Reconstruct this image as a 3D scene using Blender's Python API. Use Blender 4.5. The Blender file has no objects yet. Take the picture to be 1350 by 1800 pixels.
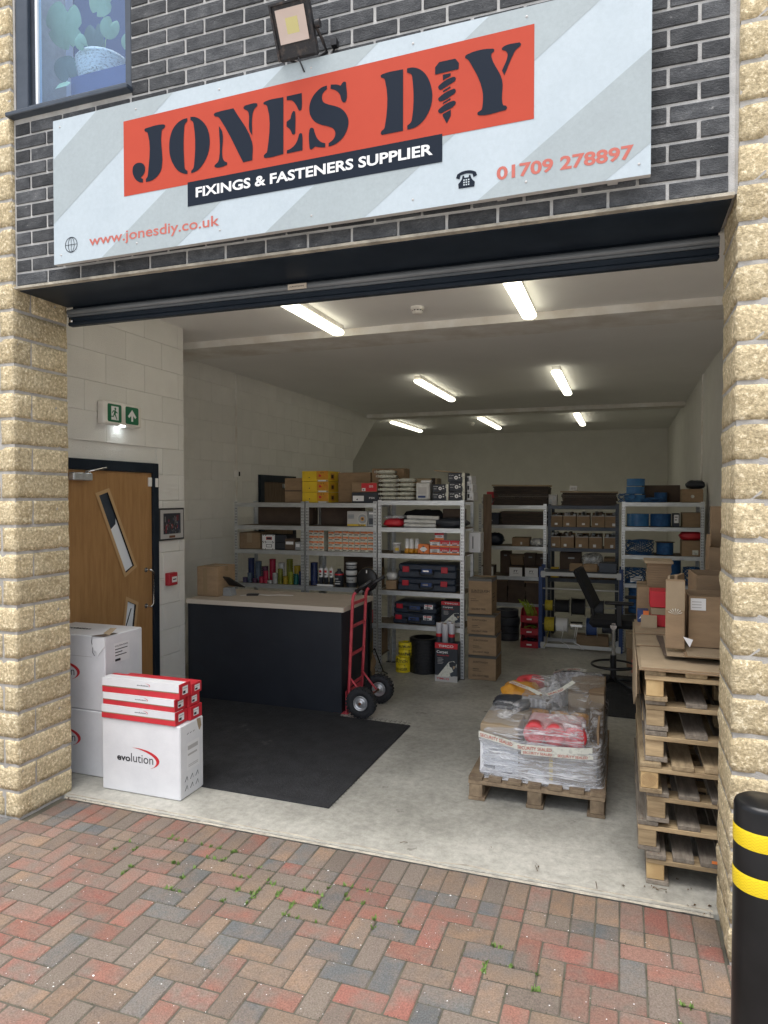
import bpy, bmesh, math, random
from mathutils import Vector, Matrix, noise
random.seed(7)
R = math.radians
PI = math.pi
scn = bpy.context.scene
COL = scn.collection

# ------------------------------------------------------------------ camera, sky, sun, exposure
cam = bpy.data.objects.new('camera', bpy.data.cameras.new('camera'))
COL.objects.link(cam)
cam.location = (0, 0, 1.84)
cam.rotation_euler = (R(90 - 1.337), 0, R(19.285))
cam.data.sensor_fit = 'VERTICAL'
cam.data.sensor_height = 36
cam.data.sensor_width = 27
cam.data.lens = 24.0
cam.data.clip_start = 0.05
cam.data.clip_end = 400
scn.camera = cam

SUN_EL, SUN_AZ = 80.0, 195.0          # overcast: broad soft light from in front of the shop, high up
world = bpy.data.worlds.new('World')
scn.world = world
world.use_nodes = True
wn = world.node_tree
wn.nodes.clear()
sky = wn.nodes.new('ShaderNodeTexSky')
sky.sky_type = 'NISHITA'
sky.sun_disc = False
sky.sun_elevation = R(SUN_EL)
sky.sun_rotation = R(SUN_AZ)
sky.air_density = 1.0
sky.dust_density = 4.0
sky.ozone_density = 1.0
hs = wn.nodes.new('ShaderNodeHueSaturation')
hs.inputs['Saturation'].default_value = 0.42
hs.inputs['Value'].default_value = 1.0
bg = wn.nodes.new('ShaderNodeBackground')
bg.inputs['Strength'].default_value = 0.15
wo = wn.nodes.new('ShaderNodeOutputWorld')
wn.links.new(sky.outputs[0], hs.inputs['Color'])
wn.links.new(hs.outputs[0], bg.inputs['Color'])
wn.links.new(bg.outputs[0], wo.inputs['Surface'])

sl = bpy.data.lights.new('sun', 'SUN')
sl.energy = 1.5
sl.angle = R(50)
sl.color = (1.0, 0.97, 0.93)
sun = bpy.data.objects.new('sun', sl)
COL.objects.link(sun)
_a = R(SUN_AZ)
_d = Vector((math.sin(_a) * math.cos(R(SUN_EL)), math.cos(_a) * math.cos(R(SUN_EL)), math.sin(R(SUN_EL))))
sun.rotation_euler = _d.to_track_quat('Z', 'Y').to_euler()
sun.location = (0, -5, 12)

vs = scn.view_settings
vs.view_transform = 'Standard'
vs.look = 'None'
vs.exposure = 1.20
vs.gamma = 1.0
vs.use_curve_mapping = False
scn.cycles.max_bounces = 10
scn.cycles.diffuse_bounces = 8
scn.cycles.transparent_max_bounces = 12
scn.cycles.sample_clamp_indirect = 6

# ------------------------------------------------------------------ materials
MATS = {}
def mat(name, col, rough=0.6, metal=0.0, col2=None, scale=8.0, detail=4.0, lo=0.35, hi=0.65, bump=0.0, bscale=60.0,
        stretch=(1, 1, 1), rand=0.0, spec=0.5, emit=None, estr=0.0, coat=0.0, ramp=None, bdist=0.01, wear=None, grain=None):
    """Principled material: base colour mixed with a second by noise, a per-object value shift (rand), fine bump."""
    m = bpy.data.materials.new(name)
    m.use_nodes = True
    nt = m.node_tree
    N, L = nt.nodes, nt.links
    b = N['Principled BSDF']
    b.inputs['Roughness'].default_value = rough
    b.inputs['Metallic'].default_value = metal
    b.inputs['Specular IOR Level'].default_value = spec
    b.inputs['Coat Weight'].default_value = coat
    if emit:
        b.inputs['Emission Color'].default_value = (*emit, 1)
        b.inputs['Emission Strength'].default_value = estr
    tc = N.new('ShaderNodeTexCoord')
    mp = N.new('ShaderNodeMapping')
    mp.inputs['Scale'].default_value = stretch
    oi = N.new('ShaderNodeObjectInfo')
    sh = N.new('ShaderNodeVectorMath'); sh.operation = 'MULTIPLY_ADD'
    L.new(oi.outputs['Random'], sh.inputs[0])
    sh.inputs[1].default_value = (37.0, 91.0, 53.0)
    L.new(tc.outputs['Object'], sh.inputs[2])
    L.new(sh.outputs[0], mp.inputs['Vector'])
    out = None
    if ramp:
        cr = N.new('ShaderNodeValToRGB')
        cr.color_ramp.interpolation = 'CONSTANT'
        els = cr.color_ramp.elements
        els[0].position = 0.0; els[0].color = (*ramp[0][1], 1)
        els[1].position = ramp[1][0]; els[1].color = (*ramp[1][1], 1)
        for p_, c_ in ramp[2:]:
            e = els.new(p_); e.color = (*c_, 1)
        L.new(oi.outputs['Random'], cr.inputs[0])
        out = cr.outputs[0]
    if col2 is not None:
        nz = N.new('ShaderNodeTexNoise')
        nz.inputs['Scale'].default_value = scale
        nz.inputs['Detail'].default_value = detail
        nz.inputs['Roughness'].default_value = 0.62
        L.new(mp.outputs[0], nz.inputs['Vector'])
        rg = N.new('ShaderNodeMapRange')
        rg.inputs['From Min'].default_value = lo
        rg.inputs['From Max'].default_value = hi
        L.new(nz.outputs['Fac'], rg.inputs['Value'])
        mx = N.new('ShaderNodeMix'); mx.data_type = 'RGBA'
        L.new(rg.outputs[0], mx.inputs[0])
        if out: L.new(out, mx.inputs[6])
        else: mx.inputs[6].default_value = (*col, 1)
        mx.inputs[7].default_value = (*col2, 1)
        out = mx.outputs[2]
    if wear:                       # (colour, scale, threshold): small specks or scuffs
        wz = N.new('ShaderNodeTexNoise')
        wz.inputs['Scale'].default_value = wear[1]
        wz.inputs['Detail'].default_value = 6
        wz.inputs['Roughness'].default_value = 0.7
        L.new(mp.outputs[0], wz.inputs['Vector'])
        wr = N.new('ShaderNodeMapRange')
        wr.inputs['From Min'].default_value = wear[2]
        wr.inputs['From Max'].default_value = wear[2] + 0.05
        L.new(wz.outputs['Fac'], wr.inputs['Value'])
        wx = N.new('ShaderNodeMix'); wx.data_type = 'RGBA'
        L.new(wr.outputs[0], wx.inputs[0])
        if out: L.new(out, wx.inputs[6])
        else: wx.inputs[6].default_value = (*col, 1)
        wx.inputs[7].default_value = (*wear[0], 1)
        out = wx.outputs[2]
    if grain:
        gz = N.new('ShaderNodeTexNoise')
        gz.inputs['Scale'].default_value = grain[0]
        gz.inputs['Detail'].default_value = 3
        gz.inputs['Roughness'].default_value = 0.75
        L.new(mp.outputs[0], gz.inputs['Vector'])
        gr = N.new('ShaderNodeMapRange')
        gr.inputs['From Min'].default_value = 0.3; gr.inputs['From Max'].default_value = 0.7
        gr.inputs['To Min'].default_value = 1 - grain[1]; gr.inputs['To Max'].default_value = 1 + grain[1]
        L.new(gz.outputs['Fac'], gr.inputs['Value'])
        gh = N.new('ShaderNodeHueSaturation')
        L.new(gr.outputs[0], gh.inputs['Value'])
        if out: L.new(out, gh.inputs['Color'])
        else: gh.inputs['Color'].default_value = (*col, 1)
        out = gh.outputs[0]
    if rand:
        hv = N.new('ShaderNodeHueSaturation')
        mr = N.new('ShaderNodeMapRange')
        mr.inputs['To Min'].default_value = 1 - rand
        mr.inputs['To Max'].default_value = 1 + rand
        ml = N.new('ShaderNodeMath'); ml.operation = 'MULTIPLY'; ml.inputs[1].default_value = 7.31
        fr = N.new('ShaderNodeMath'); fr.operation = 'FRACT'
        L.new(oi.outputs['Random'], ml.inputs[0]); L.new(ml.outputs[0], fr.inputs[0]); L.new(fr.outputs[0], mr.inputs['Value'])
        L.new(mr.outputs[0], hv.inputs['Value'])
        if out: L.new(out, hv.inputs['Color'])
        else: hv.inputs['Color'].default_value = (*col, 1)
        out = hv.outputs[0]
    if out: L.new(out, b.inputs['Base Color'])
    else: b.inputs['Base Color'].default_value = (*col, 1)
    if bump:
        bz = N.new('ShaderNodeTexNoise')
        bz.inputs['Scale'].default_value = bscale
        bz.inputs['Detail'].default_value = 5
        bz.inputs['Roughness'].default_value = 0.65
        L.new(mp.outputs[0], bz.inputs['Vector'])
        bp = N.new('ShaderNodeBump')
        bp.inputs['Strength'].default_value = bump
        bp.inputs['Distance'].default_value = bdist
        L.new(bz.outputs['Fac'], bp.inputs['Height'])
        L.new(bp.outputs[0], b.inputs['Normal'])
    MATS[name] = m
    return m

mat('stone', (0.63, 0.53, 0.345), 0.95, col2=(0.53, 0.425, 0.255), scale=9, lo=.3, hi=.7, bump=1.0, bscale=70, rand=0.11, grain=(60, .42), bdist=0.016, spec=.2,
    wear=((0.68, 0.60, 0.43), 60, 0.56))
mat('stone_side', (0.56, 0.47, 0.31), 0.92, col2=(0.42, 0.34, 0.21), scale=9, bump=0.8, bscale=45, rand=0.08, bdist=0.015)
mat('mortar_grey', (0.44, 0.42, 0.385), 0.95, col2=(0.34, 0.325, 0.30), scale=14, bump=0.5, bscale=150)
mat('mortar_light', (0.52, 0.515, 0.50), 0.95, col2=(0.38, 0.375, 0.365), scale=10, bump=0.5, bscale=150)
mat('black_brick', (0.052, 0.055, 0.060), 0.9, col2=(0.105, 0.109, 0.114), scale=13, lo=.38, hi=.72, bump=0.9, bscale=90, rand=0.32, spec=.25, grain=(120, .28),
    wear=((0.24, 0.24, 0.24), 26, 0.655), stretch=(1, 1, 1.8))
mat('concrete', (0.41, 0.40, 0.355), 0.5, grain=(24, .20), col2=(0.235, 0.23, 0.20), scale=1.6, detail=12, lo=.38, hi=.68, bump=0.35, bscale=30,
    wear=((0.17, 0.16, 0.14), 6.0, 0.64))
mat('fillet', (0.46, 0.42, 0.34), 0.9, col2=(0.25, 0.23, 0.19), scale=12, bump=0.8, bscale=60)
mat('wall_paint', (0.78, 0.77, 0.73), 0.85, col2=(0.73, 0.72, 0.68), scale=3, bump=0.6, bscale=130, rand=0.025)
mat('ceiling_paint', (0.86, 0.855, 0.84), 0.8, col2=(0.83, 0.825, 0.81), scale=2, bump=0.15, bscale=200)
mat('white_paint', (0.86, 0.855, 0.83), 0.7, col2=(0.68, 0.64, 0.58), scale=3)
mat('navy_metal', (0.010, 0.016, 0.026), 0.45, col2=(0.016, 0.024, 0.036), scale=5, spec=.2)
mat('navy_frame', (0.030, 0.042, 0.060), 0.45, col2=(0.045, 0.058, 0.078), scale=7)
mat('shutter_grey', (0.105, 0.120, 0.135), 0.4, 0.1, col2=(0.15, 0.165, 0.18), scale=3, stretch=(1, 6, 6))
mat('rail_grey', (0.26, 0.28, 0.30), 0.4, 0.2, col2=(0.36, 0.38, 0.39), scale=3, stretch=(1, 6, 6))
mat('galvanised', (0.66, 0.68, 0.69), 0.36, 0.55, col2=(0.50, 0.52, 0.53), scale=7, stretch=(1, 5, 5), bump=0.1, bscale=60)
mat('rack_dark', (0.045, 0.055, 0.07), 0.45, 0.5, col2=(0.07, 0.08, 0.10), scale=6)
mat('slot', (0.01, 0.01, 0.012), 0.9)
mat('shelf_board', (0.24, 0.19, 0.13), 0.85, col2=(0.17, 0.13, 0.09), scale=9)
mat('sign_white', (0.445, 0.51, 0.55), 0.55, spec=.3, grain=(60, .04), col2=(0.42, 0.485, 0.525), scale=5, wear=((0.50, 0.52, 0.52), 9, 0.71))
mat('sign_grey', (0.345, 0.395, 0.41), 0.55, spec=.3, grain=(60, .05), col2=(0.325, 0.37, 0.385), scale=5)
mat('sign_orange', (0.45, 0.066, 0.038), 0.6, spec=.12, col2=(0.42, 0.060, 0.035), scale=3)
mat('sign_navy', (0.011, 0.017, 0.029), 0.65, spec=.12)
mat('sign_red_text', (0.46, 0.115, 0.085), 0.5)
mat('print_white', (0.76, 0.76, 0.76), 0.5)
mat('print_black', (0.02, 0.02, 0.024), 0.6)
mat('print_brown', (0.035, 0.025, 0.02), 0.8)
mat('print_red', (0.55, 0.02, 0.03), 0.5)
mat('panel_edge', (0.45, 0.44, 0.43), 0.5)
mat('carton', (0.315, 0.215, 0.125), 0.85, col2=(0.25, 0.17, 0.10), scale=6, stretch=(1, 1, 3), rand=0.12, bump=0.15, bscale=90,
    wear=((0.22, 0.14, 0.08), 7, 0.70))
mat('carton_pale', (0.37, 0.285, 0.185), 0.85, col2=(0.31, 0.235, 0.15), scale=5, rand=0.1, bump=0.15, bscale=90)
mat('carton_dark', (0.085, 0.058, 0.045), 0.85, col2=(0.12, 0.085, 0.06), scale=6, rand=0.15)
mat('carton_edge', (0.05, 0.042, 0.04), 0.9, col2=(0.16, 0.11, 0.07), scale=40, stretch=(.2, .2, 9), lo=.45, hi=.8)
mat('tape_clear', (0.30, 0.22, 0.13), 0.25, spec=.6)
mat('tape_dark', (0.05, 0.05, 0.045), 0.3)
mat('white_card', (0.73, 0.735, 0.745), 0.6, col2=(0.65, 0.655, 0.67), scale=4, rand=0.03, bump=0.12, bscale=50,
    wear=((0.48, 0.48, 0.48), 9, 0.70))
mat('red_card', (0.60, 0.025, 0.04), 0.5, col2=(0.48, 0.02, 0.03), scale=6)
mat('yellow_card', (0.72, 0.50, 0.02), 0.5, col2=(0.62, 0.42, 0.02), scale=4, rand=0.05)
mat('orange_card', (0.72, 0.20, 0.05), 0.5)
mat('black_card', (0.018, 0.022, 0.032), 0.5, col2=(0.03, 0.035, 0.045), scale=8)
mat('navy_plastic', (0.014, 0.022, 0.040), 0.45, col2=(0.022, 0.032, 0.052), scale=12)
mat('black_rubber', (0.011, 0.012, 0.014), 0.75, wear=((.05, .05, .05), 3, .62), col2=(0.024, 0.025, 0.028), scale=10, bump=0.5, bscale=90)
mat('black_plastic', (0.012, 0.012, 0.014), 0.4)
mat('black_fabric', (0.012, 0.012, 0.014), 0.95)
mat('counter_black', (0.010, 0.013, 0.020), 0.5, col2=(0.015, 0.019, 0.027), scale=3)
mat('counter_top', (0.46, 0.40, 0.33), 0.5, col2=(0.38, 0.32, 0.26), scale=7, stretch=(1, 8, 1))
mat('counter_edge', (0.56, 0.50, 0.42), 0.5)
mat('red_paint', (0.60, 0.085, 0.11), 0.42, col2=(0.44, 0.04, 0.055), scale=9)
mat('rim_metal', (0.55, 0.56, 0.57), 0.3, 0.7)
mat('rust', (0.15, 0.06, 0.03), 0.8)
mat('oak', (0.42, 0.235, 0.095), 0.42, col2=(0.33, 0.175, 0.065), scale=5, stretch=(6, 6, .7), detail=6)
mat('oak_trim', (0.52, 0.34, 0.17), 0.5)
mat('chrome', (0.70, 0.70, 0.70), 0.2, 1.0)
mat('wood', (0.47, 0.35, 0.20), 0.85, col2=(0.30, 0.215, 0.12), scale=7, stretch=(1, 7, 7), rand=0.20, bump=0.3, bscale=70,
    wear=((0.12, 0.085, 0.05), 11, 0.69))
mat('wood_side', (0.42, 0.32, 0.19), 0.85, col2=(0.26, 0.19, 0.11), scale=7, stretch=(7, 1, 7), rand=0.28, bump=0.3, bscale=70,
    wear=((0.10, 0.075, 0.05), 11, 0.66))
mat('wood_brown', (0.27, 0.20, 0.125), 0.85, col2=(0.155, 0.11, 0.07), scale=9, stretch=(2, 2, 2), rand=0.18, bump=0.3, bscale=70, wear=((0.05, 0.035, 0.025), 40, 0.68))
mat('wood_new', (0.58, 0.42, 0.21), 0.85, col2=(0.42, 0.28, 0.13), scale=9, rand=0.12, bump=0.2, bscale=80)
mat('wood_grey', (0.26, 0.225, 0.18), 0.9, col2=(0.15, 0.125, 0.10), scale=7, stretch=(7, 1, 7), rand=0.2, bump=0.3, bscale=70)
mat('timber_dark', (0.105, 0.07, 0.045), 0.85, col2=(0.16, 0.11, 0.07), scale=6, stretch=(6, 6, .8))
mat('blue_rope', (0.025, 0.12, 0.30), 0.6, col2=(0.015, 0.07, 0.20), scale=30, bump=0.5, bscale=120)
mat('blue_film', (0.03, 0.13, 0.32), 0.2, col2=(0.06, 0.2, 0.42), scale=9)
mat('frame_blue', (0.018, 0.05, 0.17), 0.45)
mat('frame_white', (0.55, 0.56, 0.56), 0.45)
mat('yellow_reel', (0.55, 0.43, 0.03), 0.5, col2=(0.40, 0.31, 0.02), scale=30)
mat('yellow_tape', (0.78, 0.62, 0.02), 0.4, wear=((0.03, 0.03, 0.02), 16, 0.56))
mat('black_coil', (0.010, 0.011, 0.014), 0.35, bump=0.6, bscale=60, stretch=(1, 1, 6))
mat('dark_reel', (0.02, 0.024, 0.035), 0.5, col2=(0.05, 0.055, 0.07), scale=10)
mat('green_wire', (0.30, 0.40, 0.04), 0.6)
mat('red_plastic', (0.42, 0.015, 0.03), 0.4)
mat('green_sign', (0.006, 0.14, 0.06), 0.4)
mat('led', (1, 1, 1), 0.5, emit=(0.85, 0.95, 1.0), estr=22)
mat('tube_light', (0.95, 0.93, 0.80), 0.5, emit=(1.0, 0.96, 0.78), estr=2.0)
mat('flood_lens', (0.52, 0.42, 0.37), 0.35, coat=0.5)
mat('flood_led', (0.55, 0.50, 0.22), 0.5)
mat('flood_body', (0.014, 0.014, 0.017), 0.6, col2=(0.075, 0.055, 0.045), scale=28, lo=.5, hi=.7, bump=0.4, bscale=80)
mat('bollard_black', (0.004, 0.0045, 0.005), 0.30, col2=(0.009, 0.009, 0.010), scale=6, spec=.28, wear=((0.09, 0.09, 0.09), 22, 0.69))
mat('reflective_yellow', (0.78, 0.58, 0.01), 0.45)
mat('reflective_seam', (0.58, 0.40, 0.01), 0.5)
mat('leaf', (0.24, 0.38, 0.22), 0.5, col2=(0.32, 0.46, 0.28), scale=6)
mat('leaf_dark', (0.09, 0.15, 0.12), 0.5)
mat('weave', (0.88, 0.87, 0.80), 0.8, col2=(0.20, 0.19, 0.17), scale=60, stretch=(1, 1, 2), lo=.5, hi=.68, bump=0.6, bscale=90)
mat('room_navy', (0.04, 0.07, 0.19), 0.8)
mat('room_pale', (0.80, 0.84, 0.88), 0.8)
mat('weed', (0.13, 0.22, 0.05), 0.8, col2=(0.14, 0.22, 0.05), scale=20)
mat('moss', (0.07, 0.085, 0.03), 0.95, col2=(0.035, 0.03, 0.02), scale=30)
mat('dead_leaf', (0.10, 0.06, 0.03), 0.9)
mat('joint_sand', (0.060, 0.056, 0.042), 0.97, col2=(0.10, 0.092, 0.068), scale=12, bump=0.5, bscale=120)
mat('outer_paver', (0.28, 0.22, 0.175), 0.9, col2=(0.21, 0.19, 0.165), scale=3)
mat('ground_far', (0.50, 0.48, 0.44), 0.9, col2=(0.42, 0.40, 0.37), scale=3)  # unseen forecourt ground, toned pale to bounce light up into the shop
PAVE = [(0.0, (0.258, 0.130, 0.100)), (0.16, (0.232, 0.170, 0.125)), (0.32, (0.145, 0.146, 0.140)), (0.43, (0.245, 0.142, 0.112)),
        (0.58, (0.200, 0.168, 0.138)), (0.72, (0.265, 0.182, 0.125)), (0.83, (0.130, 0.135, 0.136)), (0.91, (0.268, 0.120, 0.095))]
mat('paver', (0.2, 0.15, 0.1), 0.95, col2=(0.190, 0.155, 0.130), scale=6.0, detail=4, lo=.38, hi=.64, bump=1.0, bscale=180, ramp=PAVE, rand=0.12, spec=.2,
    wear=((0.50, 0.47, 0.43), 120, 0.685), grain=(150, .34))
mat('silver_bag', (0.62, 0.62, 0.60), 0.4, col2=(0.45, 0.45, 0.43), scale=10)
mat('glove_white', (0.66, 0.66, 0.58), 0.8, col2=(0.40, 0.40, 0.35), scale=45, lo=.5, hi=.7)
mat('film_roll', (0.60, 0.60, 0.64), 0.35)
mat('amber', (0.62, 0.30, 0.02), 0.4, col2=(0.5, 0.2, 0.02), scale=20)
mat('tape_roll_red', (0.62, 0.05, 0.06), 0.35)
mat('pink_pack', (0.62, 0.22, 0.22), 0.5, col2=(0.72, 0.5, 0.5), scale=18)
mat('cork', (0.30, 0.20, 0.11), 0.8)
for nm, c in (('navy', (.02, .035, .12)), ('grey_blue', (.10, .14, .20)), ('plum', (.10, .03, .08)), ('crimson', (.42, .02, .06)), ('white', (.55, .56, .55)),
              ('olive', (.20, .22, .03)), ('mustard', (.45, .33, .03)), ('teal', (.01, .12, .11)), ('purple', (.09, .07, .16)), ('lime', (.30, .34, .03))):
    mat('sleeve_' + nm, c, 0.25, col2=tuple(x * .6 for x in c), scale=12)

def glassy(name, tint, fac, rough=0.02, dens=None):
    """see-through sheet: part transparent, part mirror, optional milky streaks that paint in wrinkle highlights"""
    m = bpy.data.materials.new(name); m.use_nodes = True
    nt = m.node_tree; N, L = nt.nodes, nt.links
    N.clear()
    o = N.new('ShaderNodeOutputMaterial')
    t = N.new('ShaderNodeBsdfTransparent'); t.inputs[0].default_value = (*tint, 1)
    g = N.new('ShaderNodeBsdfGlossy'); g.inputs['Roughness'].default_value = rough
    g.inputs['Color'].default_value = (0.9, 0.95, 1, 1)
    x = N.new('ShaderNodeMixShader'); x.inputs[0].default_value = fac
    L.new(t.outputs[0], x.inputs[1]); L.new(g.outputs[0], x.inputs[2])
    if dens:  # milky streaks, also painting bright highlights along the wrinkles
        tc = N.new('ShaderNodeTexCoord'); mp = N.new('ShaderNodeMapping')
        mp.inputs['Scale'].default_value = dens['stretch']
        mp.inputs['Rotation'].default_value = dens.get('rot', (0, 0, 0))
        nz = N.new('ShaderNodeTexNoise'); nz.inputs['Scale'].default_value = dens['scale']
        nz.inputs['Detail'].default_value = 7; nz.inputs['Roughness'].default_value = 0.7
        nz.inputs['Distortion'].default_value = 0.6
        L.new(tc.outputs['Object'], mp.inputs[0]); L.new(mp.outputs[0], nz.inputs['Vector'])
        rg = N.new('ShaderNodeMapRange')
        rg.inputs['From Min'].default_value = dens['lo']; rg.inputs['From Max'].default_value = dens['hi']
        rg.inputs['To Max'].default_value = dens['max']
        rg.inputs['To Min'].default_value = dens.get('min', 0)
        L.new(nz.outputs['Fac'], rg.inputs['Value'])
        d = N.new('ShaderNodeBsdfPrincipled'); d.inputs['Base Color'].default_value = (.88, .89, .91, 1); d.inputs['Roughness'].default_value = 0.25
        x2 = N.new('ShaderNodeMixShader')
        L.new(rg.outputs[0], x2.inputs[0]); L.new(x.outputs[0], x2.inputs[1]); L.new(d.outputs[0], x2.inputs[2])
        bp = N.new('ShaderNodeBump'); bp.inputs['Strength'].default_value = 0.9; bp.inputs['Distance'].default_value = 0.02
        L.new(nz.outputs['Fac'], bp.inputs['Height'])
        L.new(bp.outputs[0], g.inputs['Normal']); L.new(bp.outputs[0], d.inputs['Normal'])
        L.new(x2.outputs[0], o.inputs[0])
    else:
        L.new(x.outputs[0], o.inputs[0])
    MATS[name] = m
    return m
glassy('window_glass', (0.80, 0.90, 1.0), 0.085)
glassy('door_glass', (0.75, 0.8, 0.85), 0.2)
glassy('stretch_film', (0.97, 0.98, 1.0), 0.13, 0.22, dict(stretch=(1.2, 1.2, 11), scale=4.2, lo=.50, hi=.66, max=.88, min=.10, rot=(0.10, 0.16, 0)))
glassy('stretch_film_dense', (0.97, 0.98, 1.0), 0.20, 0.15, dict(stretch=(1.0, 1.0, 12), scale=5.0, lo=.47, hi=.62, max=.9, min=.10, rot=(-0.12, 0.2, 0)))
glassy('poly_bag', (0.95, 0.96, 1.0), 0.2, 0.15, dict(stretch=(3, 3, 3), scale=6, lo=.42, hi=.72, max=.8, min=.14))

# ------------------------------------------------------------------ mesh building
class MB:
    """collects shapes, each face with a material name, and links them as ONE mesh object"""
    def __init__(s):
        s.v = []; s.f = []; s.m = []; s.names = []; s.smooth = []
    def mi(s, name):
        if name not in s.names: s.names.append(name)
        return s.names.index(name)
    def add(s, vs_, fs, m, M=None, smooth=False):
        k = len(s.v)
        if M is not None: vs_ = [M @ Vector(p) for p in vs_]
        s.v += [tuple(p) for p in vs_]
        i = s.mi(m)
        for f in fs:
            s.f.append(tuple(a + k for a in f)); s.m.append(i); s.smooth.append(smooth)
        return s
    def box(s, x0, x1, y0, y1, z0, z1, m, bev=0.0, M=None):
        if bev <= 0:
            v = [(x0, y0, z0), (x1, y0, z0), (x1, y1, z0), (x0, y1, z0), (x0, y0, z1), (x1, y0, z1), (x1, y1, z1), (x0, y1, z1)]
            f = [(0, 3, 2, 1), (4, 5, 6, 7), (0, 1, 5, 4), (1, 2, 6, 5), (2, 3, 7, 6), (3, 0, 4, 7)]
            return s.add(v, f, m, M)
        b = bev; X = (x0, x1); Y = (y0, y1); Z = (z0, z1)
        v = []; idx = {}
        for i in (0, 1):
            for j in (0, 1):
                for k in (0, 1):
                    sx, sy, sz = (1 - 2 * i), (1 - 2 * j), (1 - 2 * k)
                    for a in range(3):
                        p = [X[i] + sx * b, Y[j] + sy * b, Z[k] + sz * b]
                        p[a] = (X[i], Y[j], Z[k])[a]
                        idx[i, j, k, a] = len(v); v.append(tuple(p))
        f = []
        for i in (0, 1):
            q = [idx[i, 0, 0, 0], idx[i, 1, 0, 0], idx[i, 1, 1, 0], idx[i, 0, 1, 0]]; f.append(tuple(q if i else q[::-1]))
            q = [idx[0, i, 0, 1], idx[0, i, 1, 1], idx[1, i, 1, 1], idx[1, i, 0, 1]]; f.append(tuple(q if i else q[::-1]))
            q = [idx[0, 0, i, 2], idx[1, 0, i, 2], idx[1, 1, i, 2], idx[0, 1, i, 2]]; f.append(tuple(q if i else q[::-1]))
            for j in (0, 1):
                q = [idx[i, j, 0, 0], idx[i, j, 1, 0], idx[i, j, 1, 1], idx[i, j, 0, 1]]; f.append(tuple(q if i != j else q[::-1]))
                q = [idx[i, 0, j, 0], idx[i, 0, j, 2], idx[i, 1, j, 2], idx[i, 1, j, 0]]; f.append(tuple(q if i != j else q[::-1]))
                q = [idx[0, i, j, 1], idx[1, i, j, 1], idx[1, i, j, 2], idx[0, i, j, 2]]; f.append(tuple(q if i != j else q[::-1]))
                for k in (0, 1):
                    q = [idx[i, j, k, 0], idx[i, j, k, 1], idx[i, j, k, 2]]; f.append(tuple(q if (i + j + k) % 2 else q[::-1]))
        return s.add(v, f, m, M)
    def prism(s, pts, d0, d1, m, axis='y', M=None, side=None):
        """pts outline in the plane across the axis, extruded from d0 to d1"""
        def P3(a, b, d): return {'y': (a, d, b), 'x': (d, a, b), 'z': (a, b, d)}[axis]
        n = len(pts)
        v = [P3(a, b, d0) for a, b in pts] + [P3(a, b, d1) for a, b in pts]
        area = sum(pts[i][0] * pts[(i + 1) % n][1] - pts[(i + 1) % n][0] * pts[i][1] for i in range(n))
        flip = (area < 0) != (axis == 'y')
        a = tuple(range(n)); b = tuple(range(2 * n - 1, n - 1, -1))
        if not flip: a, b = a[::-1], b[::-1]
        sd = [(i, (i + 1) % n, n + (i + 1) % n, n + i) for i in range(n)]
        if flip: sd = [q[::-1] for q in sd]
        s.add(v, [a, b], m, M)
        k = len(s.v) - 2 * n
        i_ = s.mi(side or m)
        for q in sd:
            s.f.append(tuple(x + k for x in q)); s.m.append(i_); s.smooth.append(False)
        return s
    def lathe(s, prof, c, m, seg=20, axis='z', M=None, smooth=True, a0=0.0, a1=2 * PI):
        """prof: list of (radius, height) along the axis"""
        full = abs(a1 - a0 - 2 * PI) < 1e-6
        n = seg if full else seg + 1
        v = []
        for r, h in prof:
            for i in range(n):
                a = a0 + (a1 - a0) * i / seg
                p = (r * math.cos(a), r * math.sin(a), h)
                if axis == 'y': p = (p[0], h, p[1])
                elif axis == 'x': p = (h, p[0], p[1])
                v.append((p[0] + c[0], p[1] + c[1], p[2] + c[2]))
        f = []
        for j in range(len(prof) - 1):
            for i in range(seg):
                i2 = (i + 1) % n
                q = (j * n + i, j * n + i2, (j + 1) * n + i2, (j + 1) * n + i)
                f.append(q if axis != 'y' else q[::-1])
        return s.add(v, f, m, M, smooth)
    def cyl(s, c, r, h, m, seg=20, axis='z', M=None, r2=None):
        r2 = r if r2 is None else r2
        s.lathe([(r, 0), (r2, h)], c, m, seg, axis, M)
        s.lathe([(0.0001, 0), (r, 0)], c, m, seg, axis, M, False)
        s.lathe([(r2, h), (0.0001, h)], c, m, seg, axis, M, False)
        return s
    def tube(s, pts, r, m, seg=8, closed=False, M=None):
        pts = [Vector(p) for p in pts]; n = len(pts); v = []; up = Vector((0, 0, 1))
        for i, p in enumerate(pts):
            if closed: t = pts[(i + 1) % n] - pts[i - 1]
            else: t = pts[min(i + 1, n - 1)] - pts[max(i - 1, 0)]
            if t.length < 1e-9: t = Vector((0, 0, 1))
            t.normalize()
            u = t.cross(up)
            if u.length < 1e-3: u = t.cross(Vector((1, 0, 0)))
            u.normalize(); w = t.cross(u)
            for k in range(seg):
                a = 2 * PI * k / seg
                v.append(p + (u * math.cos(a) + w * math.sin(a)) * r)
        f = []
        for i in range(n if closed else n - 1):
            for k in range(seg):
                f.append((i * seg + k, ((i + 1) % n) * seg + k, ((i + 1) % n) * seg + (k + 1) % seg, i * seg + (k + 1) % seg))
        if not closed:
            f.append(tuple(range(seg))); f.append(tuple(range(n * seg - 1, (n - 1) * seg - 1, -1)))
        return s.add(v, f, m, M, True)
    def mesh(s, name):
        me = bpy.data.meshes.new(name)
        me.from_pydata(s.v, [], s.f)
        for n in s.names: me.materials.append(MATS[n])
        me.polygons.foreach_set('material_index', s.m)
        me.polygons.foreach_set('use_smooth', s.smooth)
        me.update()
        return me
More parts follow.
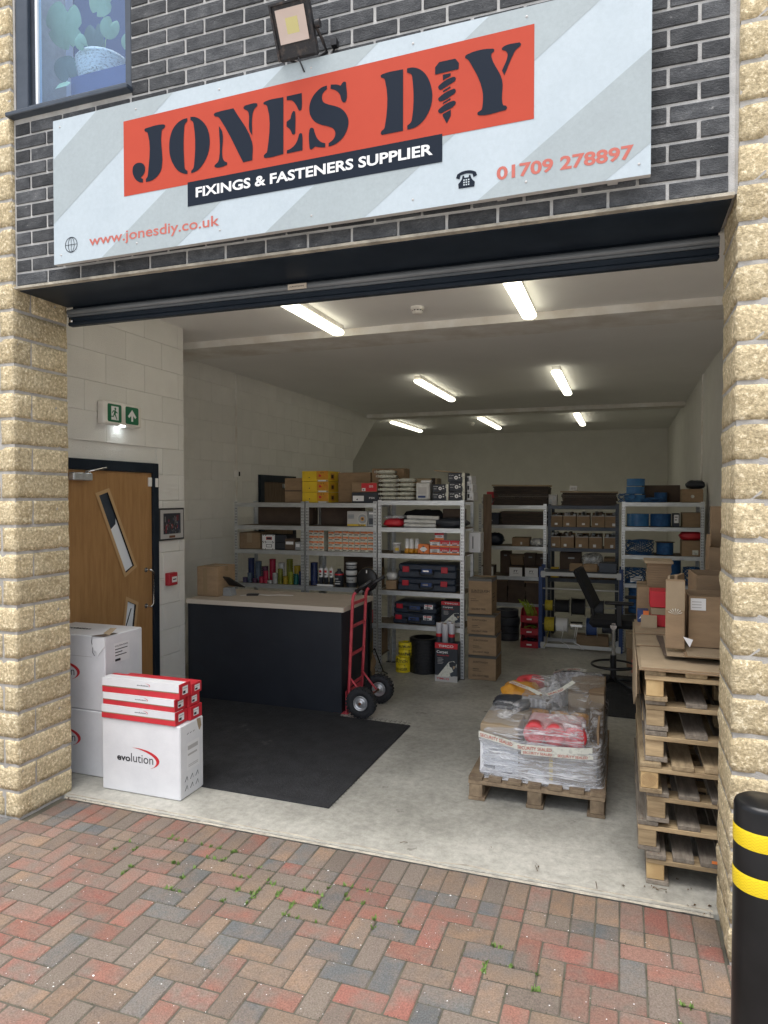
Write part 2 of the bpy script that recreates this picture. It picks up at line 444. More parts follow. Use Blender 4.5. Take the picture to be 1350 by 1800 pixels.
    def build(s, name, parent=None, loc=(0, 0, 0), rot=(0, 0, 0)):
        return link(name, s.mesh(name), parent, loc, rot)

def link(name, me, parent=None, loc=(0, 0, 0), rot=(0, 0, 0)):
    o = bpy.data.objects.new(name, me)
    COL.objects.link(o)
    o.location = loc; o.rotation_euler = rot
    if parent is not None: o.parent = parent
    return o
def tag(o, label=None, cat=None, group=None, kind=None):
    if label: o['label'] = label
    if cat: o['category'] = cat
    if group: o['group'] = group
    if kind: o['kind'] = kind
    return o
def thing(name, label, cat, loc=(0, 0, 0), rz=0.0, group=None):
    o = bpy.data.objects.new(name, None); COL.objects.link(o)
    o.location = loc; o.rotation_euler = (0, 0, rz); o.empty_display_size = .1
    return tag(o, label, cat, group)
def copy_tree(o, parent=None):
    c = o.copy(); COL.objects.link(c); c.parent = parent
    for ch in list(o.children): copy_tree(ch, c)
    return c

_txt = {}
def text_geo(s, bold=0.0):
    """outline of a word from Blender's built-in typeface, 1 unit high letters, flat in x/y, starting at x=0"""
    k = (s, bold)
    if k not in _txt:
        cu = bpy.data.curves.new('t', 'FONT'); cu.body = s; cu.size = 1.0; cu.offset = bold; cu.resolution_u = 3
        o = bpy.data.objects.new('t', cu); COL.objects.link(o)
        me = bpy.data.meshes.new_from_object(o.evaluated_get(bpy.context.evaluated_depsgraph_get()))
        _txt[k] = ([tuple(v.co) for v in me.vertices], [tuple(p.vertices) for p in me.polygons])
        bpy.data.objects.remove(o); bpy.data.curves.remove(cu); bpy.data.meshes.remove(me)
    return _txt[k]
def put_text(mb, s, x, z, w, h, m, y=0.0, bold=0.02, tilt=0.0, capref=None, M=None):
    """word fitted to width w and capital height h on a plane facing -y, its lower left at (x, z)"""
    v, f = text_geo(s, bold)
    if not v: return
    xs = [p[0] for p in v]
    x0, x1 = min(xs), max(xs)
    cap = 0.729 if capref is None else capref
    sx, sz = w / (x1 - x0), h / cap
    out = []
    for p in v:
        dx, dz = (p[0] - x0) * sx, p[1] * sz
        out.append((x + dx * math.cos(tilt) - dz * math.sin(tilt) * 0, y, z + dz + dx * math.sin(tilt)))
    mb.add(out, f, m, M)
def Rz(a): return Matrix.Rotation(a, 4, 'Z')
def T(x, y, z): return Matrix.Translation((x, y, z))

def smooth_poly(pts, n=4):
    """closed outline through pts: rounded where the turn is gentle, sharp where it is not"""
    N = len(pts); P_ = [Vector(p) for p in pts]
    corner = []
    for i in range(N):
        a = P_[i] - P_[i - 1]; b = P_[(i + 1) % N] - P_[i]
        corner.append(a.angle(b) > R(44) or False)
    out = []
    for i in range(N):
        p0, p1, p2, p3 = P_[i - 1], P_[i], P_[(i + 1) % N], P_[(i + 2) % N]
        L_ = (p2 - p1).length
        def tan(a, b, c, cr):
            if cr: return (p2 - p1)
            t = (b - a).normalized() + (c - b).normalized()
            return t.normalized() * L_
        t1 = tan(p0, p1, p2, corner[i]); t2 = tan(p1, p2, p3, corner[(i + 1) % N])
        both = corner[i] and corner[(i + 1) % N]
        steps = 1 if both else n
        for k in range(steps):
            s = k / steps
            h1 = 2 * s ** 3 - 3 * s ** 2 + 1; h2 = -2 * s ** 3 + 3 * s ** 2; h3 = s ** 3 - 2 * s ** 2 + s; h4 = s ** 3 - s ** 2
            q = p1 * h1 + p2 * h2 + t1 * h3 + t2 * h4
            out.append((q.x, q.y))
    return out

LET = {
 'J': [[(712,696),(813,698),(826,694),(829,687),(823,678),(811,672),(808,666),(807,487),(795,462),(771,441),(742,430),(711,428),(710,442),(720,454),(723,467),(723,670),(718,676),(708,681),(703,689),(706,695)],[(671,531),(692,523),(704,507),(705,486),(697,470),(680,456),(683,451),(692,448),(692,428),(672,433),(649,449),(633,474),(628,495),(633,518),(650,530)]],
 'O': [[(959,703),(958,688),(945,676),(941,657),(941,473),(944,457),(958,445),(958,430),(935,436),(903,455),(874,493),(857,532),(852,573),(856,622),(875,665),(905,691),(933,701)],[(977,705),(1003,700),(1030,685),(1057,659),(1076,627),(1086,586),(1085,541),(1071,498),(1044,460),(1017,439),(980,430),(979,442),(992,453),(996,467),(995,667),(990,680),(977,690)]],
 'N': [[(1127,700),(1220,702),(1321,525),(1322,439),(1272,437),(1144,666),(1135,676),(1116,683),(1110,692),(1116,698)],[(1282,703),(1340,704),(1350,700),(1350,689),(1333,676),(1325,658),(1322,555),(1306,585),(1302,666),(1294,678),(1280,686),(1274,694)],[(1139,632),(1158,600),(1158,482),(1166,462),(1184,450),(1184,441),(1178,438),(1121,436),(1111,444),(1116,450),(1132,461),(1139,478)]],
 'E': [[(1392,702),(1488,704),(1487,441),(1395,438),(1385,441),(1383,451),(1391,458),(1399,462),(1402,471),(1403,676),(1397,684),(1384,690),(1382,697)],[(1505,704),(1583,705),(1583,639),(1580,627),(1570,626),(1564,635),(1551,660),(1532,680),(1505,686)],[(1539,631),(1547,628),(1549,620),(1549,526),(1543,522),(1533,525),(1523,547),(1504,566),(1504,587),(1524,597),(1531,620)],[(1575,523),(1584,519),(1586,506),(1586,442),(1505,440),(1505,455),(1523,459),(1550,477),(1564,503),(1569,519)]],
 'S': [[(1729,714),(1758,709),(1778,700),(1789,713),(1796,715),(1804,710),(1806,630),(1800,621),(1789,623),(1782,634),(1774,661),(1754,683),(1728,696)],[(1710,714),(1710,697),(1695,688),(1687,676),(1686,660),(1692,643),(1714,629),(1754,612),(1780,597),(1802,573),(1814,547),(1816,523),(1808,495),(1791,468),(1762,447),(1738,439),(1718,437),(1718,452),(1740,465),(1750,481),(1750,499),(1741,514),(1719,527),(1679,543),(1648,563),(1628,591),(1621,618),(1624,648),(1639,677),(1664,700),(1686,711)],[(1633,538),(1642,532),(1648,513),(1661,484),(1679,465),(1701,455),(1701,436),(1674,441),(1650,448),(1640,442),(1630,437),(1623,442),(1621,453),(1621,527),(1625,536)]],
 'D': [[(1980,711),(2075,713),(2075,446),(1977,445),(1970,452),(1974,462),(1986,470),(1990,480),(1990,683),(1985,691),(1972,697),(1970,707)],[(2093,713),(2121,711),(2145,701),(2170,680),(2191,647),(2204,606),(2208,574),(2203,535),(2188,500),(2164,470),(2130,451),(2095,447),(2094,465),(2110,476),(2116,493),(2117,667),(2113,682),(2093,695)]],
 'screw': [[(2238,710),(2309,710),(2325,688),(2324,663),(2220,660),(2220,691)],[(2254,653),(2289,653),(2289,641),(2255,629)],[(2299,635),(2308,633),(2312,625),(2308,615),(2248,590),(2238,594),(2233,604),(2238,611)],[(2299,584),(2308,583),(2312,574),(2308,564),(2248,541),(2238,544),(2233,554),(2238,560)],[(2299,534),(2308,532),(2312,524),(2308,515),(2248,490),(2238,494),(2233,503),(2238,510)],[(2287,598),(2289,590),(2256,578),(2254,585)],[(2287,548),(2289,541),(2256,528),(2254,534)],[(2290,498),(2290,473),(2272,443),(2254,478),(2255,486)]],
 'Y': [[(2361,717),(2468,718),(2476,714),(2476,706),(2464,697),(2464,686),(2510,579),(2511,486),(2515,475),(2527,470),(2531,461),(2525,453),(2415,451),(2405,457),(2406,465),(2423,473),(2426,483),(2426,555),(2370,685),(2363,695),(2352,703),(2352,712)],[(2521,719),(2581,720),(2588,712),(2585,705),(2566,692),(2555,675),(2519,598),(2509,619),(2532,675),(2530,688),(2524,696),(2509,704),(2508,712)]],
}


# ================================================================== SETTING
g = MB(); g.box(-40, 40, -60, 2.94, -0.30, -0.045, 'ground_far'); g.box(-40, -4.76, 2.94, 40, -0.30, -0.045, 'ground_far'); g.box(1.62, 40, 2.94, 40, -0.30, -0.045, 'ground_far')
tag(g.build('ground'), kind='structure')
pav = MB(); pav.box(-6.5, 3.2, -1.2, 3.262, -0.044, -0.0165, 'joint_sand')
paving = tag(pav.build('paving'), kind='structure')

_cm = Matrix.Translation(cam.location) @ cam.rotation_euler.to_matrix().to_4x4()
_ci = _cm.inverted()
def project(p):
    v = _ci @ Vector(p)
    if v.z > -0.05: return None
    return (0.5 + v.x / -v.z * 24 / 27, 0.5 + v.y / -v.z * 24 / 36)
def in_view(p, mx=0.04, my=0.03):
    q = project(p)
    return q is not None and -mx < q[0] < 1 + mx and -my < q[1] < 1 + my

def paver_mesh(w, d, seed):
    rnd = random.Random(seed)
    m = MB(); b = 0.0035
    m.box(-w / 2 + .0026, w / 2 - .0026, -d / 2 + .0026, d / 2 - .0026, -0.05, 0, 'paver', bev=.0045)
    me = m.mesh('paver')
    for v in me.vertices:
        v.co.x += rnd.uniform(-.0009, .0009); v.co.y += rnd.uniform(-.0009, .0009)
    return me
full = [paver_mesh(.2, .1, i) for i in range(4)]
half = [paver_mesh(.1, .1, i + 9) for i in range(3)]
slots = []                         # (x, y, turned, half)
YS = 3.262
k = -62
while k < 32:
    x = k * .1 + .05
    slots.append((x, YS - .1, 1, 0))
    slots.append((x, YS - .25, 0, 1))
    k += 1
YH = YS - .30                      # herringbone begins below the soldier row and the row of halves
for j in range(-1, -44, -1):
    for i in range(-62, 32):
        s_ = (i + j) % 4
        if s_ == 3: slots.append((i * .1 + .1, YH + j * .1 + .05, 0, 0))
        elif s_ == 1:
            if j == -1: slots.append((i * .1 + .05, YH + j * .1 + .05, 0, 1))
            else: slots.append((i * .1 + .05, YH + j * .1 + .1, 1, 0))
rnd = random.Random(5)
near, rest = [], []
PIER_L, PIER_R = -3.235, 0.405
for s_ in slots:
    x, y, t, h = s_
    if y > YH + .02 and h == 0 and not t: continue
    if (x < PIER_L or x > PIER_R) and y > 2.94: continue
    (near if in_view((x, y, 0)) else rest).append(s_)
near.sort(key=lambda s_: (s_[0] ** 2 + s_[1] ** 2))
for s_ in near[300:]: rest.append(s_)
def paver_pose(s_, r):
    x, y, t, h = s_
    bump_ = 0.0
    return (x, y, -0.0125 + r.uniform(-.0012, .0012)), (r.uniform(-.006, .006), r.uniform(-.006, .006), (PI / 2 if t else 0) + r.uniform(-.008, .008))
for n_, s_ in enumerate(near[:300]):
    loc, rot = paver_pose(s_, rnd)
    link('paver', (half if s_[3] else full)[n_ % 3], paving, loc, rot)
# the pavers beyond: four shades of one part each would still be pieces, so they are joined
mb = MB()
for s_ in rest:
    x, y, t, h = s_
    if y < -1.1 or x < -6.4 or x > 3.1: continue
    w, d = (.1, .1) if h else ((.1, .2) if t else (.2, .1))
    mb.box(x - w / 2 + .002, x + w / 2 - .002, y - d / 2 + .002, y + d / 2 - .002, -.05, -.0125, 'outer_paver')
tag(mb.build('outer_pavers', paving), kind='stuff')

# ---- concrete floor of the unit
fl = MB()
fl.box(-7.2, .93, 3.275, 16.6, -.25, 0, 'concrete')
floor = tag(fl.build('floor'), kind='structure')
fi = MB()                                           # ragged cement fillet along the slab's edge
n = 90; pts = []
for i in range(n + 1):
    x = -3.22 + 3.61 * i / n
    pts.append((x, 3.262 + noise.noise((x * 9, 1, 0)) * .006))
for i in range(n + 1)[::-1]:
    x = -3.22 + 3.61 * i / n
    pts.append((x, 3.300 + noise.noise((x * 5, 7, 0)) * .02))
for i in range(n):
    a, b_, c, d = pts[i], pts[i + 1], pts[2 * n - i], pts[2 * n + 1 - i]
    z0 = lambda q: -.010 + .0015 * noise.noise((q[0] * 20, 0, 3))
    fi.add([(a[0], a[1], z0(a)), (b_[0], b_[1], z0(b_)), (c[0], c[1], .003), (d[0], d[1], .003)], [(0, 1, 2, 3)], 'fillet', smooth=True)
fi.build('cement_fillet', floor)

# ---- stone piers
def rock(w, d, h, rock_faces, seed, amp=.011, mname='stone'):
    """block 0..w, 0..d, 0..h whose named faces are pitched: bulging with a rough broken surface"""
    st = .030
    nx, ny, nz = max(2, round(w / st)), max(2, round(d / st)), max(3, round(h / st))
    idx = {}; v = []; f = []
    def pid(i, j, k):
        if (i, j, k) not in idx:
            x, y, z = w * i / nx, d * j / ny, h * k / nz
            p = Vector((x, y, z)); o = Vector(p)
            nn = noise.noise(Vector((x, y, z)) * 17 + Vector((seed * 3.1, seed, 0))) * .9 + .55 * noise.noise(Vector((x, y, z)) * 48 + Vector((0, seed, seed * 2.7)))
            def fall(a, b, c, e, lo_open=False, hi_open=False):
                m_ = min(9 if lo_open else a, 9 if hi_open else b - a, c, e - c)
                return min(1, max(0, m_ / .016))
            if '-y' in rock_faces and j == 0: o.y -= amp * (fall(x, w, z, h, '-x' in rock_faces, '+x' in rock_faces) * .25 + nn * .95)
            if '+x' in rock_faces and i == nx: o.x += amp * (fall(y, d, z, h, True) * .25 + nn * .95)
            if '-x' in rock_faces and i == 0: o.x -= amp * (fall(y, d, z, h, True) * .25 + nn * .95)
            # broken arrises
            if k == 0: o.z += .002 + .003 * abs(nn)
            if k == nz: o.z -= .002 + .003 * abs(nn)
            if i == 0 and '-x' not in rock_faces: o.x += .0015 + .002 * abs(nn)
            if i == nx and '+x' not in rock_faces: o.x -= .0015 + .002 * abs(nn)
            idx[i, j, k] = len(v); v.append(tuple(o))
        return idx[i, j, k]
    for i in range(nx):
        for k in range(nz): f.append((pid(i, 0, k), pid(i + 1, 0, k), pid(i + 1, 0, k + 1), pid(i, 0, k + 1)))
        for j in range(ny):
            f.append((pid(i, j, 0), pid(i, j + 1, 0), pid(i + 1, j + 1, 0), pid(i + 1, j, 0)))
            f.append((pid(i, j, nz), pid(i + 1, j, nz), pid(i + 1, j + 1, nz), pid(i, j + 1, nz)))
    for j in range(ny):
        for k in range(nz):
            f.append((pid(0, j, k), pid(0, j, k + 1), pid(0, j + 1, k + 1), pid(0, j + 1, k)))
            f.append((pid(nx, j, k), pid(nx, j + 1, k), pid(nx, j + 1, k + 1), pid(nx, j, k + 1)))
    m = MB(); m.add(v, f, mname, smooth=True)
    return m.mesh('stone')
CP, JN = .1524, .0125
CH = CP - JN
_rk = {}
def rk(key, n_, *a, **kw):
    kk = (key, n_ % 4)
    if kk not in _rk: _rk[kk] = rock(*a, seed=(n_ % 4) * 5 + len(key), **kw)
    return _rk[kk]

def pier(label, mx, name='stone_pier'):
    """mx = +1 the left pier (its reveal faces +x), -1 the right one"""
    X = -3.24 if mx > 0 else .41
    b = MB()
    if mx > 0:
        b.box(-4.75, X - .003, 2.9575, 3.345, -.04, 5.1, 'mortar_grey')
    else:
        b.box(X + .003, 1.6, 2.9575, 3.345, -.04, 5.1, 'mortar_grey')
    P_ = b.build(name)
    tag(P_, label, 'pier')
    face = '+x' if mx > 0 else '-x'
    top = 33
    for c in range(top):
        z = -.008 + c * CP + JN / 2
        above = z > 2.99
        A = c % 2 == (0 if mx > 0 else 1)
        lens = []
        if A: lens.append((.10 if mx > 0 else .145, .388))
        else: lens.append((.39 if mx > 0 else .42, .115))
        x = 0.0
        row = [(0.0, lens[0][0], lens[0][1])]
        x = lens[0][0] + JN
        rr = random.Random(c * 7 + (1 if mx > 0 else 2))
        while x < (1.05 if mx > 0 else .8):
            L_ = rr.choice((.29, .39, .44))
            row.append((x, L_, .11)); x += L_ + JN
        for q, (x0, L_, dep) in enumerate(row):
            wx = X - x0 - L_ if mx > 0 else X + x0
            first = q == 0
            fs = ('-y', face) if (first and not above) else ('-y',)
            dd = dep if not above else .11
            me = rk('%d%.3f%.3f%d' % (mx, L_, dd, len(fs)), c + q, L_, dd, CH, fs, amp=.0085)
            link('stone', me, P_, (wx, 2.955, z))
        if not A and not above:
            yy = 2.955 + .115 + JN
            me = rk('r%d' % mx, c, .10, .263, CH, (face,), amp=.0085 if mx > 0 else .005)
            link('stone', me, P_, (X - .10 if mx > 0 else X, yy, z))
    return P_
pier('pale yellow rough stone pier at the left of the opening behind the white boxes', 1)
pier('pale yellow rough stone pier at the right of the opening behind the bollard', -1)

# ---- dark brick wall above the opening
bw = MB()
bw.box(-3.24, -3.226, 2.976, 3.348, 3.012, 5.1, 'mortar_light')
bw.box(-3.226, .40, 2.976, 3.10, 3.012, 3.955, 'mortar_light')
bw.box(-2.435, .40, 2.976, 3.10, 3.955, 5.1, 'mortar_light')
bw.box(-3.226, .40, 3.10, 3.348, 3.012, 3.955, 'wall_paint')
bw.box(-2.435, .40, 3.10, 3.348, 3.955, 5.1, 'wall_paint')
bw.box(.40, .415, 2.979, 3.348, 3.012, 5.1, 'mortar_light')
wallb = tag(bw.build('brick_wall'), 'wall of dark grey bricks with pale joints above the wide opening, carrying the sign', 'wall')
def brick_mesh(w, seed):
    r = random.Random(seed); m = MB()
    m.box(0, w, 0, .09, 0, .0630, 'black_brick', bev=.0025)
    me = m.mesh('brick')
    for v in me.vertices:
        v.co.x += r.uniform(-.001, .001); v.co.z += r.uniform(-.0011, .0011)
    return me
bf = [brick_mesh(.2135, i) for i in range(5)]
bh = [brick_mesh(.1005, i + 20) for i in range(3)]
stuff = MB(); nb = 0; r = random.Random(3)
for c in range(27):
    z = 3.022 + c * .0755
    x = -3.226 + (0 if c % 2 == 0 else -.113)
    while x < .38:
        L_ = .216; x0 = x
        if x < -3.23: L_ = .103; x0 = x + .113
        if x0 + L_ > .395: L_ = .103
        if L_ == .103 and x0 + .103 > .40: break
        step = L_ + .010
        cx = x0 + L_ / 2
        skip = (z > 3.90 and x0 < -2.44)
        if z > 3.90 and x0 < -2.44 and x0 + L_ > -2.435 + .05:      # cut brick beside the window
            skip = True
            cutx = -2.432
            stuff.box(cutx, x0 + L_, 2.970, 3.06, z, z + .065, 'black_brick', bev=.0025)
        hidden = 3.19 < z < 3.74 and -2.8 < x0 and x0 + L_ < 0.0
        if not skip and not hidden:
            if in_view((cx, 2.97, z)) and nb < 300:
                link('brick', (bh if L_ < .2 else bf)[r.randrange(3)], wallb, (x0 + r.uniform(-.0015, .0015), 2.970 + r.uniform(-.0015, .0015), z)); nb += 1
            else:
                stuff.box(x0, x0 + L_, 2.970, 3.06, z, z + .065, 'black_brick', bev=.0025)
        x = x0 + step
tag(stuff.build('bricks_beyond', wallb), kind='stuff')
# cut brick course under the window sill (between 3.93 and the sill) stays mortar-bedded by the sill itself

# ---- steel lintel, shutter hood and rolled shutter
t = thing('roller_shutter', 'dark navy roller shutter rolled up under the brick wall, bottom rail showing', 'shutter', (-1.415, 3.2, 3.0))
def at(o, b, name): return b.build(name, o, loc=(-o.location.x, -o.location.y, -o.location.z))
b = MB(); b.box(-3.222, .392, 2.985, 3.335, 2.994, 3.006, 'navy_metal'); at(t, b, 'hood')
b = MB()
b.lathe([(.019, -3.222), (.019, .392)], (0, 3.345, 2.966), 'shutter_grey', 16, 'x')
b.box(-3.222, .392, 3.334, 3.362, 2.9345, 2.946, 'shutter_grey')
at(t, b, 'guide_bead')
b = MB(); b.box(-3.222, .392, 3.379, 3.388, 2.90, 3.06, 'navy_metal'); at(t, b, 'rear_plate')
b = MB()
b.box(-3.222, .392, 3.340, 3.372, 2.905, 2.934, 'navy_metal', bev=.003); b.box(-3.222, .392, 3.334, 3.378, 2.882, 2.9045, 'navy_metal', bev=.006)
at(t, b, 'bottom_rail')
b = MB(); b.box(-1.71, -1.60, 3.320, 3.3255, 2.948, 2.976, 'counter_edge')
put_text(b, 'CAUTION', -1.70, 2.959, .085, .007, 'print_black', y=3.3195)
at(t, b, 'rating_plate')
b = MB(); b.lathe([(.0001, 0), (.011, 0), (.011, .015), (.0001, .015)], (-3.19, 3.325, 2.91), 'chrome', 12, 'y'); at(t, b, 'bolt')
b = MB(); b.box(-3.226, .398, 2.950, 2.985, 2.999, 3.0115, 'fillet'); b.box(-3.226, .398, 2.985, 3.0, 3.0065, 3.0115, 'rail_grey')
L_ = b.build('lintel_flange', wallb)

# ---- interior shell
b = MB(); b.box(-7.3, 1.4, 3.35, 16.7, 3.35, 3.60, 'ceiling_paint')
ceil = tag(b.build('ceiling'), kind='structure')
b = MB(); b.box(-4.5, .93, 5.74, 6.22, 3.285, 3.3495, 'white_paint'); b.build('ceiling_beam', ceil)
b = MB(); b.box(-4.5, .93, 11.88, 12.25, 3.285, 3.3495, 'white_paint'); b.build('ceiling_beam', ceil)
b = MB(); b.box(.93, 1.4, 3.36, 16.7, -.1, 3.35, 'wall_paint')
wr = tag(b.build('right_wall'), kind='structure')
# joints of the painted blockwork on the right wall, faint: kept as thin reliefs
b = MB(); b.box(-7.3, .93, 16.4, 16.7, -.1, 3.35, 'wall_paint'); tag(b.build('back_wall'), kind='structure')
b = MB(); b.box(-7.5, -7.2, 11.3, 16.7, -.1, 3.35, 'wall_paint'); b.box(-7.5, -4.7, 11.2, 11.3, -.1, 3.35, 'wall_paint'); tag(b.build('side_bay_wall'), kind='structure')
b = MB(); b.box(.43, .93, 3.352, 3.40, -.02, 3.0, 'wall_paint'); b.box(-4.5, .93, 3.39, 3.42, 3.02, 3.35, 'wall_paint'); tag(b.build('front_wall'), kind='structure')

def block_wall(b, name, along, fixed, a0, a1, thick, nrm, ztop=3.35, bw_=.45, bh_=.225):
    """painted blocks laid on a backing: along 'y' at x=fixed facing nrm, or along 'x' at y=fixed"""
    w = tag(b.build(name), kind='structure')
    me = {}
    nrow = int(ztop / bh_) + 1
    cnt = 0
    for c in range(nrow):
        z = c * bh_
        h = min(bh_, ztop - z)
        if h < .03: continue
        a = a0 - (bw_ / 2 if c % 2 else 0)
        while a < a1 - .01:
            s0, s1 = max(a, a0), min(a + bw_, a1)
            L_ = s1 - s0
            key = (round(L_, 3), round(h, 3))
            if L_ > .02:
                if key not in me:
                    m = MB()
                    if along == 'y': m.box(0, .012, .0008, L_ - .0008, .0008, h - .0008, 'wall_paint', bev=.0022)
                    else: m.box(.0022, L_ - .0022, 0, .012, .0022, h - .0022, 'wall_paint', bev=.0035)
                    me[key] = m.mesh('block')
                if along == 'y': link('block', me[key], w, (fixed if nrm > 0 else fixed - .012, s0, z))
                else: link('block', me[key], w, (s0, fixed - .012, z))
            a += bw_
    return w
# near side wall with the oak door: leave the doorway clear
b = MB()
b.box(-4.5, -3.762, 3.35, 5.24, -.1, 3.35, 'wall_paint')
w = block_wall(b, 'door_wall', 'y', -3.762, 3.36, 5.24, 0, 1)
for o in list(w.children):
    y0, z0 = o.location.y, o.location.z
    y1 = y0 + max(v.co.y for v in o.data.vertices)
    if z0 < 2.10 and y0 < 4.80 and y1 > 3.42:
        if y1 > 4.87:                         # the block beside the frame is cut back to it
            m = MB(); h = max(v.co.z for v in o.data.vertices)
            m.box(0, .012, 0, y1 - 4.856, .0022, h, 'wall_paint', bev=.0035)
            o.data = m.mesh('block'); o.location.y = 4.856
        else:
            bpy.data.objects.remove(o)
b = MB(); b.box(-4.8, -4.512, 5.24, 11.2, -.1, 3.35, 'wall_paint')
b.prism([(11.2, 3.35), (12.45, 3.35), (11.2, 2.45)], -4.8, -4.5, 'wall_paint', 'x')
wl = block_wall(b, 'left_wall', 'y', -4.512, 5.24, 11.2, 0, 1)
b = MB(); b.box(-4.5, -3.762, 5.24, 5.252, 0, 3.35, 'wall_paint'); b.build('return_face', w)

# ================================================================== OUTSIDE THINGS
def clip_poly(poly, a, b, c):      # keep a*x + b*z <= c
    out = []
    for i in range(len(poly)):
        p, q = poly[i - 1], poly[i]
        dp, dq = a * p[0] + b * p[1] - c, a * q[0] + b * q[1] - c
        if dp <= 0 and dq <= 0: out.append(q)
        elif dp <= 0 or dq <= 0:
            s = dp / (dp - dq); r_ = (p[0] + (q[0] - p[0]) * s, p[1] + (q[1] - p[1]) * s)
            out.append(r_)
            if dq <= 0: out.append(q)
    return out
def flat(mb, poly, y, m):
    mb.add([(a, y, b) for a, b in poly], [tuple(range(len(poly)))], m)

SY = 2.90
sign = thing('shop_sign', 'large white and grey shop sign reading JONES DIY on the dark brick wall', 'sign', (-1.4, SY, 3.08))
SG = [(-2.889, 3.079), (.093, 3.102), (.093, 3.8635), (-2.886, 3.839)]
b = MB(); b.prism(SG, SY, SY + .028, 'sign_white', 'y', side='panel_edge'); at(sign, b, 'panel')
b = MB()
for x in (-2.6, -1.9, -1.2, -.5, -.05):
    b.box(x - .02, x + .02, SY + .0285, 2.969, 3.11, 3.80, 'panel_edge')
at(sign, b, 'batten')
for sx in (-2.84, -2.35, -1.86, -1.37, -.88, -.39, .05):
    for sz in (3.125 + .0077 * (sx + 2.889), 3.80 + .0077 * (sx + 2.889)):
        b = MB(); b.lathe([(.0005, -.0028), (.0045, -.0022), (.0055, -.0008)], (sx, SY, sz), 'panel_edge', 8, 'y'); at(sign, b, 'screw_head')
b = MB()
for a0, a1 in ((-3.67, -3.20), (-2.59, -2.13), (-1.64, -1.14), (-.63, -.12)):
    q = [(a0, 3.07), (a1, 3.07), (a1 + .82 / .72, 3.89), (a0 + .82 / .72, 3.89)]
    q = clip_poly(q, -1, 0, 2.8875); q = clip_poly(q, 1, 0, .0925)
    q = clip_poly(q, -.0077, 1, 3.863 - .0077 * .093 - .0003); q = clip_poly(q, .0077, -1, -(3.102 - .0077 * .093) - .0003)
    if len(q) > 2: flat(b, q, SY - .0006, 'sign_grey')
at(sign, b, 'grey_stripes')
b = MB(); flat(b, [(-2.4265, 3.375), (-.3585, 3.397), (-.3585, 3.783), (-2.4265, 3.755)], SY - .0012, 'sign_orange'); at(sign, b, 'orange_panel')
b = MB(); flat(b, [(-2.0425, 3.270), (-.7475, 3.283), (-.7475, 3.403), (-2.0425, 3.389)], SY - .0018, 'sign_navy'); at(sign, b, 'strapline_panel')
for nm, polys in LET.items():
    b = MB()
    for p in polys:
        q = [((x - 3000) / 1000, (z + 3000) / 1000) for x, z in p]
        q = smooth_poly(q, 5) if nm != 'screw' or len(p) == 8 else q
        flat(b, q, SY - .0026, 'sign_navy')
    o = at(sign, b, 'screw_emblem' if nm == 'screw' else 'letter')
    o['label'] = 'dark screw standing in for the letter I' if nm == 'screw' else 'stencil letter ' + nm
b = MB(); put_text(b, 'FIXINGS & FASTENERS SUPPLIER', -1.995, 3.3105, 1.205, .0475, 'print_white', y=SY - .0026, bold=.028, tilt=.0098); at(sign, b, 'strapline')
b = MB(); put_text(b, 'www.jonesdiy.co.uk', -2.652, 3.1525, .789, .053, 'sign_red_text', y=SY - .0016, bold=.012, tilt=.006); at(sign, b, 'web_address')
b = MB(); put_text(b, '01709 278897', -.512, 3.1705, .542, .0535, 'sign_red_text', y=SY - .0016, bold=.030, tilt=.008); at(sign, b, 'phone_number')
b = MB()
def ring(mb, cx, cz, rx, rz, w, m, y, n=40):
    v = []; f = []
    for i in range(n):
        a = 2 * PI * i / n
        v += [(cx + rx * math.cos(a), y, cz + rz * math.sin(a)), (cx + (rx - w) * math.cos(a), y, cz + (rz - w) * math.sin(a))]
    for i in range(n):
        j = (i + 1) % n; f.append((2 * i, 2 * j, 2 * j + 1, 2 * i + 1))
    mb.add(v, f, m)
gx, gz = -2.771, 3.172
ring(b, gx, gz, .041, .041, .0036, 'sign_navy', SY - .0016); ring(b, gx, gz, .021, .040, .003, 'sign_navy', SY - .0018)
flat(b, [(gx - .0013, gz - .04), (gx + .0013, gz - .04), (gx + .0013, gz + .04), (gx - .0013, gz + .04)], SY - .0020, 'sign_navy')
flat(b, [(gx - .04, gz - .0013), (gx + .04, gz - .0013), (gx + .04, gz + .0013), (gx - .04, gz + .0013)], SY - .0022, 'sign_navy')
at(sign, b, 'globe_symbol')
b = MB(); px, pz = -.641, 3.157
flat(b, smooth_poly([(px - .034, pz), (px + .034, pz), (px + .036, pz + .02), (px + .022, pz + .036), (px + .017, pz + .052), (px + .011, pz + .052), (px + .009, pz + .043), (px - .009, pz + .043), (px - .011, pz + .052), (px - .017, pz + .052), (px - .022, pz + .036), (px - .036, pz + .02)], 3), SY - .0016, 'sign_navy')
flat(b, smooth_poly([(px - .046, pz + .046), (px - .030, pz + .040), (px - .026, pz + .055), (px, pz + .060), (px + .026, pz + .055), (px + .030, pz + .040), (px + .046, pz + .046), (px + .040, pz + .062), (px + .018, pz + .071), (px - .018, pz + .071), (px - .040, pz + .062)], 3), SY - .0016, 'sign_navy')
for i in range(3):
    for j in range(3): flat(b, [(px - .0135 + i * .010, pz + .010 + j * .010), (px - .0075 + i * .010, pz + .010 + j * .010), (px - .0075 + i * .010, pz + .016 + j * .010), (px - .0135 + i * .010, pz + .016 + j * .010)], SY - .0022, 'sign_white')
at(sign, b, 'telephone_symbol')

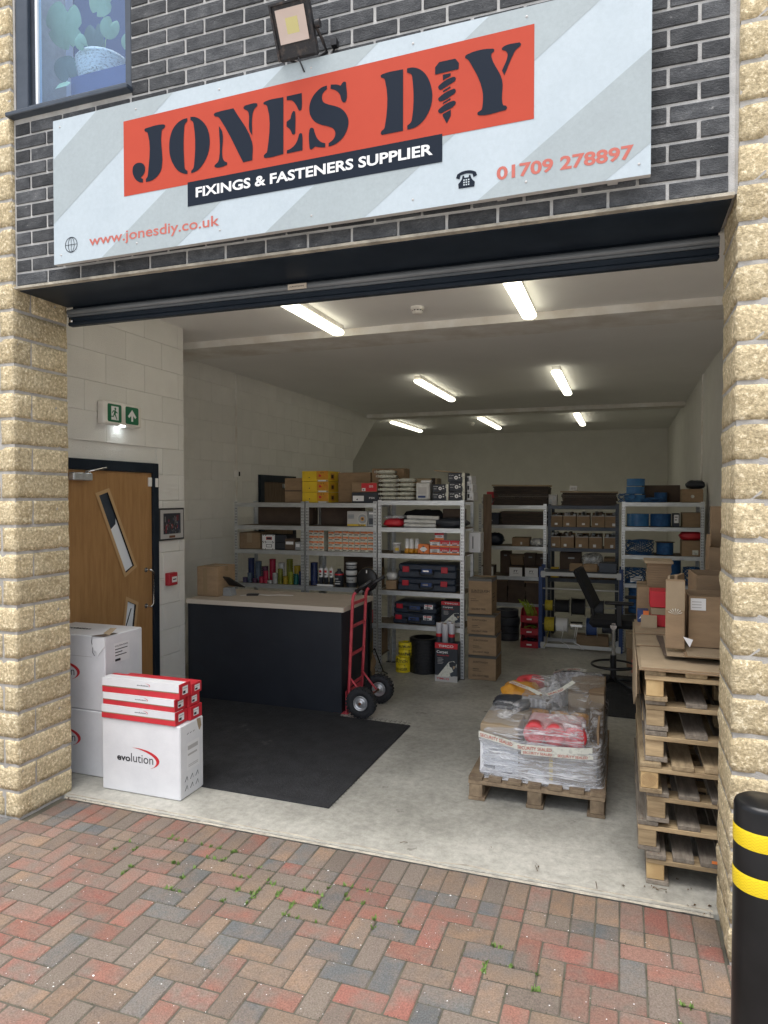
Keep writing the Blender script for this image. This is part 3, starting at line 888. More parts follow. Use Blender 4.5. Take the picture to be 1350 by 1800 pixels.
# ---- floodlight
t = thing('floodlight', 'square black weathered floodlight tilted down above the sign', 'floodlight', (-1.40, 2.97, 3.92))
M = T(-1.425, 2.840, 3.955) @ Matrix.Scale(.84, 4, (0, 0, 1)) @ Matrix.Rotation(R(24), 4, 'X') @ Matrix.Rotation(R(0), 4, 'Y')
b = MB(); b.box(-.098, .098, -.012, .018, -.125, .125, 'flood_body', bev=.008, M=M)
b.box(-.098, -.088, -.020, -.012, -.125, .125, 'flood_body', M=M); b.box(.088, .098, -.020, -.012, -.125, .125, 'flood_body', M=M)
b.box(-.088, .088, -.020, -.012, .115, .125, 'flood_body', M=M)
for i in range(7): b.box(-.075 + i * .023, -.071 + i * .023, .018, .042, -.10, .10, 'flood_body', M=M)
at(t, b, 'body')
b = MB(); o_ = [(-.072, -.055), (.072, -.055), (.072, .095), (-.072, .095)]; i_ = [(-.030, -.015), (.030, -.015), (.030, .055), (-.030, .055)]
v = [(x, -.0135, z) for x, z in o_] + [(x, -.0125 + .004, z) for x, z in i_]
b.add([(x, -.0175, z) for x, z in o_] + [(x, -.0135, z) for x, z in i_], [(0, 1, 5, 4), (1, 2, 6, 5), (2, 3, 7, 6), (3, 0, 4, 7)], 'flood_lens', M=M)
at(t, b, 'reflector')
b = MB(); b.add([(x, -.0138, z) for x, z in i_], [(0, 1, 2, 3)], 'flood_led', M=M); at(t, b, 'led_panel')
b = MB(); b.tube([(-1.325, 2.84, 3.965), (-1.315, 2.90, 3.93), (-1.315, 2.955, 3.905), (-1.42, 2.96, 3.86), (-1.50, 2.955, 3.905), (-1.525, 2.90, 3.93), (-1.525, 2.84, 3.965)], .008, 'flood_body', 6)
b.cyl((-1.315, 2.835, 3.955), .018, .02, 'flood_body', 10, 'x'); at(t, b, 'bracket')
b = MB(); b.tube([(-1.42, 2.87, 3.85), (-1.405, 2.90, 3.80), (-1.36, 2.94, 3.80), (-1.33, 2.96, 3.85), (-1.27, 2.964, 3.93)], .004, 'black_plastic', 6); b.box(-1.29, -1.262, 2.94, 2.969, 3.92, 3.95, 'black_plastic'); at(t, b, 'cable')

# ---- upstairs window
t = thing('window', 'dark framed upstairs window with pot plants behind the glass', 'window', (-2.83, 3.0, 3.96))
b = MB()
x0, x1, z0, z1 = -3.222, -2.437, 3.968, 5.08
b.box(x0, x0 + .085, 2.975, 3.04, z0, z1, 'navy_frame', bev=.004); b.box(x1 - .04, x1, 2.975, 3.04, z0, z1, 'navy_frame', bev=.004)
b.box(x0 + .0855, x1 - .0405, 2.977, 3.04, z0, z0 + .042, 'navy_frame', bev=.004); b.box(x0 + .0855, x1 - .0405, 2.977, 3.04, z1 - .05, z1, 'navy_frame', bev=.004)
b.box(x0 + .086, x0 + .104, 3.000, 3.04, z0 + .0425, z1 - .05, 'rack_dark')
b.box(x0 + .105, x0 + .122, 3.01, 3.04, z0 + .0425, z1 - .05, 'room_pale')
at(t, b, 'frame')
b = MB(); b.box(x0 - .03, x1 + .012, 2.925, 3.04, 3.944, 3.9675, 'navy_frame', bev=.004); at(t, b, 'sill')
b = MB(); b.box(x0 + .1225, x1 - .0405, 3.022, 3.028, z0 + .0425, z1 - .05, 'window_glass'); at(t, b, 'pane')
b = MB()                                             # the room behind, closed
b.box(-5.3, -1.6, 4.30, 4.34, 3.70, 6.3, 'room_navy'); b.box(-5.35, -5.3, 3.36, 4.3, 3.70, 6.3, 'room_pale'); b.box(-1.6, -1.55, 3.36, 4.3, 3.70, 6.3, 'room_navy')
b.box(-5.3, -1.6, 3.36, 4.3, 6.3, 6.34, 'room_pale'); b.box(-5.3, -1.6, 3.36, 4.3, 3.66, 3.70, 'room_navy')
b.box(-5.25, -4.06, 4.20, 4.29, 3.70, 6.3, 'room_pale'); b.box(-3.22, -2.437, 3.05, 3.34, 3.93, 3.955, 'room_navy')
tag(b.build('upstairs_room'), kind='structure')
def leaf(mb, c, r_, rot, m, notch=True):
    pts = []
    n = 36
    for i in range(n):
        a = 2 * PI * i / n
        rr = r_ * (1 + .22 * math.sin(a)) * (1.0 - .38 * math.exp(-((a - PI / 2) / .22) ** 2))
        if notch and i in (1, 19, 30): rr *= .78
        pts.append((rr * math.cos(a) * .85, rr * math.sin(a)))
    M_ = T(*c) @ Matrix.Rotation(rot[1], 4, 'Z') @ Matrix.Rotation(rot[2], 4, 'X') @ Matrix.Rotation(rot[0], 4, 'Y')
    v = [(0, -.02, 0)] + [(p[0], -abs(p[0]) * .25, p[1]) for p in pts]
    mb.add(v, [(0, i + 1, (i + 1) % n + 1) for i in range(n)], m, M_, True)
t = thing('potted_plant', 'large lobed pot plant in a white woven basket seen through the upstairs window', 'plant', (-2.84, 3.3, 4.04))
b = MB(); b.lathe([(.001, 0), (.11, 0), (.145, .05), (.15, .13), (.142, .14), (.13, .13)], (-2.90, 3.30, 4.25), 'weave', 24)
for i in range(7): b.lathe([(.128 + .0034 * i, .018 * i + .004), (.137 + .0034 * i, .018 * i + .012), (.129 + .0034 * i, .018 * i + .019)], (-2.90, 3.30, 4.25), 'weave', 24)
at(t, b, 'basket')
for q, (c, r_, ro, m_) in enumerate([((-3.06, 3.18, 4.53), .125, (.25, .2, .25), 'leaf'), ((-2.80, 3.2, 4.66), .12, (-.5, -.3, .1), 'leaf'), ((-3.08, 3.2, 4.34), .08, (2.9, .3, 0), 'leaf_dark'),
                                   ((-2.77, 3.2, 4.48), .06, (.4, .5, .2), 'leaf'), ((-2.90, 3.24, 4.47), .08, (.1, 0, .2), 'leaf_dark'), ((-2.90, 3.12, 4.40), .045, (2.6, 0, .2), 'leaf'), ((-3.04, 3.12, 4.17), .05, (1.4, 0, -.7), 'leaf'), ((-2.68, 3.25, 4.42), .05, (.9, .3, .2), 'leaf')]):
    b = MB(); leaf(b, c, r_, ro, m_, q in (0, 1)); at(t, b, 'leaf')
b = MB()
for c in ((-3.06, 3.2, 4.5), (-2.80, 3.2, 4.63), (-2.77, 3.2, 4.46), (-3.08, 3.2, 4.36)):
    b.tube([(-2.90, 3.29, 4.34), ((c[0] - 2.90) / 2 + .02, 3.22, (c[2] + 4.34) / 2 + .05), c], .004, 'leaf', 5)
at(t, b, 'stem')

b = MB(); b.box(-3.02, -2.62, 3.17, 3.42, 3.956, 4.249, 'room_navy')
tag(b.build('plant_stand'), 'plain dark plinth under the woven plant basket behind the upstairs glass', 'stand')

# ---- bollard
t = thing('bollard', 'glossy black round bollard with two yellow reflective bands at the right edge', 'bollard', (.380, 2.16, -.0125))
b = MB(); b.lathe([(.0005, .994), (.060, .992), (.070, .985), (.0735, .975), (.0735, -.03)], (0, 0, 0), 'bollard_black', 40); b.build('post', t)
for z_ in (.872, .748):
    b = MB(); b.lathe([(.0742, z_), (.0746, z_ + .002), (.0746, z_ + .048), (.0742, z_ + .050)], (0, 0, 0), 'reflective_yellow', 40)
    for k in range(12):
        for i in range(48):
            a = 2 * PI * i / 48; a2 = a + 2 * PI / 96
            if k < 5:
                zz = z_ + .005 + k * .0085
                up_ = .0045 if i % 2 else -.0045
                p = lambda an, z: (.0748 * math.cos(an), .0748 * math.sin(an), z)
                b.add([p(a, zz), p(a + 2 * PI / 48, zz + up_), p(a + 2 * PI / 48, zz + up_ + .0012), p(a, zz + .0012)], [(0, 1, 2, 3)], 'reflective_seam')
    b.build('reflective_band', t)

# ---- weeds, moss and litter in the paving joints
wd = MB(); r = random.Random(11)
WX = [(-2.05, 3.02), (-1.93, 2.96), (-2.25, 3.03), (-1.72, 2.90), (-1.62, 2.83), (-1.50, 2.86), (-1.45, 2.78), (-1.35, 2.88), (-1.28, 2.82), (-1.58, 2.74), (-1.7, 2.72), (-1.42, 2.68), (-1.95, 2.66),
      (-1.22, 2.9), (-1.12, 2.9), (-2.12, 2.88), (-2.3, 2.75), (-.95, 2.76), (-.45, 2.70), (-.30, 2.60), (.19, 2.62), (-.52, 2.58), (-2.45, 2.9), (-1.85, 3.1), (-1.3, 2.7), (-2.0, 2.8)]
def joint_points(cx, cy, rad):
    out = []
    for (x, y, t_, h_) in near:
        w, d = (.1, .1) if h_ else ((.1, .2) if t_ else (.2, .1))
        if abs(x - cx) > rad + .1 or abs(y - cy) > rad + .1: continue
        for q in range(10):
            s_ = q / 9 - .5
            out += [(x + s_ * w, y - d / 2), (x - w / 2, y + s_ * d)]
    out = [p for p in out if (p[0] - cx) ** 2 + (p[1] - cy) ** 2 < rad * rad]
    return out or [(cx, cy)]
for (wx, wy) in WX:
  JP = joint_points(wx, wy, .075)
  cl = [r.choice(JP) for _ in range(4)]
  for (cx, cy) in cl:
    for q in range(8):
        a = r.uniform(0, 2 * PI); d = abs(r.gauss(0, .006)); x, y = cx + d * math.cos(a), cy + d * math.sin(a)
        h = r.uniform(.006, .02); w = r.uniform(.003, .007); an = r.uniform(0, PI); lx, ly = r.uniform(-.012, .012), r.uniform(-.012, .012)
        wd.add([(x - w * math.cos(an), y - w * math.sin(an), -.013), (x + w * math.cos(an), y + w * math.sin(an), -.013), (x + lx + w * .3, y + ly, -.013 + h)], [(0, 1, 2)], 'weed')
tag(wd.build('joint_weeds'), kind='stuff')
ms = MB()
ALLJ = joint_points(-1.4, 2.4, 2.2)
NEARJ = [p for w_ in WX for p in joint_points(w_[0], w_[1], .16)]
for q in range(2600):
    x, y = r.choice(NEARJ if q % 2 else ALLJ); x += r.gauss(0, .002); y += r.gauss(0, .002)
    s_ = r.uniform(.001, .0032)
    z = -.0125 + .0012
    ms.add([(x - s_, y - s_ * r.uniform(.5, 1), z), (x + s_, y - s_ * .6, z), (x + s_ * .3, y + s_, z + .001)], [(0, 1, 2)], 'moss')
tag(ms.build('joint_moss'), kind='stuff')
lt = MB()
for (x, y) in ((-.40, 3.42), (.12, 3.40), (.16, 3.41), (.2, 3.38), (-.62, 3.50), (.02, 3.36), (.30, 3.44), (.26, 3.52), (-3.15, 3.25), (-3.05, 3.25), (.33, 3.30), (.38, 3.32), (.30, 3.29), (.36, 3.27)):
    for q in range(2):
        a = r.uniform(0, PI); l_ = r.uniform(.004, .012); w = l_ * .4; x_ = x + r.uniform(-.02, .02); y_ = y + r.uniform(-.015, .015)
        c_, s_ = math.cos(a), math.sin(a)
        lt.add([(x_ - l_ * c_, y_ - l_ * s_, .004), (x_ + w * s_, y_ - w * c_, .007), (x_ + l_ * c_, y_ + l_ * s_, .004), (x_ - w * s_, y_ + w * c_, .010)], [(0, 1, 2, 3)], 'dead_leaf')
for (x, y, a, l_) in ((-.38, 3.36, 1.9, .05), (.16, 3.385, .3, .05), (.17, 3.38, 2.2, .035), (-.1, 3.30, 1.7, .06), (-1.1, 3.40, .4, .04)):
    lt.tube([(x, y, .006), (x + l_ * math.cos(a) * .5, y + l_ * math.sin(a) * .5, .010), (x + l_ * math.cos(a), y + l_ * math.sin(a), .006)], .0016, 'dead_leaf', 4)
tag(lt.build('leaf_litter'), kind='stuff')
sp = MB()
for q in range(420):
    x, y = r.uniform(-3.0, .4), r.uniform(1.5, 3.1)
    s_ = r.choice((.0012, .0016, .002, .003, .005 if r.random() < .12 else .002))
    n = 6
    sp.add([(x + s_ * math.cos(2 * PI * i / n) * r.uniform(.7, 1.3), y + s_ * math.sin(2 * PI * i / n) * r.uniform(.7, 1.3), -.0108) for i in range(n)], [tuple(range(n))], 'print_white')
tag(sp.build('pale_droppings_specks'), kind='stuff')

# ================================================================== INSIDE: door side
t = thing('oak_door', 'oak veneer door with two slanted glass slots in a navy frame on the left wall', 'door', (-3.75, 4.3, 0))
X = -3.762
b = MB()
b.box(X, X + .035, 4.785, 4.853, 0, 2.115, 'navy_metal', bev=.003); b.box(X, X + .035, 3.76, 4.7845, 2.035, 2.115, 'navy_metal', bev=.003); b.box(X, X + .035, 3.69, 3.7595, 0, 2.115, 'navy_metal', bev=.003)
at(t, b, 'door_frame')
DX = X + .012                                   # face of the leaf
b = MB()
w1 = [(4.165, 1.845), (4.262, 1.872), (4.555, 1.275), (4.455, 1.225)]
w2 = [(4.475, 1.000), (4.575, .955), (4.49, .42), (4.38, .45)]
# leaf made of strips round the two slots
def leaf_with_holes(mb, y0, y1, z0, z1, holes, x, m):
    import mathutils.geometry as gm
    loops = [[Vector((y0, z0, 0)), Vector((y1, z0, 0)), Vector((y1, z1, 0)), Vector((y0, z1, 0))]] + [[Vector((a, c, 0)) for a, c in h] for h in holes]
    tri = gm.tessellate_polygon(loops)
    fl_ = [p for l in loops for p in l]
    mb.add([(x, p.x, p.y) for p in fl_], [tuple(q) for q in tri], m)
leaf_with_holes(b, 3.762, 4.783, .01, 2.033, [w1, w2], DX, 'oak')
at(t, b, 'door_leaf')
def offset_poly(pts, d):
    n = len(pts); c = Vector((sum(p[0] for p in pts) / n, sum(p[1] for p in pts) / n)); out = []
    L = []
    for i in range(n):
        a, b_ = Vector(pts[i]), Vector(pts[(i + 1) % n]); e = (b_ - a).normalized(); nn = Vector((e.y, -e.x))
        if nn.dot((a + b_) / 2 - c) < 0: nn = -nn
        L.append((a + nn * d, e))
    for i in range(n):
        (p, e), (q, g_) = L[i - 1], L[i]
        cr = e.x * g_.y - e.y * g_.x; s_ = ((q.x - p.x) * g_.y - (q.y - p.y) * g_.x) / cr
        out.append((p.x + e.x * s_, p.y + e.y * s_))
    return out
for wv in (w1, w2):
    b = MB(); n = 4; cy = sum(p[0] for p in wv) / 4; cz = sum(p[1] for p in wv) / 4
    outer = offset_poly(wv, .026); inner = offset_poly(wv, -.002)
    v = [(DX + .006, a, c) for a, c in outer] + [(DX + .006, a, c) for a, c in inner] + [(DX - .02, a, c) for a, c in inner]
    f = [(i, (i + 1) % 4, 4 + (i + 1) % 4, 4 + i) for i in range(4)] + [(4 + i, 4 + (i + 1) % 4, 8 + (i + 1) % 4, 8 + i) for i in range(4)]
    b.add(v, f[:4], 'oak_trim'); b.add(v, f[4:], 'slot'); fr = at(t, b, 'glazing_bead')  # bead's inner faces coloured near black, painting in the recess shade
    b = MB(); b.add([(DX - .012, a, c) for a, c in wv], [(0, 1, 2, 3)], 'door_glass')
    o = b.build('pane', t, loc=(-t.location.x, -t.location.y, -t.location.z))
b = MB(); b.add([(X - .0005 + .002, a, c) for a, c in [(4.13, .35), (4.65, .35), (4.65, 1.92), (4.13, 1.92)]], [(0, 1, 2, 3)], 'room_pale')
b.add([(X + .0025, a, c) for a, c in [(4.10, 1.50), (4.20, 1.50), (4.36, 1.62), (4.36, 1.92), (4.10, 1.92)]], [(0, 1, 2, 3, 4)], 'navy_frame')
b.tube([(X + .0045, 4.42, .5), (X + .0045, 4.49, .7), (X + .0045, 4.47, .8), (X + .0045, 4.53, .93)], .004, 'slot', 5)
b.tube([(X + .0045, 4.52, .6), (X + .0045, 4.45, .75), (X + .0045, 4.50, .86)], .004, 'slot', 5)
at(t, b, 'hallway_beyond')
b = MB()
b.tube([(DX, 4.70, 1.225), (DX + .055, 4.705, 1.228), (DX + .062, 4.725, 1.205), (DX + .062, 4.725, .945), (DX + .055, 4.705, .922), (DX, 4.70, .925)], .009, 'chrome', 10)
b.cyl((DX, 4.70, 1.225), .02, .006, 'chrome', 14, 'x'); b.cyl((DX, 4.70, .925), .02, .006, 'chrome', 14, 'x')
at(t, b, 'handle')
b = MB(); b.box(DX + .001, DX + .05, 3.87, 4.06, 1.955, 2.01, 'galvanised', bev=.006); b.tube([(DX + .05, 3.98, 2.015), (DX + .11, 4.12, 2.05), (DX + .04, 4.22, 2.055)], .008, 'chrome', 6)
at(t, b, 'door_closer')
b = MB(); b.box(DX + .001, DX + .016, 4.735, 4.775, 1.92, 1.995, 'white_paint', bev=.003); b.box(X + .0355, X + .05, 4.80, 4.83, 1.915, 1.99, 'white_paint', bev=.003); at(t, b, 'door_contact')

t = thing('exit_sign', 'white framed green emergency exit sign with running figure and up arrow above the door', 'sign', (-3.74, 4.37, 2.47))
M = T(-3.70, 4.37, 2.475) @ Rz(R(90)) # local x -> +y, local -y -> +x (faces into the room)
b = MB(); b.box(-.215, .215, -.018, .045, -.088, .088, 'white_paint', bev=.01, M=M); at(t, b, 'casing')
def rrect(x0, x1, z0, z1, rr=.014):
    pts = []
    for cx, cz, a in ((x1 - rr, z0 + rr, -90), (x1 - rr, z1 - rr, 0), (x0 + rr, z1 - rr, 90), (x0 + rr, z0 + rr, 180)):
        for k in range(5): pts.append((cx + rr * math.cos(R(a + k * 22.5)), cz + rr * math.sin(R(a + k * 22.5))))
    return pts
b = MB()
for x0_, x1_ in ((-.175, -.022), (.022, .175)):
    q = rrect(x0_, x1_, -.068, .068); b.add([(a, -.0188, c) for a, c in q], [tuple(range(len(q)))], 'green_sign', M=M)
at(t, b, 'green_panel')
b = MB()
q = [(-.135, -.052), (-.055, -.052), (-.055, .052), (-.135, .052)]; b.add([(a, -.0193, c) for a, c in q], [(0, 1, 2, 3)], 'print_white', M=M)
at(t, b, 'white_doorway')
b = MB(); b.add([(a, -.0193, c) for a, c in [(.088, -.045), (.110, -.045), (.110, .0), (.135, -.02), (.148, -.006), (.099, .048), (.050, -.006), (.063, -.02), (.088, .0)]], [tuple(range(9))], 'print_white', M=M)
at(t, b, 'white_arrow')
b = MB()
q = [(-.092 + .010 * math.cos(k * PI / 6), .034 + .010 * math.sin(k * PI / 6)) for k in range(12)]; b.add([(a, -.0199, c) for a, c in q], [tuple(range(12))], 'green_sign', M=M)
for pl in ([(-.112, .020), (-.088, .024), (-.080, .012), (-.066, .006), (-.068, .000), (-.084, .004), (-.090, -.006), (-.082, -.022), (-.072, -.046), (-.080, -.048), (-.092, -.024), (-.104, -.012), (-.110, -.030), (-.138, -.030), (-.138, -.023), (-.116, -.022), (-.108, .002), (-.104, .012), (-.116, .010), (-.124, -.004), (-.130, -.001), (-.121, .016)],):
    b.add([(a, -.0199, c) for a, c in pl], [tuple(range(len(pl)))], 'green_sign', M=M)
at(t, b, 'running_figure')
b = MB(); b.box(-.02, .02, -.012, .0, -.095, -.0885, 'led', M=M); at(t, b, 'emergency_lamp')

t = thing('framed_picture', 'small framed aerial city picture with a grey mount hung beside the oak door', 'picture', (-3.75, 5.03, 1.6))
M = T(-3.75, 5.03, 1.595) @ Rz(R(90))
b = MB(); b.box(-.175, .175, -.022, .001, -.14, .14, 'black_plastic', bev=.003, M=M); at(t, b, 'frame')
b = MB(); b.add([(-.160, -.0228, -.125), (.160, -.0228, -.125), (.160, -.0228, .125), (-.160, -.0228, .125)], [(0, 1, 2, 3)], 'panel_edge', M=M); at(t, b, 'mount')
b = MB(); r = random.Random(4)
b.add([(-.12, -.0234, -.085), (.12, -.0234, -.085), (.12, -.0234, .095), (-.12, -.0234, .095)], [(0, 1, 2, 3)], 'black_card', M=M)
for k in range(110):
    x = r.uniform(-.115, .11); z = r.uniform(-.083, .03); w_ = r.uniform(.002, .008); h = r.uniform(.006, .03) + (.03 if z > .0 and r.random() < .3 else 0)
    b.add([(x, -.0240, z), (x + w_, -.0240, z), (x + w_, -.0240, z + h), (x, -.0240, z + h)], [(0, 1, 2, 3)], r.choice(('carton_dark', 'print_red', 'rack_dark', 'panel_edge', 'navy_frame', 'room_navy', 'rail_grey')), M=M)
at(t, b, 'print')
b = MB(); b.box(-.04, .04, -.0245, -.023, -.119, -.099, 'rust', M=M); at(t, b, 'caption_plate')
t = thing('fire_call_point', 'small red fire alarm call point on the pale wall below the framed picture', 'alarm', (-3.75, 5.02, 1.12))
M = T(-3.75, 5.015, 1.115) @ Rz(R(90))
b = MB(); b.box(-.06, .06, -.045, .001, -.055, .055, 'red_plastic', bev=.005, M=M); at(t, b, 'housing')
b = MB(); b.box(-.022, .045, -.0475, -.0455, -.028, .020, 'print_white', M=M); b.box(-.012, .035, -.0482, -.0478, -.008, .002, 'print_black', M=M); at(t, b, 'glass_plate')

# conduit, switch box and smoke detector
t = thing('cable_conduit', 'thin white vertical conduit with a black box running down the left wall', 'conduit', (-4.5, 7.34, 1.8))
b = MB(); b.box(-4.4995, -4.482, 7.33, 7.35, 1.72, 3.349, 'white_paint'); at(t, b, 'trunking')
b = MB(); b.box(-4.4995, -4.46, 7.30, 7.38, 2.07, 2.15, 'white_paint', bev=.004); b.box(-4.459, -4.455, 7.335, 7.365, 2.085, 2.14, 'slot'); at(t, b, 'switch')
b = MB(); b.box(.912, .9295, 9.32, 9.345, 1.7, 3.349, 'white_paint'); tag(b.build('wall_trunking'), 'thin pale vertical trunking on the right hand wall', 'conduit')
for (x, y, lb) in ((-1.56, 5.27, 'round white smoke detector on the ceiling between the two front lights'), (-2.95, 13.9, 'round white smoke detector on the far ceiling behind the second beam')):
    t = thing('smoke_detector', lb, 'detector', (x, y, 3.35), group='smoke detectors on the ceiling')
    b = MB(); b.lathe([(.055, -.0005), (.055, -.02), (.050, -.024), (.040, -.026), (.040, -.034), (.044, -.036), (.040, -.050), (.025, -.056), (.0005, -.057)], (0, 0, 0), 'white_paint', 24); b.build('housing', t)
    b = MB(); [b.box(.0395, .0415, -.006, .006, -.0345, -.027, 'slot', M=Rz(k * PI / 5)) for k in range(10)]; b.build('vent', t)

# ceiling lights
LIGHTS = [(-2.39, 3.70, 5.64, 'pale yellow strip light nearest the door side, just behind the shutter'), (-.72, 3.70, 5.64, 'pale yellow strip light at front right, just behind the shutter'),
          (-2.44, 8.23, 10.10, 'middle row strip light, the left one of two between the ceiling beams'), (-.745, 8.15, 10.03, 'middle row strip light, the right one of two between the ceiling beams'),
          (-4.27, 12.67, 14.69, 'far strip light, leftmost of the three behind the second beam'), (-2.51, 12.54, 14.62, 'far strip light, centre of the three behind the second beam'), (-.78, 12.47, 14.47, 'far strip light, rightmost of the three behind the second beam')]
for (x, y0, y1, lb) in LIGHTS:
    t = thing('strip_light', lb, 'ceiling light', (x, (y0 + y1) / 2, 3.35), group='strip lights on the ceiling')
    h = (y1 - y0) / 2
    b = MB(); b.box(-.045, .045, -h + .02, h - .02, -.05, -.0005, 'white_paint'); b.build('fitting', t)
    b = MB()
    pr = [(-.056, -.052), (-.059, -.070), (-.045, -.086), (-.018, -.094), (.018, -.094), (.045, -.086), (.059, -.070), (.056, -.052)]
    ys = [(-h, .55), (-h + .02, .85), (-h + .05, 1), (h - .05, 1), (h - .02, .85), (h, .55)]
    v = [(a * s_, y, -.052 + (c + .052) * s_) for y, s_ in ys for a, c in pr]
    n = len(pr); f = [(j * n + i, (j + 1) * n + i, (j + 1) * n + (i + 1) % n, j * n + (i + 1) % n) for j in range(len(ys) - 1) for i in range(n)]
    f += [tuple(range(n)), tuple(range((len(ys) - 1) * n, len(ys) * n))[::-1]]
    b.add(v, f, 'tube_light'); b.build('diffuser', t)

# ================================================================== cartons and printed boxes
def carton(name, label, x0, x1, y0, y1, z0, z1, m='carton', group=None, tape='tape_clear', prints=(), rz=0.0, cat='carton', flaps=True, bev=.004):
    """closed cardboard box with a centre tape; prints: (text, u, v, w, h, material) in fractions of the front"""
    cx, cy = (x0 + x1) / 2, (y0 + y1) / 2
    t = thing(name, label, cat, (cx, cy, z0), rz, group)
    w, d, h = x1 - x0, y1 - y0, z1 - z0
    b = MB(); b.box(-w / 2, w / 2, -d / 2, d / 2, .0015, h, m, bev=min(bev, w / 8, h / 8)); 
    body = b.build('box_body', t)
    if tape:
        b = MB(); tw = min(.025, d * .1)
        b.add([(-w / 2 - .0006, -tw, h - h * .18), (-w / 2 - .0006, tw, h - h * .18), (-w / 2 - .0006, tw, h + .0006), (-w / 2 - .0006, -tw, h + .0006), (w / 2 + .0006, tw, h + .0006), (w / 2 + .0006, -tw, h + .0006), (w / 2 + .0006, tw, h * .82), (w / 2 + .0006, -tw, h * .82)],
              [(0, 1, 2, 3), (3, 2, 4, 5), (5, 4, 6, 7)], tape)
        b.build('packing_tape', t)
    if prints:
        b = MB()
        for p in prints:
            kind, u, v_, pw, ph, pm = p[:6]
            px_, pz_ = (0, 0) if kind == 'poly' else (-w / 2 + u * w, v_ * h)
            yy = -d / 2 - .0009 - .0004 * (p[6] if len(p) > 6 else 0)
            if kind == 'rect': b.add([(px_, yy, pz_), (px_ + pw * w, yy, pz_), (px_ + pw * w, yy, pz_ + ph * h), (px_, yy, pz_ + ph * h)], [(0, 1, 2, 3)], pm)
            elif kind == 'disc':
                rr = ph * h / 2
                b.add([(px_ + rr * math.cos(k * PI / 8), yy, pz_ + rr * math.sin(k * PI / 8)) for k in range(16)], [tuple(range(16))], pm)
            elif kind == 'poly': b.add([(-w / 2 + a * w, yy, c * h) for a, c in u], [tuple(range(len(u)))], pm)
            else: put_text(b, kind, px_, pz_, pw * w, ph * h, pm, y=yy)
        b.build('printing', t)
    return t
def side_print(t, x, items, face=1):
    """printing on the +x side of a box; items in metres (y0, z0, y1, z1, material) or (text, y0, z0, w, h, material)"""
    b = MB(); q = 0
    for it in items:
        q += 1
        if isinstance(it[0], str):
            put_text(b, it[0], it[1], it[2], it[3], it[4], it[5], y=0, M=T(x + .0006 + q * .0003, 0, 0) @ Rz(R(90)))
        else:
            y0, z0, y1, z1, m = it; b.add([(x + .0006 + q * .0003, y0, z0), (x + .0006 + q * .0003, y1, z0), (x + .0006 + q * .0003, y1, z1), (x + .0006 + q * .0003, y0, z1)], [(0, 1, 2, 3)], m)
    b.build('side_printing', t)

# ---- the white power tool cartons by the left pier
def swoosh(mb, cx, cz, s, y, m='print_red'):
    out = []
    for k in range(15):
        a = R(100 - k * 150 / 14); out.append((cx + s * 1.0 * math.cos(a) * (1.05), cz + s * .40 * math.sin(a) - (0)))
    inn = []
    for k in range(15):
        a = R(100 - k * 150 / 14); th = .16 * math.sin(PI * min(1, (k / 14) * 1.05)) ; inn.append((cx + s * (1.05 - th) * math.cos(a) - s * .02 * k / 14, cz + s * (.40 - th * .6) * math.sin(a)))
    mb.add([(a, y, c) for a, c in out + inn[::-1]], [(k, k + 1, 28 - k, 29 - k) for k in range(14)], m)
def tool_carton(label, x0, x1, y0, y1, z0, z1, textx, group='white power tool cartons', lz=.42, ts=.20):
    t = carton('white_carton', label, x0, x1, y0, y1, z0, z1, 'white_card', group, tape=None, bev=.006)
    w, d, h = x1 - x0, y1 - y0, z1 - z0
    b = MB(); yy = -d / 2 - .001
    put_text(b, 'evo', textx, h * lz, ts * .38, ts * .155, 'print_black', y=yy, bold=.03, capref=.55 * 1.32)
    put_text(b, 'lution', textx + ts * .40, h * lz, ts * .62, ts * .215, 'print_black', y=yy, bold=.0)
    swoosh(b, textx + ts * .54, h * lz + ts * .09, ts * .62, yy)
    b.build('brand_lettering', t)
    return t
t1 = tool_carton('front white carton with a red swoosh logo beneath the flat red boxes', -3.080, -2.500, 3.435, 3.675, 0, .452, -.175, lz=.44, ts=.265)
side_print(t1, .29, [(-.055, .16, .075, .33, 'print_white'), (-.045, .285, .06, .31, 'panel_edge'), (-.045, .25, .05, .262, 'panel_edge'), (-.04, .18, .06, .184, 'panel_edge'), (-.04, .19, .06, .194, 'panel_edge')])
b = MB(); yy = .2908
for k in range(3):
    for q in range(2):
        y0_ = -.075 + k * .055; z0_ = .045 + q * .055
        b.tube([(yy, y0_, z0_), (yy, y0_ + .022, z0_ + .028)], .0016, 'print_black', 4); b.tube([(yy, y0_ + .03, z0_), (yy, y0_ + .022, z0_ + .028)], .0012, 'print_black', 4)
for k in range(3): b.tube([(yy, -.05 + k * .03, .385), (yy, -.035 + k * .03, .39)], .0016, 'print_black', 4)
tag(b.build('handling_marks', t1), kind='stuff')
b = MB(); b.prism([(.05, .452), (.085, .448), (.095, .40), (.075, .375), (.06, .41)], .2902, .2935, 'carton_pale', 'x'); b.build('torn_flap', t1)
t2 = tool_carton('white carton on the floor behind the pier, underneath the torn white carton', -3.77, -3.165, 3.56, 3.95, 0, .432, -.215, lz=.50, ts=.265)
t3 = tool_carton('white carton with a torn top corner stacked beside the oak door', -3.76, -3.168, 3.565, 3.93, .4335, .925, -.225, lz=.45, ts=.265)
side_print(t3, .296, [(-.10, .30, .05, .43, 'print_white'), ('EVOLUTION POWER', -.09, .405, .125, .010, 'print_black'), (-.09, .385, .03, .391, 'print_black'), (-.09, .365, -.02, .371, 'print_black'), (-.09, .345, .02, .351, 'print_black'), (-.09, .310, -.04, .325, 'print_black')])
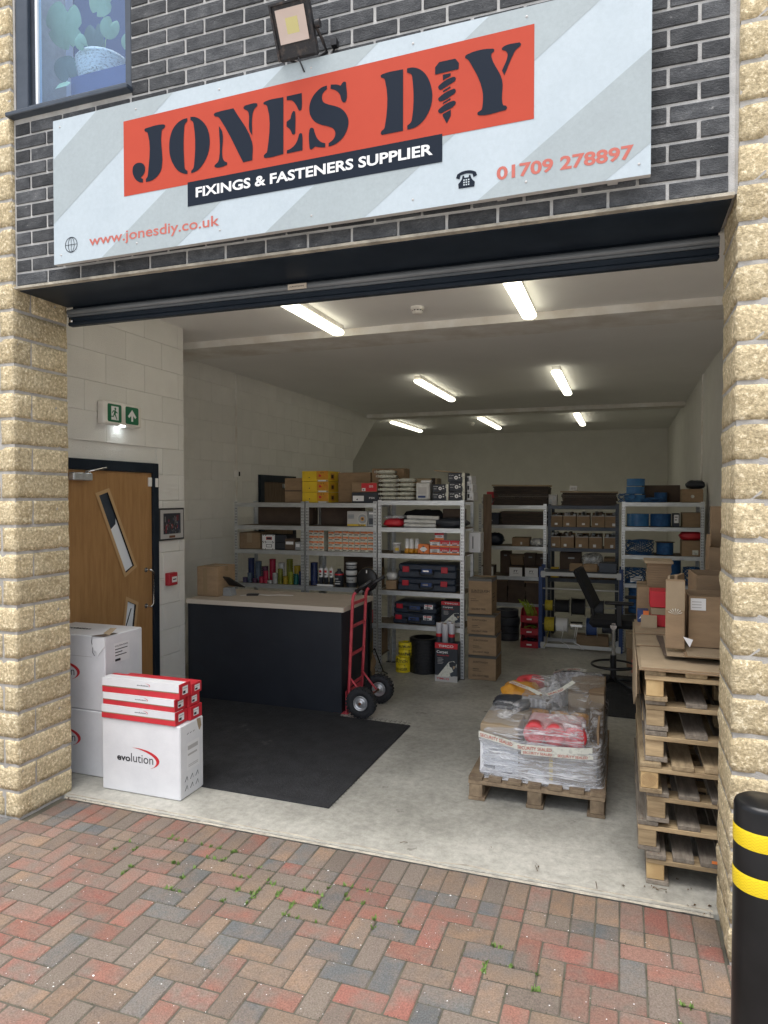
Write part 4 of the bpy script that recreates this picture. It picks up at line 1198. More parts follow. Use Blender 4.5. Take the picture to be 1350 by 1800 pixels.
b = MB(); b.prism([(.296, .492), (.30, .43), (.24, .36), (.235, .39), (.215, .40), (.20, .43), (.205, .475)], -.1835, -.190, 'white_card', 'y'); b.build('hanging_flap', t3)
b = MB(); b.add([(.19, -.19, .4935), (.2965, -.19, .4935), (.2968, -.06, .4935), (.25, -.075, .4935), (.22, -.13, .4938)], [(0, 1, 2, 3, 4)], 'carton_dark'); b.add([(.21, -.10, .494), (.29, -.13, .494), (.295, -.07, .53), (.235, -.06, .525)], [(0, 1, 2, 3)], 'carton_pale')
b.tube([(.195, -.1838, .485), (.190, -.1838, .45), (.20, -.1838, .42), (.197, -.1838, .385), (.215, -.1838, .362)], .0022, 'print_black', 4); b.build('torn_corner', t3)
b = MB(); b.box(-.296, .19, -.1832, -.1828, .352, .3545, 'panel_edge'); b.box(-.2965, -.2, -.1832, -.1828, .02, .021, 'panel_edge'); b.build('lid_seam', t3)
b = MB(); put_text(b, 'evolution', -.20, 0, .22, .045, 'print_black', y=0, M=T(0, -.02, .4932) @ Matrix.Rotation(R(-90), 4, 'X')); b.build('top_lettering', t3)
# flat red and white blade boxes
def blade_box(label, x0, x1, y0, y1, z0, z1, rz=0.0, white=True):
    cx, cy = (x0 + x1) / 2, (y0 + y1) / 2; w, d, h = x1 - x0, y1 - y0, z1 - z0
    t = thing('flat_red_box', label, 'box', (cx, cy, z0), rz, 'flat red and white boxes on the front white carton')
    b = MB(); b.box(-w / 2, w / 2, -d / 2, d / 2, .0008, h, 'red_card', bev=.002); b.build('box_body', t)
    b = MB(); zz = h * .48 if white else h
    if white:
        b.box(-w / 2 + .003, w / 2 - .004, -d / 2 - .0018, -d / 2 - .0005, zz, h + .0015, 'white_card')
        b.box(-w / 2 + .003, w / 2 - .004, -d / 2 - .0005, d / 2 - .04, h + .0004, h + .0018, 'white_card')
        b.build('white_band', t)
        b = MB(); b.box(-w / 2 + .003, w / 2 - .006, -d / 2 - .0010, -d / 2 - .0004, h * .41, h * .475, 'carton'); b.build('lid_gap', t)
        b = MB(); put_text(b, 'evolution', -.02, h * .68, .085, h * .10, 'print_black', y=-d / 2 - .0024); swoosh(b, .045, h * .74, .03, -d / 2 - .0024); b.build('brand_lettering', t)
    side_print(t, w / 2, [(-d / 2 + .03, h * .25, -d / 2 + .085, h * .80, 'print_white'), (-d / 2 + .035, h * .32, -d / 2 + .06, h * .5, 'print_black'), (-d / 2 + .035, h * .62, -d / 2 + .08, h * .68, 'panel_edge')])
    return t
blade_box('flat red and white box lying directly on the front white carton, lowest layer', -3.075, -2.525, 3.425, 3.545, .4545, .5365)
blade_box('flat red box at the back of the lowest layer on the front white carton', -3.06, -2.505, 3.549, 3.67, .4545, .5365, white=False)
blade_box('flat red and white box in the middle layer, front one', -3.07, -2.53, 3.43, 3.54, .538, .6125, rz=R(-.8))
blade_box('flat red box at the back of the middle layer of the red boxes', -3.05, -2.515, 3.545, 3.66, .538, .6125, white=False)
blade_box('topmost flat red and white box of the stack', -3.075, -2.505, 3.435, 3.55, .614, .7045, rz=R(.6))
blade_box('flat red box at the back of the top layer of the red boxes', -3.04, -2.50, 3.555, 3.66, .614, .680, white=False)

# ---- mats, counter

def rib_mat(label, quad, name='rubber_mat'):
    b = MB(); b.prism(quad, .0015, .010, 'black_rubber', 'z')
    xs = [p[0] for p in quad]; ys = [p[1] for p in quad]
    x0, x1, y0, y1 = min(xs), max(xs), min(ys), max(ys)
    k = 0
    y = y0 + .02
    while y < y1 - .015:
        x = x0 + .02 + (k % 2) * .02
        while x < x1 - .03:
            if k % 2 == 0: b.add([(x, y, .0104), (x + .022, y - .002, .0104), (x + .024, y + .002, .0116), (x + .002, y + .004, .0116)], [(0, 1, 2, 3)], 'black_rubber')
            else: b.add([(x, y - .011, .0104), (x + .004, y - .011, .0104), (x + .003, y + .011, .0116), (x - .001, y + .011, .0116)], [(0, 1, 2, 3)], 'black_rubber')
            x += .042
        y += .021; k += 1
    return tag(b.build(name), label, 'mat')
rib_mat('large black rubber floor mat in front of the counter', [(-3.74, 3.665), (-1.620, 3.645), (-1.588, 5.175), (-2.21, 5.205), (-2.23, 5.272), (-3.74, 5.272)])
rib_mat('black rubber floor mat at the back under the tall stool', [(-.655, 5.96), (.20, 5.96), (.20, 7.33), (-.655, 7.36)])
t = thing('counter', 'long black sales counter with a pale wood worktop', 'counter', (-2.9, 5.6, 0))
b = MB(); b.box(-3.745, -2.225, 5.275, 5.30, .0105 - .0105 + .001, .866, 'counter_black', bev=.002); at(t, b, 'front_panel')
b = MB(); b.box(-2.245, -2.225, 5.3005, 5.90, .001, .866, 'counter_black', bev=.002); at(t, b, 'end_panel')
b = MB(); b.box(-3.745, -2.195, 5.245, 5.97, .8665, .9085, 'counter_top', bev=.002); b.box(-3.74, -2.196, 5.2435, 5.2448, .868, .907, 'counter_edge'); b.box(-2.1948, -2.1935, 5.248, 5.965, .868, .907, 'counter_edge'); at(t, b, 'worktop')
b = MB(); b.box(-3.745, -2.26, 5.302, 5.85, .45, .468, 'counter_black'); at(t, b, 'inner_shelf')
carton('carton', 'weathered brown carton standing on the left end of the counter', -3.86 + .115, -3.52, 5.42, 5.72, .909, 1.185, 'carton', prints=[('rect', .3, .05, .2, .9, 'tape_clear')])
t = thing('till_tablet', 'black tablet till tilted on a grey stand on the counter', 'tablet', (-3.40, 5.52, .909))
b = MB(); q_ = [Vector(p) for p in ((-3.64, 5.49, 1.095), (-3.455, 5.51, 1.075), (-3.36, 5.63, .975), (-3.545, 5.61, .995))]
nq = (q_[1] - q_[0]).cross(q_[3] - q_[0]).normalized() * .010
b.add(q_ + [p + nq for p in q_], [(0, 1, 2, 3), (7, 6, 5, 4), (0, 4, 5, 1), (1, 5, 6, 2), (2, 6, 7, 3), (3, 7, 4, 0)], 'black_plastic'); at(t, b, 'screen')
b = MB(); b.prism([(-.05, 0), (.05, 0), (.035, .075), (-.035, .075)], -.045, .045, 'rail_grey', 'y', M=T(-3.48, 5.55, .909)); at(t, b, 'stand')
b = MB(); b.tube([(-3.46, 5.56, .913), (-3.52, 5.60, .915), (-3.56, 5.56, .95), (-3.58, 5.6, .915), (-3.6, 5.7, .913)], .0025, 'print_white', 5); b.tube([(-3.36, 5.55, .913), (-3.3, 5.62, .913), (-3.22, 5.66, .913), (-3.12, 5.64, .913), (-3.05, 5.7, .913), (-2.9, 5.72, .913)], .0025, 'print_white', 5); at(t, b, 'cable')
t = thing('card_reader', 'small black card reader lying on the counter beside the tablet', 'card reader', (-3.27, 5.62, .909), R(20))
b = MB(); b.box(-.055, .055, -.035, .035, .001, .016, 'black_plastic', bev=.004); b.build('casing', t)
b = MB(); b.box(-.04, .04, -.012, .026, .0163, .017, 'rack_dark'); b.build('keypad', t)

# ---- red hand truck
t = thing('hand_truck', 'red tubular hand truck with black tyres standing at the end of the counter', 'hand truck', (-2.1, 5.45, 0))
FY, BY = 5.305, 5.615                           # near and far upright
b = MB()
for y in (FY, BY):
    b.tube([(-2.175, y, .03), (-2.175, y, .12), (-2.155, y, .50), (-2.135, y, .96), (-2.125, y, 1.01), (-2.095, y, 1.045)], .0135, 'red_paint', 10)
at(t, b, 'upright')
for z, x in ((.24, -2.168), (.50, -2.154), (.74, -2.143), (.935, -2.134)):
    b = MB(); b.box(x - .004, x + .004, FY + .008, BY - .008, z - .014, z + .014, 'red_paint', bev=.002); at(t, b, 'crossbar')
for y in (FY, BY):
    b = MB(); b.tube([(-2.105, y, 1.037), (-2.05, y, 1.082), (-1.96, y, 1.14)], .0165, 'black_plastic', 10); b.lathe([(.021, 0), (.021, .008)], (0, 0, 0), 'black_plastic', 10, M=T(-2.1, y, 1.041) @ Matrix.Rotation(R(52), 4, 'Y')); at(t, b, 'handle_grip')
b = MB(); b.box(-2.30, -2.17, FY - .03, BY + .03, .004, .010, 'red_paint'); b.box(-2.186, -2.180, FY - .035, BY + .035, .010, .20, 'red_paint'); at(t, b, 'toe_plate')
AX, AZ = -2.03, .13
for y0, y1 in ((FY + .02, FY + .0), (BY - .02, BY)):
    b = MB(); b.tube([(-2.165, y0, .30), (AX + .0, y0, AZ + .015)], .009, 'red_paint', 8); b.tube([(-2.172, y0, .08), (AX, y0, AZ - .005)], .009, 'red_paint', 8); at(t, b, 'brace')
b = MB(); b.tube([(AX, 5.20, AZ), (AX, 5.72, AZ)], .008, 'rust', 8); at(t, b, 'axle')
for yc, sgn in ((5.235, -1), (5.68, -1)):
    b = MB(); prof = []
    for k in range(17):
        a = 2 * PI * k / 16; prof.append((.093 + .036 * math.cos(a), .038 * math.sin(a)))
    b.lathe(prof, (0, 0, 0), 'black_rubber', 36, 'y')
    for k in range(26):
        a = 2 * PI * k / 26
        for s_ in (-1, 1):
            M = Matrix.Rotation(a + (s_ * .06), 4, 'Y')
            b.box(-.008, .008, s_ * .020 - .014, s_ * .020 + .014, .112, .1285, 'black_rubber', M=M)
    w_ = b.build('wheel', t, loc=(AX - t.location.x, yc - t.location.y, AZ - t.location.z))
    b = MB(); b.lathe([(.062, -.030), (.060, -.034), (.055, -.026), (.048, -.012), (.030, -.016), (.026, -.034), (.012, -.036)], (0, 0, 0), 'rim_metal', 28, 'y'); b.lathe([(.062, -.030), (.062, .03)], (0, 0, 0), 'rim_metal', 28, 'y'); b.cyl((0, -.036, 0), .012, -.006, 'rust', 12, 'y')
    b.build('rim', w_)
# black round fan-like disc behind the hand truck
t = thing('round_disc', 'black round disc on a dark post standing behind the hand truck', 'disc', (-2.40, 6.35, .89))
b = MB(); b.lathe([(.0005, -.02), (.10, -.02), (.118, -.008), (.118, .01), (.0005, .012)], (0, 0, .115), 'black_plastic', 32, 'y', M=Rz(R(-8))); b.build('disc_face', t)
b = MB(); b.box(.0, .012, -.024, -.021, .185, .215, 'print_white', M=Rz(R(-8))); b.build('tag_label', t)
b = MB(); b.box(-.04, .04, -.03, .03, -.889, .0, 'black_plastic'); b.build('support', t)

# ================================================================== shelving
_parts = {}
def post_mesh(h, m, sx, sy):
    k = ('post', round(h, 3), m, sx, sy)
    if k not in _parts:
        b = MB()
        b.box(*sorted((0, sx * .040)), *sorted((0, sy * .002)), .002, h, m); b.box(*sorted((0, sx * .002)), *sorted((sy * .0022, sy * .040)), .002, h, m)
        z = .03
        while z < h - .02:
            for q in (.012, .028):
                b.add([(sx * q - .0028, -sy * .0007, z), (sx * q + .0028, -sy * .0007, z), (sx * q + .0028, -sy * .0007, z + .015), (sx * q - .0028, -sy * .0007, z + .015)], [(0, 1, 2, 3)], 'slot')
            z += .032
        b.box(*sorted((-sx * .003, sx * .044)), *sorted((-sy * .003, sy * .044)), 0, .006, 'black_plastic')
        _parts[k] = b.mesh('post')
    return _parts[k]
def beam_mesh(w, m, h=.045):
    k = ('beam', round(w, 3), m, h)
    if k not in _parts:
        b = MB()
        # folded profile: lip, web with a shallow groove, lower lip
        b.box(0, w, 0, .003, 0, h, m); b.box(0, w, -.003, -.0002, h * .78, h, m); b.box(0, w, -.003, -.0002, 0, h * .2, m); b.box(0, w, .0032, .03, h - .003, h, m)
        b.box(w * .5 - .008, w * .5 + .008, -.0045, -.0032, h * .3, h * .75, m)
        _parts[k] = b.mesh('beam')
    return _parts[k]
def rack(label, x0, x1, y0, y1, levels, ztop, mp='galvanised', mbm='galvanised', bh_=.045, mid=False):
    t = thing('shelving_unit', label, 'shelving', ((x0 + x1) / 2, (y0 + y1) / 2, 0), group='boltless metal shelving units')
    ox, oy = t.location.x, t.location.y
    for sx, x in ((1, x0), (-1, x1)):
        for sy, y in ((1, y0), (-1, y1)):
            link('post', post_mesh(ztop, mp, sx, sy), t, (x - ox, y - oy, 0))
    for z in levels:
        bm = beam_mesh(x1 - x0 - .006, mbm, bh_)
        link('beam', bm, t, (x0 + .003 - ox, y0 - .0045 - oy, z - bh_))
        link('beam', bm, t, (x1 - .003 - ox, y1 + .0045 - oy, z - bh_), (0, 0, PI))
        b = MB(); b.box(x0 + .006 - ox, x1 - .006 - ox, y0 + .003 - oy, y1 - .003 - oy, z - .012, z - .003, 'shelf_board'); b.build('shelf_board', t)
    return t
YA = 6.70
rack('galvanised shelving unit nearest the left wall holding the coloured tape sleeves', -4.13, -3.262, YA, YA + .46, (.50, .865, 1.245, 1.515, 1.765), 1.78)
rack('galvanised shelving unit in the middle with rows of small orange and white boxes', -3.245, -2.425, YA, YA + .46, (.14, .50, .865, 1.245, 1.515, 1.765), 1.785)
rack('bright galvanised shelving unit holding the tool cases with red latches', -2.405, -1.490, YA - .02, YA + .46, (.515, .862, 1.245, 1.515, 1.793), 1.80)
S5, S4, S3, S2, S1 = .515, .865, 1.245, 1.515, 1.765
E3 = .0006
# ---- top of the left and middle units
t = thing('wall_hatch', 'navy framed hatch with a brown panel on the left wall above the shelving', 'hatch', (-4.5, 8.3, 1.8))
b = MB(); b.box(-4.4995, -4.46, 7.88, 7.98, 1.2, 2.12, 'navy_metal'); b.box(-4.4995, -4.46, 7.98, 8.9, 2.03, 2.12, 'navy_metal'); b.box(-4.4995, -4.46, 8.82, 8.9, 1.2, 2.03, 'navy_metal'); at(t, b, 'frame')
b = MB(); b.box(-4.4995, -4.475, 7.9805, 8.8195, 1.2, 2.0295, 'timber_dark'); at(t, b, 'panel')
b = MB(); b.box(-4.4745, -4.44, 8.5, 8.7, 1.95, 2.01, 'galvanised', bev=.004); at(t, b, 'closer')
carton('carton', 'dull brown upright carton on top of the left shelving unit', -3.58, -3.30, 6.86, 7.10, S1, 2.04, 'carton', prints=[('rect', 0, .46, .75, .05, 'carton_dark')])
r = random.Random(2)
for k, lb in enumerate(('lowest yellow boot-size box of three', 'middle yellow box of the pile of three', 'topmost yellow box of the pile of three')):
    z = S1 + .0006 + k * .1165
    t = carton('yellow_box', lb + ' on the middle shelving unit', -3.335 + k * .0, -3.020, 6.80, 7.13, z, z + .115, 'yellow_card', 'yellow boxes on the shelving', tape=None, rz=R(r.uniform(-.6, .6)),
           prints=[('disc', .28, .38, .1, .11, 'print_black'), ('rect', .60, .0, .40, .16, 'carton_pale'), ('rect', .62, .02, .30, .12, 'print_white', 1), ('rect', .56, .2, .44, .78, 'amber'), ('poly', [(.64, .45), (.72, .45), (.75, .55), (.70, .66), (.64, .68)], 0, 0, 0, 'print_red', 1), ('12 V', .70, .78, .14, .12, 'print_black', 1)])
    side_print(t, .1575, [(-.10, .02, .0, .09, 'amber'), (-.085, .035, -.02, .075, 'print_brown')])
carton('carton', 'large brown carton behind the small red labelled one on the middle shelving unit', -2.98, -2.60, 6.98, 7.20, S1, 2.10, 'carton', prints=[('rect', .2, .42, .8, .006, 'print_brown')])
carton('carton', 'tall brown carton behind the white glove packs on the shelving', -2.59, -2.22, 7.00, 7.20, 1.795, 2.14, 'carton')
carton('red_label_carton', 'small brown carton with a red label lying on the black box', -2.745, -2.455, 6.80, 6.98, S1 + .116, 1.985, 'carton', tape=None, prints=[('rect', .38, .08, .60, .84, 'print_red'), ('rect', .40, .12, .14, .3, 'print_white', 1), ('poly', [(.43, .18), (.49, .18), (.50, .26), (.44, .34)], 0, 0, 0, 'print_black', 2), ('SDS', .68, .5, .16, .2, 'print_white', 1)])
carton('black_box', 'small black box with a white label beneath the red labelled carton', -2.745, -2.445, 6.80, 6.98, S1 + .001, 1.880, 'black_card', tape=None, prints=[('rect', .04, .18, .42, .50, 'print_white'), ('poly', [(.16, .3), (.24, .28), (.22, .42)], 0, 0, 0, 'print_black', 1), ('FIX', .66, .40, .22, .16, 'print_white')])
# ---- glove packs
def glove_pack(label, x, y, z, w, rz):
    t = thing('glove_pack', label, 'packet', (x, y, z), rz, 'stacked white glove packs')
    b = MB(); n, m_ = 14, 7
    v = []; f = []
    for i in range(n + 1):
        for j in range(m_ + 1):
            u, s_ = i / n, j / m_ * 2 * PI
            e = 1 - abs(2 * u - 1) ** 5 * .6
            yy = math.cos(s_) * .11 * e; zz = .0225 + math.sin(s_) * .0215 * e + .004 * noise.noise((u * 9 + x * 10, s_ * 2, z * 30))
            v.append(((u - .5) * w, yy, zz))
    for i in range(n):
        for j in range(m_): f.append((i * (m_ + 1) + j, i * (m_ + 1) + j + 1, (i + 1) * (m_ + 1) + j + 1, (i + 1) * (m_ + 1) + j))
    b.add(v, f, 'glove_white', smooth=True)
    for k in range(5):
        yq = -.075 + k * .0
        b.tube([((k - 2) * w * .19, -.104, .008), ((k - 2) * w * .19 + .005, -.110, .022), ((k - 2) * w * .19, -.102, .037)], .0065, 'glove_white', 6)
    b.build('folded_gloves', t)
    b = MB(); b.box(-w * .5 + .004, -w * .5 + .016, -.1125, -.1085, .012, .034, 'panel_edge'); b.build('care_tag', t)
r = random.Random(6)
ordl = ('lowest', 'second lowest', 'third from bottom', 'fourth from bottom', 'fifth from bottom', 'second from top', 'topmost')
for k in range(7):
    glove_pack('%s white glove pack of the taller left pile on the shelving' % ordl[k], -2.325 + (k > 4) * -.02 * (k - 4) + r.uniform(-.006, .006), 6.84, 1.7945 + k * .046, .185 if k < 5 else .205, R(r.uniform(-3, 3)))
ordr = ('lowest', 'second lowest', 'middle', 'second from top', 'topmost')
for k in range(5):
    glove_pack('%s white glove pack of the shorter right pile on the shelving' % ordr[k], -2.135 + r.uniform(-.004, .004), 6.84, 1.7945 + k * .047, .175, R(r.uniform(-3, 3)))
t = thing('white_canister', 'pale plastic refill pack standing between gloves and black boxes', 'canister', (-1.955, 6.86, 1.793))
b = MB(); b.box(-.075, .075, -.06, .06, .001, .185, 'silver_bag', bev=.012); b.build('bag_body', t)
b = MB(); b.box(-.03, .08, -.035, .035, .186, .21, 'print_white', bev=.008); b.build('cap', t)
b = MB(); b.box(-.05, .03, -.0612, -.0606, .03, .05, 'room_navy'); b.box(-.05, .04, -.0612, -.0606, .07, .14, 'panel_edge'); b.build('printing', t)
# ---- black cartons with white round mark
lbs = {(0, 0): 'bottom left black carton with a white round mark on top of the shelving', (0, 1): 'black carton above the bottom left one beside the refill pack', (1, 0): 'bottom right black carton with a white round mark at the shelf end',
       (1, 1): 'middle black carton of the right pile of three', (1, 2): 'topmost black carton with a white round mark'}
for (c, k), lb in lbs.items():
    x0 = -1.845 + c * .175; z = 1.794 + k * (.094 if c else .084)
    h = .083 if c == 0 else .093
    carton('black_carton', lb, x0 - (.012 if (c, k) == (1, 2) else 0), x0 + (.162 if c else .168), 6.78, 7.02, z, z + h, 'black_card', 'black cartons on top of the shelving', tape=None,
           prints=[('disc', .48, .48, .1, .42, 'print_white'), ('disc', .48, .48, .1, .16, 'black_card', 1), ('Fit Toolfix', .06, .68, .28, .10, 'print_white'), ('rect', .07, .42, .2, .03, 'print_white'), ('rect', .64, .68, .07, .12, 'print_white'), ('rect', .64, .42, .09, .12, 'print_white'), ('poly', [(.86, .0), (1.0, 0), (1, 1), (.84, 1), (.80, .6), (.86, .5)], 0, 0, 0, 'glove_white')])
for k in range(3):
    carton('white_box', ('bottom', 'middle', 'top')[k] + ' white printed box at the shelf end behind the black cartons', -1.505, -1.435 - k * .01, 6.86, 7.08, 1.794 + k * .0845, 1.794 + .083 + k * .0845, 'white_card', 'white boxes at the shelf end', tape=None, prints=[('rect', .1, .3, .3, .5, 'print_black'), ('rect', .5, .2, .3, .3, 'panel_edge')])
carton('carton', 'brown carton behind the glove packs with a dark strap, top of the shelving', -2.21, -1.86, 7.0, 7.2, 1.795, 2.03, 'carton_pale', prints=[('rect', .84, 0, .12, 1, 'print_brown')])
b = MB(); b.box(-.16, .16, -.1, .1, 0, .012, 'carton_pale'); o = b.build('cardboard_flap', None, (-1.70, 6.98, 2.084), (R(0), R(6), R(4))); tag(o, 'loose pale cardboard sheet leaning above the topmost black carton', 'cardboard')

# ---- second shelf
for (x0, x1, lb) in ((-4.0, -3.30, 'long dark brown carton at the back of the left unit, second shelf'), (-3.20, -2.72, 'long dark brown carton at the back of the middle unit, second shelf')):
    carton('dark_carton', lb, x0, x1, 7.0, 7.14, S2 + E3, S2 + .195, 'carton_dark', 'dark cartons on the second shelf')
carton('disc_box', 'grey box with a cutting disc picture on the second shelf of the middle unit', -2.775, -2.545, 6.74, 6.80, S2 + E3, S2 + .165, 'panel_edge', tape=None, prints=[('disc', .76, .50, .5, .74, 'silver_bag'), ('disc', .76, .50, .5, .60, 'rail_grey', 1), ('disc', .76, .50, .5, .26, 'amber', 2), ('disc', .76, .5, .2, .14, 'black_card', 3), ('rect', .02, .04, .9, .12, 'yellow_card', 4), ('rect', .05, .5, .3, .3, 'rail_grey', 1), ('230', .55, .05, .3, .10, 'print_black', 5)])
t = carton('grey_bottle_box', 'slim grey printed box standing right of the disc box', -2.535, -2.445, 6.74, 6.82, S2 + E3, S2 + .165, 'rail_grey', tape=None, prints=[('rect', .1, .8, .6, .12, 'print_white'), ('rect', .1, .15, .8, .4, 'rack_dark')])
def soft_bag(name, label, c, s, m, seed, cat='bag', group=None, rz=0.0):
    """crumpled bag: a rounded lump with folds, resting on c.z"""
    t = bpy.data.objects.new(name, None)
    b = MB(); n, k_ = 22, 12; v = []; f = []
    for j in range(k_ + 1):
        ph = -PI / 2 + PI * j / k_
        for i in range(n):
            th = 2 * PI * i / n
            cx = math.copysign(abs(math.cos(th)) ** .7, math.cos(th)) * math.cos(ph) ** .6 if abs(math.cos(ph)) > 1e-6 else 0
            cy = math.copysign(abs(math.sin(th)) ** .7, math.sin(th)) * max(0, math.cos(ph)) ** .6
            cz = math.sin(ph)
            d = 1 + .20 * noise.noise(Vector((cx * 2.3, cy * 2.3, cz * 2.3 + seed))) + .10 * abs(noise.noise(Vector((cx * 7, cy * 7, cz * 5 + seed * 2))))
            v.append((cx * s[0] * d, cy * s[1] * d, max(0.0, s[2] + cz * s[2] * d)))
    for j in range(k_):
        for i in range(n): f.append((j * n + i, j * n + (i + 1) % n, (j + 1) * n + (i + 1) % n, (j + 1) * n + i))
    b.add(v, f, m, smooth=True)
    o = b.build(name, None, c, (0, 0, rz)); tag(o, label, cat, group)
    return o
soft_bag('red_dust_sheet_pack', 'crumpled clear pack with red sheeting at the left end of the second shelf', (-2.26, 6.83, S2), (.11, .11, .045), 'red_card', 3)
soft_bag('clear_bag', 'thin clear plastic bag lying over the red sheeting', (-2.25, 6.83, S2 + .085), (.12, .11, .02), 'poly_bag', 5)
soft_bag('black_bag', 'flat black bag on the right half of the second shelf', (-1.66, 6.85, S2), (.17, .14, .05), 'black_card', 8)
soft_bag('black_bag', 'black bag at the back of the second shelf behind the white rolls', (-2.0, 7.0, S2), (.22, .10, .09), 'black_fabric', 9)
for k in range(3):
    b = MB(); b.lathe([(.0005, -.17), (.018, -.17), (.0205, -.16), (.0205, .16), (.018, .17), (.0005, .17)], (0, 0, 0), 'silver_bag', 14, 'x')
    o = b.build('white_roll', None, (-1.965 - .02 * (2 - k) * 0 + (.03 if k == 2 else 0), 6.74, S2 + .0205 + k * .042), (0, R(1.2), R(1)))
    tag(o, ('lowest', 'middle', 'topmost')[k] + ' of three white sheet rolls on the second shelf of the bright unit', 'roll', 'white rolls on the second shelf')
carton('brown_wrapped_pack', 'brown paper pack at the back right of the second shelf', -1.78, -1.56, 6.95, 7.1, S2 + E3, S2 + .19, 'carton_dark')
# ---- third shelf
carton('carton', 'brown carton with a pale tape strip, third shelf of the left unit', -4.10, -3.835, 6.75, 7.05, S3 + E3, S3 + .185, 'carton', tape=None, prints=[('rect', .38, .4, .24, .6, 'carton_pale')])
for k, lb in enumerate(('lower white and black striped box on the third shelf of the left unit', 'upper white and black striped box on the third shelf of the left unit')):
    carton('striped_box', lb, -3.805, -3.50, 6.75, 6.98, S3 + E3 + k * .083, S3 + .081 + k * .083, 'black_card', 'white and black striped boxes', tape=None, prints=[('rect', .0, .0, .52, 1, 'print_white'), ('rect', .16, .3, .24, .4, 'print_red' if k else 'print_black', 1), ('rect', .18, .36, .20, .28, 'print_black' if k else 'print_white', 2)] +
           [('poly', [(a, .0), (a + .03, .0), (a + .06, .14), (a + .03, .14)], 0, 0, 0, 'print_black', 3) for a in (.0, .1, .4)] + [('poly', [(a, .86), (a + .03, .86), (a + .06, 1), (a + .03, 1)], 0, 0, 0, 'print_black', 3) for a in (.02, .12, .42)])
carton('small_carton', 'small brown box with a white label, third shelf of the left unit', -3.52, -3.405, 6.745, 6.90, S3 + E3, S3 + .125, 'carton_dark', tape=None, prints=[('rect', .1, .5, .8, .25, 'print_white')])
carton('small_carton', 'small grey box with a white label against the middle post', -3.395, -3.30, 6.745, 6.9, S3 + E3, S3 + .09, 'rail_grey', tape=None, prints=[('rect', .1, .4, .5, .4, 'print_white')])
# columns of orange and white fixings boxes
ob = MB(); ob.box(-.5, .5, 0, .1, 0, .98, 'print_white', bev=.02)
cols = [(-3.228, .058, 4, .232 / 4, 0), (-3.168, .058, 4, .058, .0), (-3.108, .058, 4, .0585, .0), (-2.998, .068, 4, .055, 0), (-2.928, .090, 4, .057, 0), (-2.832, .068, 4, .057, 0), (-2.762, .064, 4, .056, 0), (-2.696, .064, 4, .056, 0), (-2.628, .084, 4, .057, 0), (-2.542, .084, 4, .057, 0)]
nth = ('first', 'second', 'third', 'fourth', 'fifth', 'sixth', 'seventh', 'eighth', 'ninth', 'tenth')
row_n = ('bottom', 'second', 'third', 'top')
_ob = {}
for ci, (x, w_, n, h, _) in enumerate(cols):
    if (w_, h) not in _ob:
        m = MB(); m.box(.0008, w_ - .0008, 0, .12, .0003, h - .0006, 'glove_white', bev=.0015)
        m2 = MB()
        m2.add([(.002, -.0007, h * .42), (w_ - .002, -.0007, h * .42), (w_ - .002, -.0007, h * .80), (.002, -.0007, h * .80)], [(0, 1, 2, 3)], 'orange_card')
        m2.add([(.006, -.0009, h * .16), (w_ * .7, -.0009, h * .16), (w_ * .7, -.0009, h * .30), (.006, -.0009, h * .30)], [(0, 1, 2, 3)], 'print_brown')
        m2.add([(.006, -.0010, h * .50), (w_ * .55, -.0010, h * .50), (w_ * .55, -.0010, h * .56), (.006, -.0010, h * .56)], [(0, 1, 2, 3)], 'glove_white')
        _ob[(w_, h)] = (m.mesh('fixings_box'), m2.mesh('label_band'))
    for k in range(n):
        z = S3 + .0004 + k * (h + .0002)
        o = link('fixings_box', _ob[(w_, h)][0], None, (x + (-.002 if (k + ci) % 3 == 0 else 0), 6.745 + r.uniform(0, .006), z))
        tag(o, 'orange and white fixings box, %s row, %s column from the left' % (row_n[k], nth[ci]), 'box', 'orange and white fixings boxes on the middle unit')
        link('label_band', _ob[(w_, h)][1], o)
# bright unit third shelf
t = thing('white_tub', 'white tub with a yellow label on the third shelf of the bright unit', 'tub', (-2.235, 6.80, S3))
b = MB(); b.lathe([(.0005, .001), (.038, .001), (.044, .095), (.049, .095), (.049, .108), (.0005, .108)], (0, 0, 0), 'print_white', 22); b.build('tub_body', t)
b = MB(); b.lathe([(.0405, .02), (.0435, .075)], (0, 0, 0), 'panel_edge', 16, a0=PI * 1.1, a1=PI * 1.9); b.lathe([(.0408, .025), (.0425, .055)], (0, 0, 0), 'yellow_card', 10, a0=PI * 1.45, a1=PI * 1.75); b.build('label', t)
for q, (x, y, lb) in enumerate(((-2.115, 6.78, 'left white cup stack with a yellow base on the third shelf'), (-2.065, 6.77, 'middle white cup stack with a yellow base on the third shelf'), (-2.015, 6.80, 'right white cup stack with a yellow base on the third shelf'))):
    t = thing('nozzle_cup', lb, 'cup', (x, y, S3), group='white and yellow cups')
    b = MB(); b.lathe([(.024, .05), (.020, .15), (.0005, .152)], (0, 0, 0), 'print_white', 16); b.build('cup', t)
    b = MB(); b.lathe([(.0005, .001), (.031, .001), (.030, .03), (.0245, .052), (.0005, .053)], (0, 0, 0), 'amber', 14); b.build('base', t)
carton('hazard_box', 'orange box with a white diamond hazard label on the third shelf', -1.985, -1.868, 6.73, 6.85, S3 + E3, S3 + .10, 'orange_card', tape=None, prints=[('poly', [(.5, .14), (.86, .5), (.5, .86), (.14, .5)], 0, 0, 0, 'print_white'), ('poly', [(.36, .72), (.5, .86), (.64, .72)], 0, 0, 0, 'print_black', 1), ('poly', [(.36, .28), (.5, .14), (.64, .28)], 0, 0, 0, 'print_black', 1), ('rect', .08, .04, .12, .08, 'print_black')])
k = 0
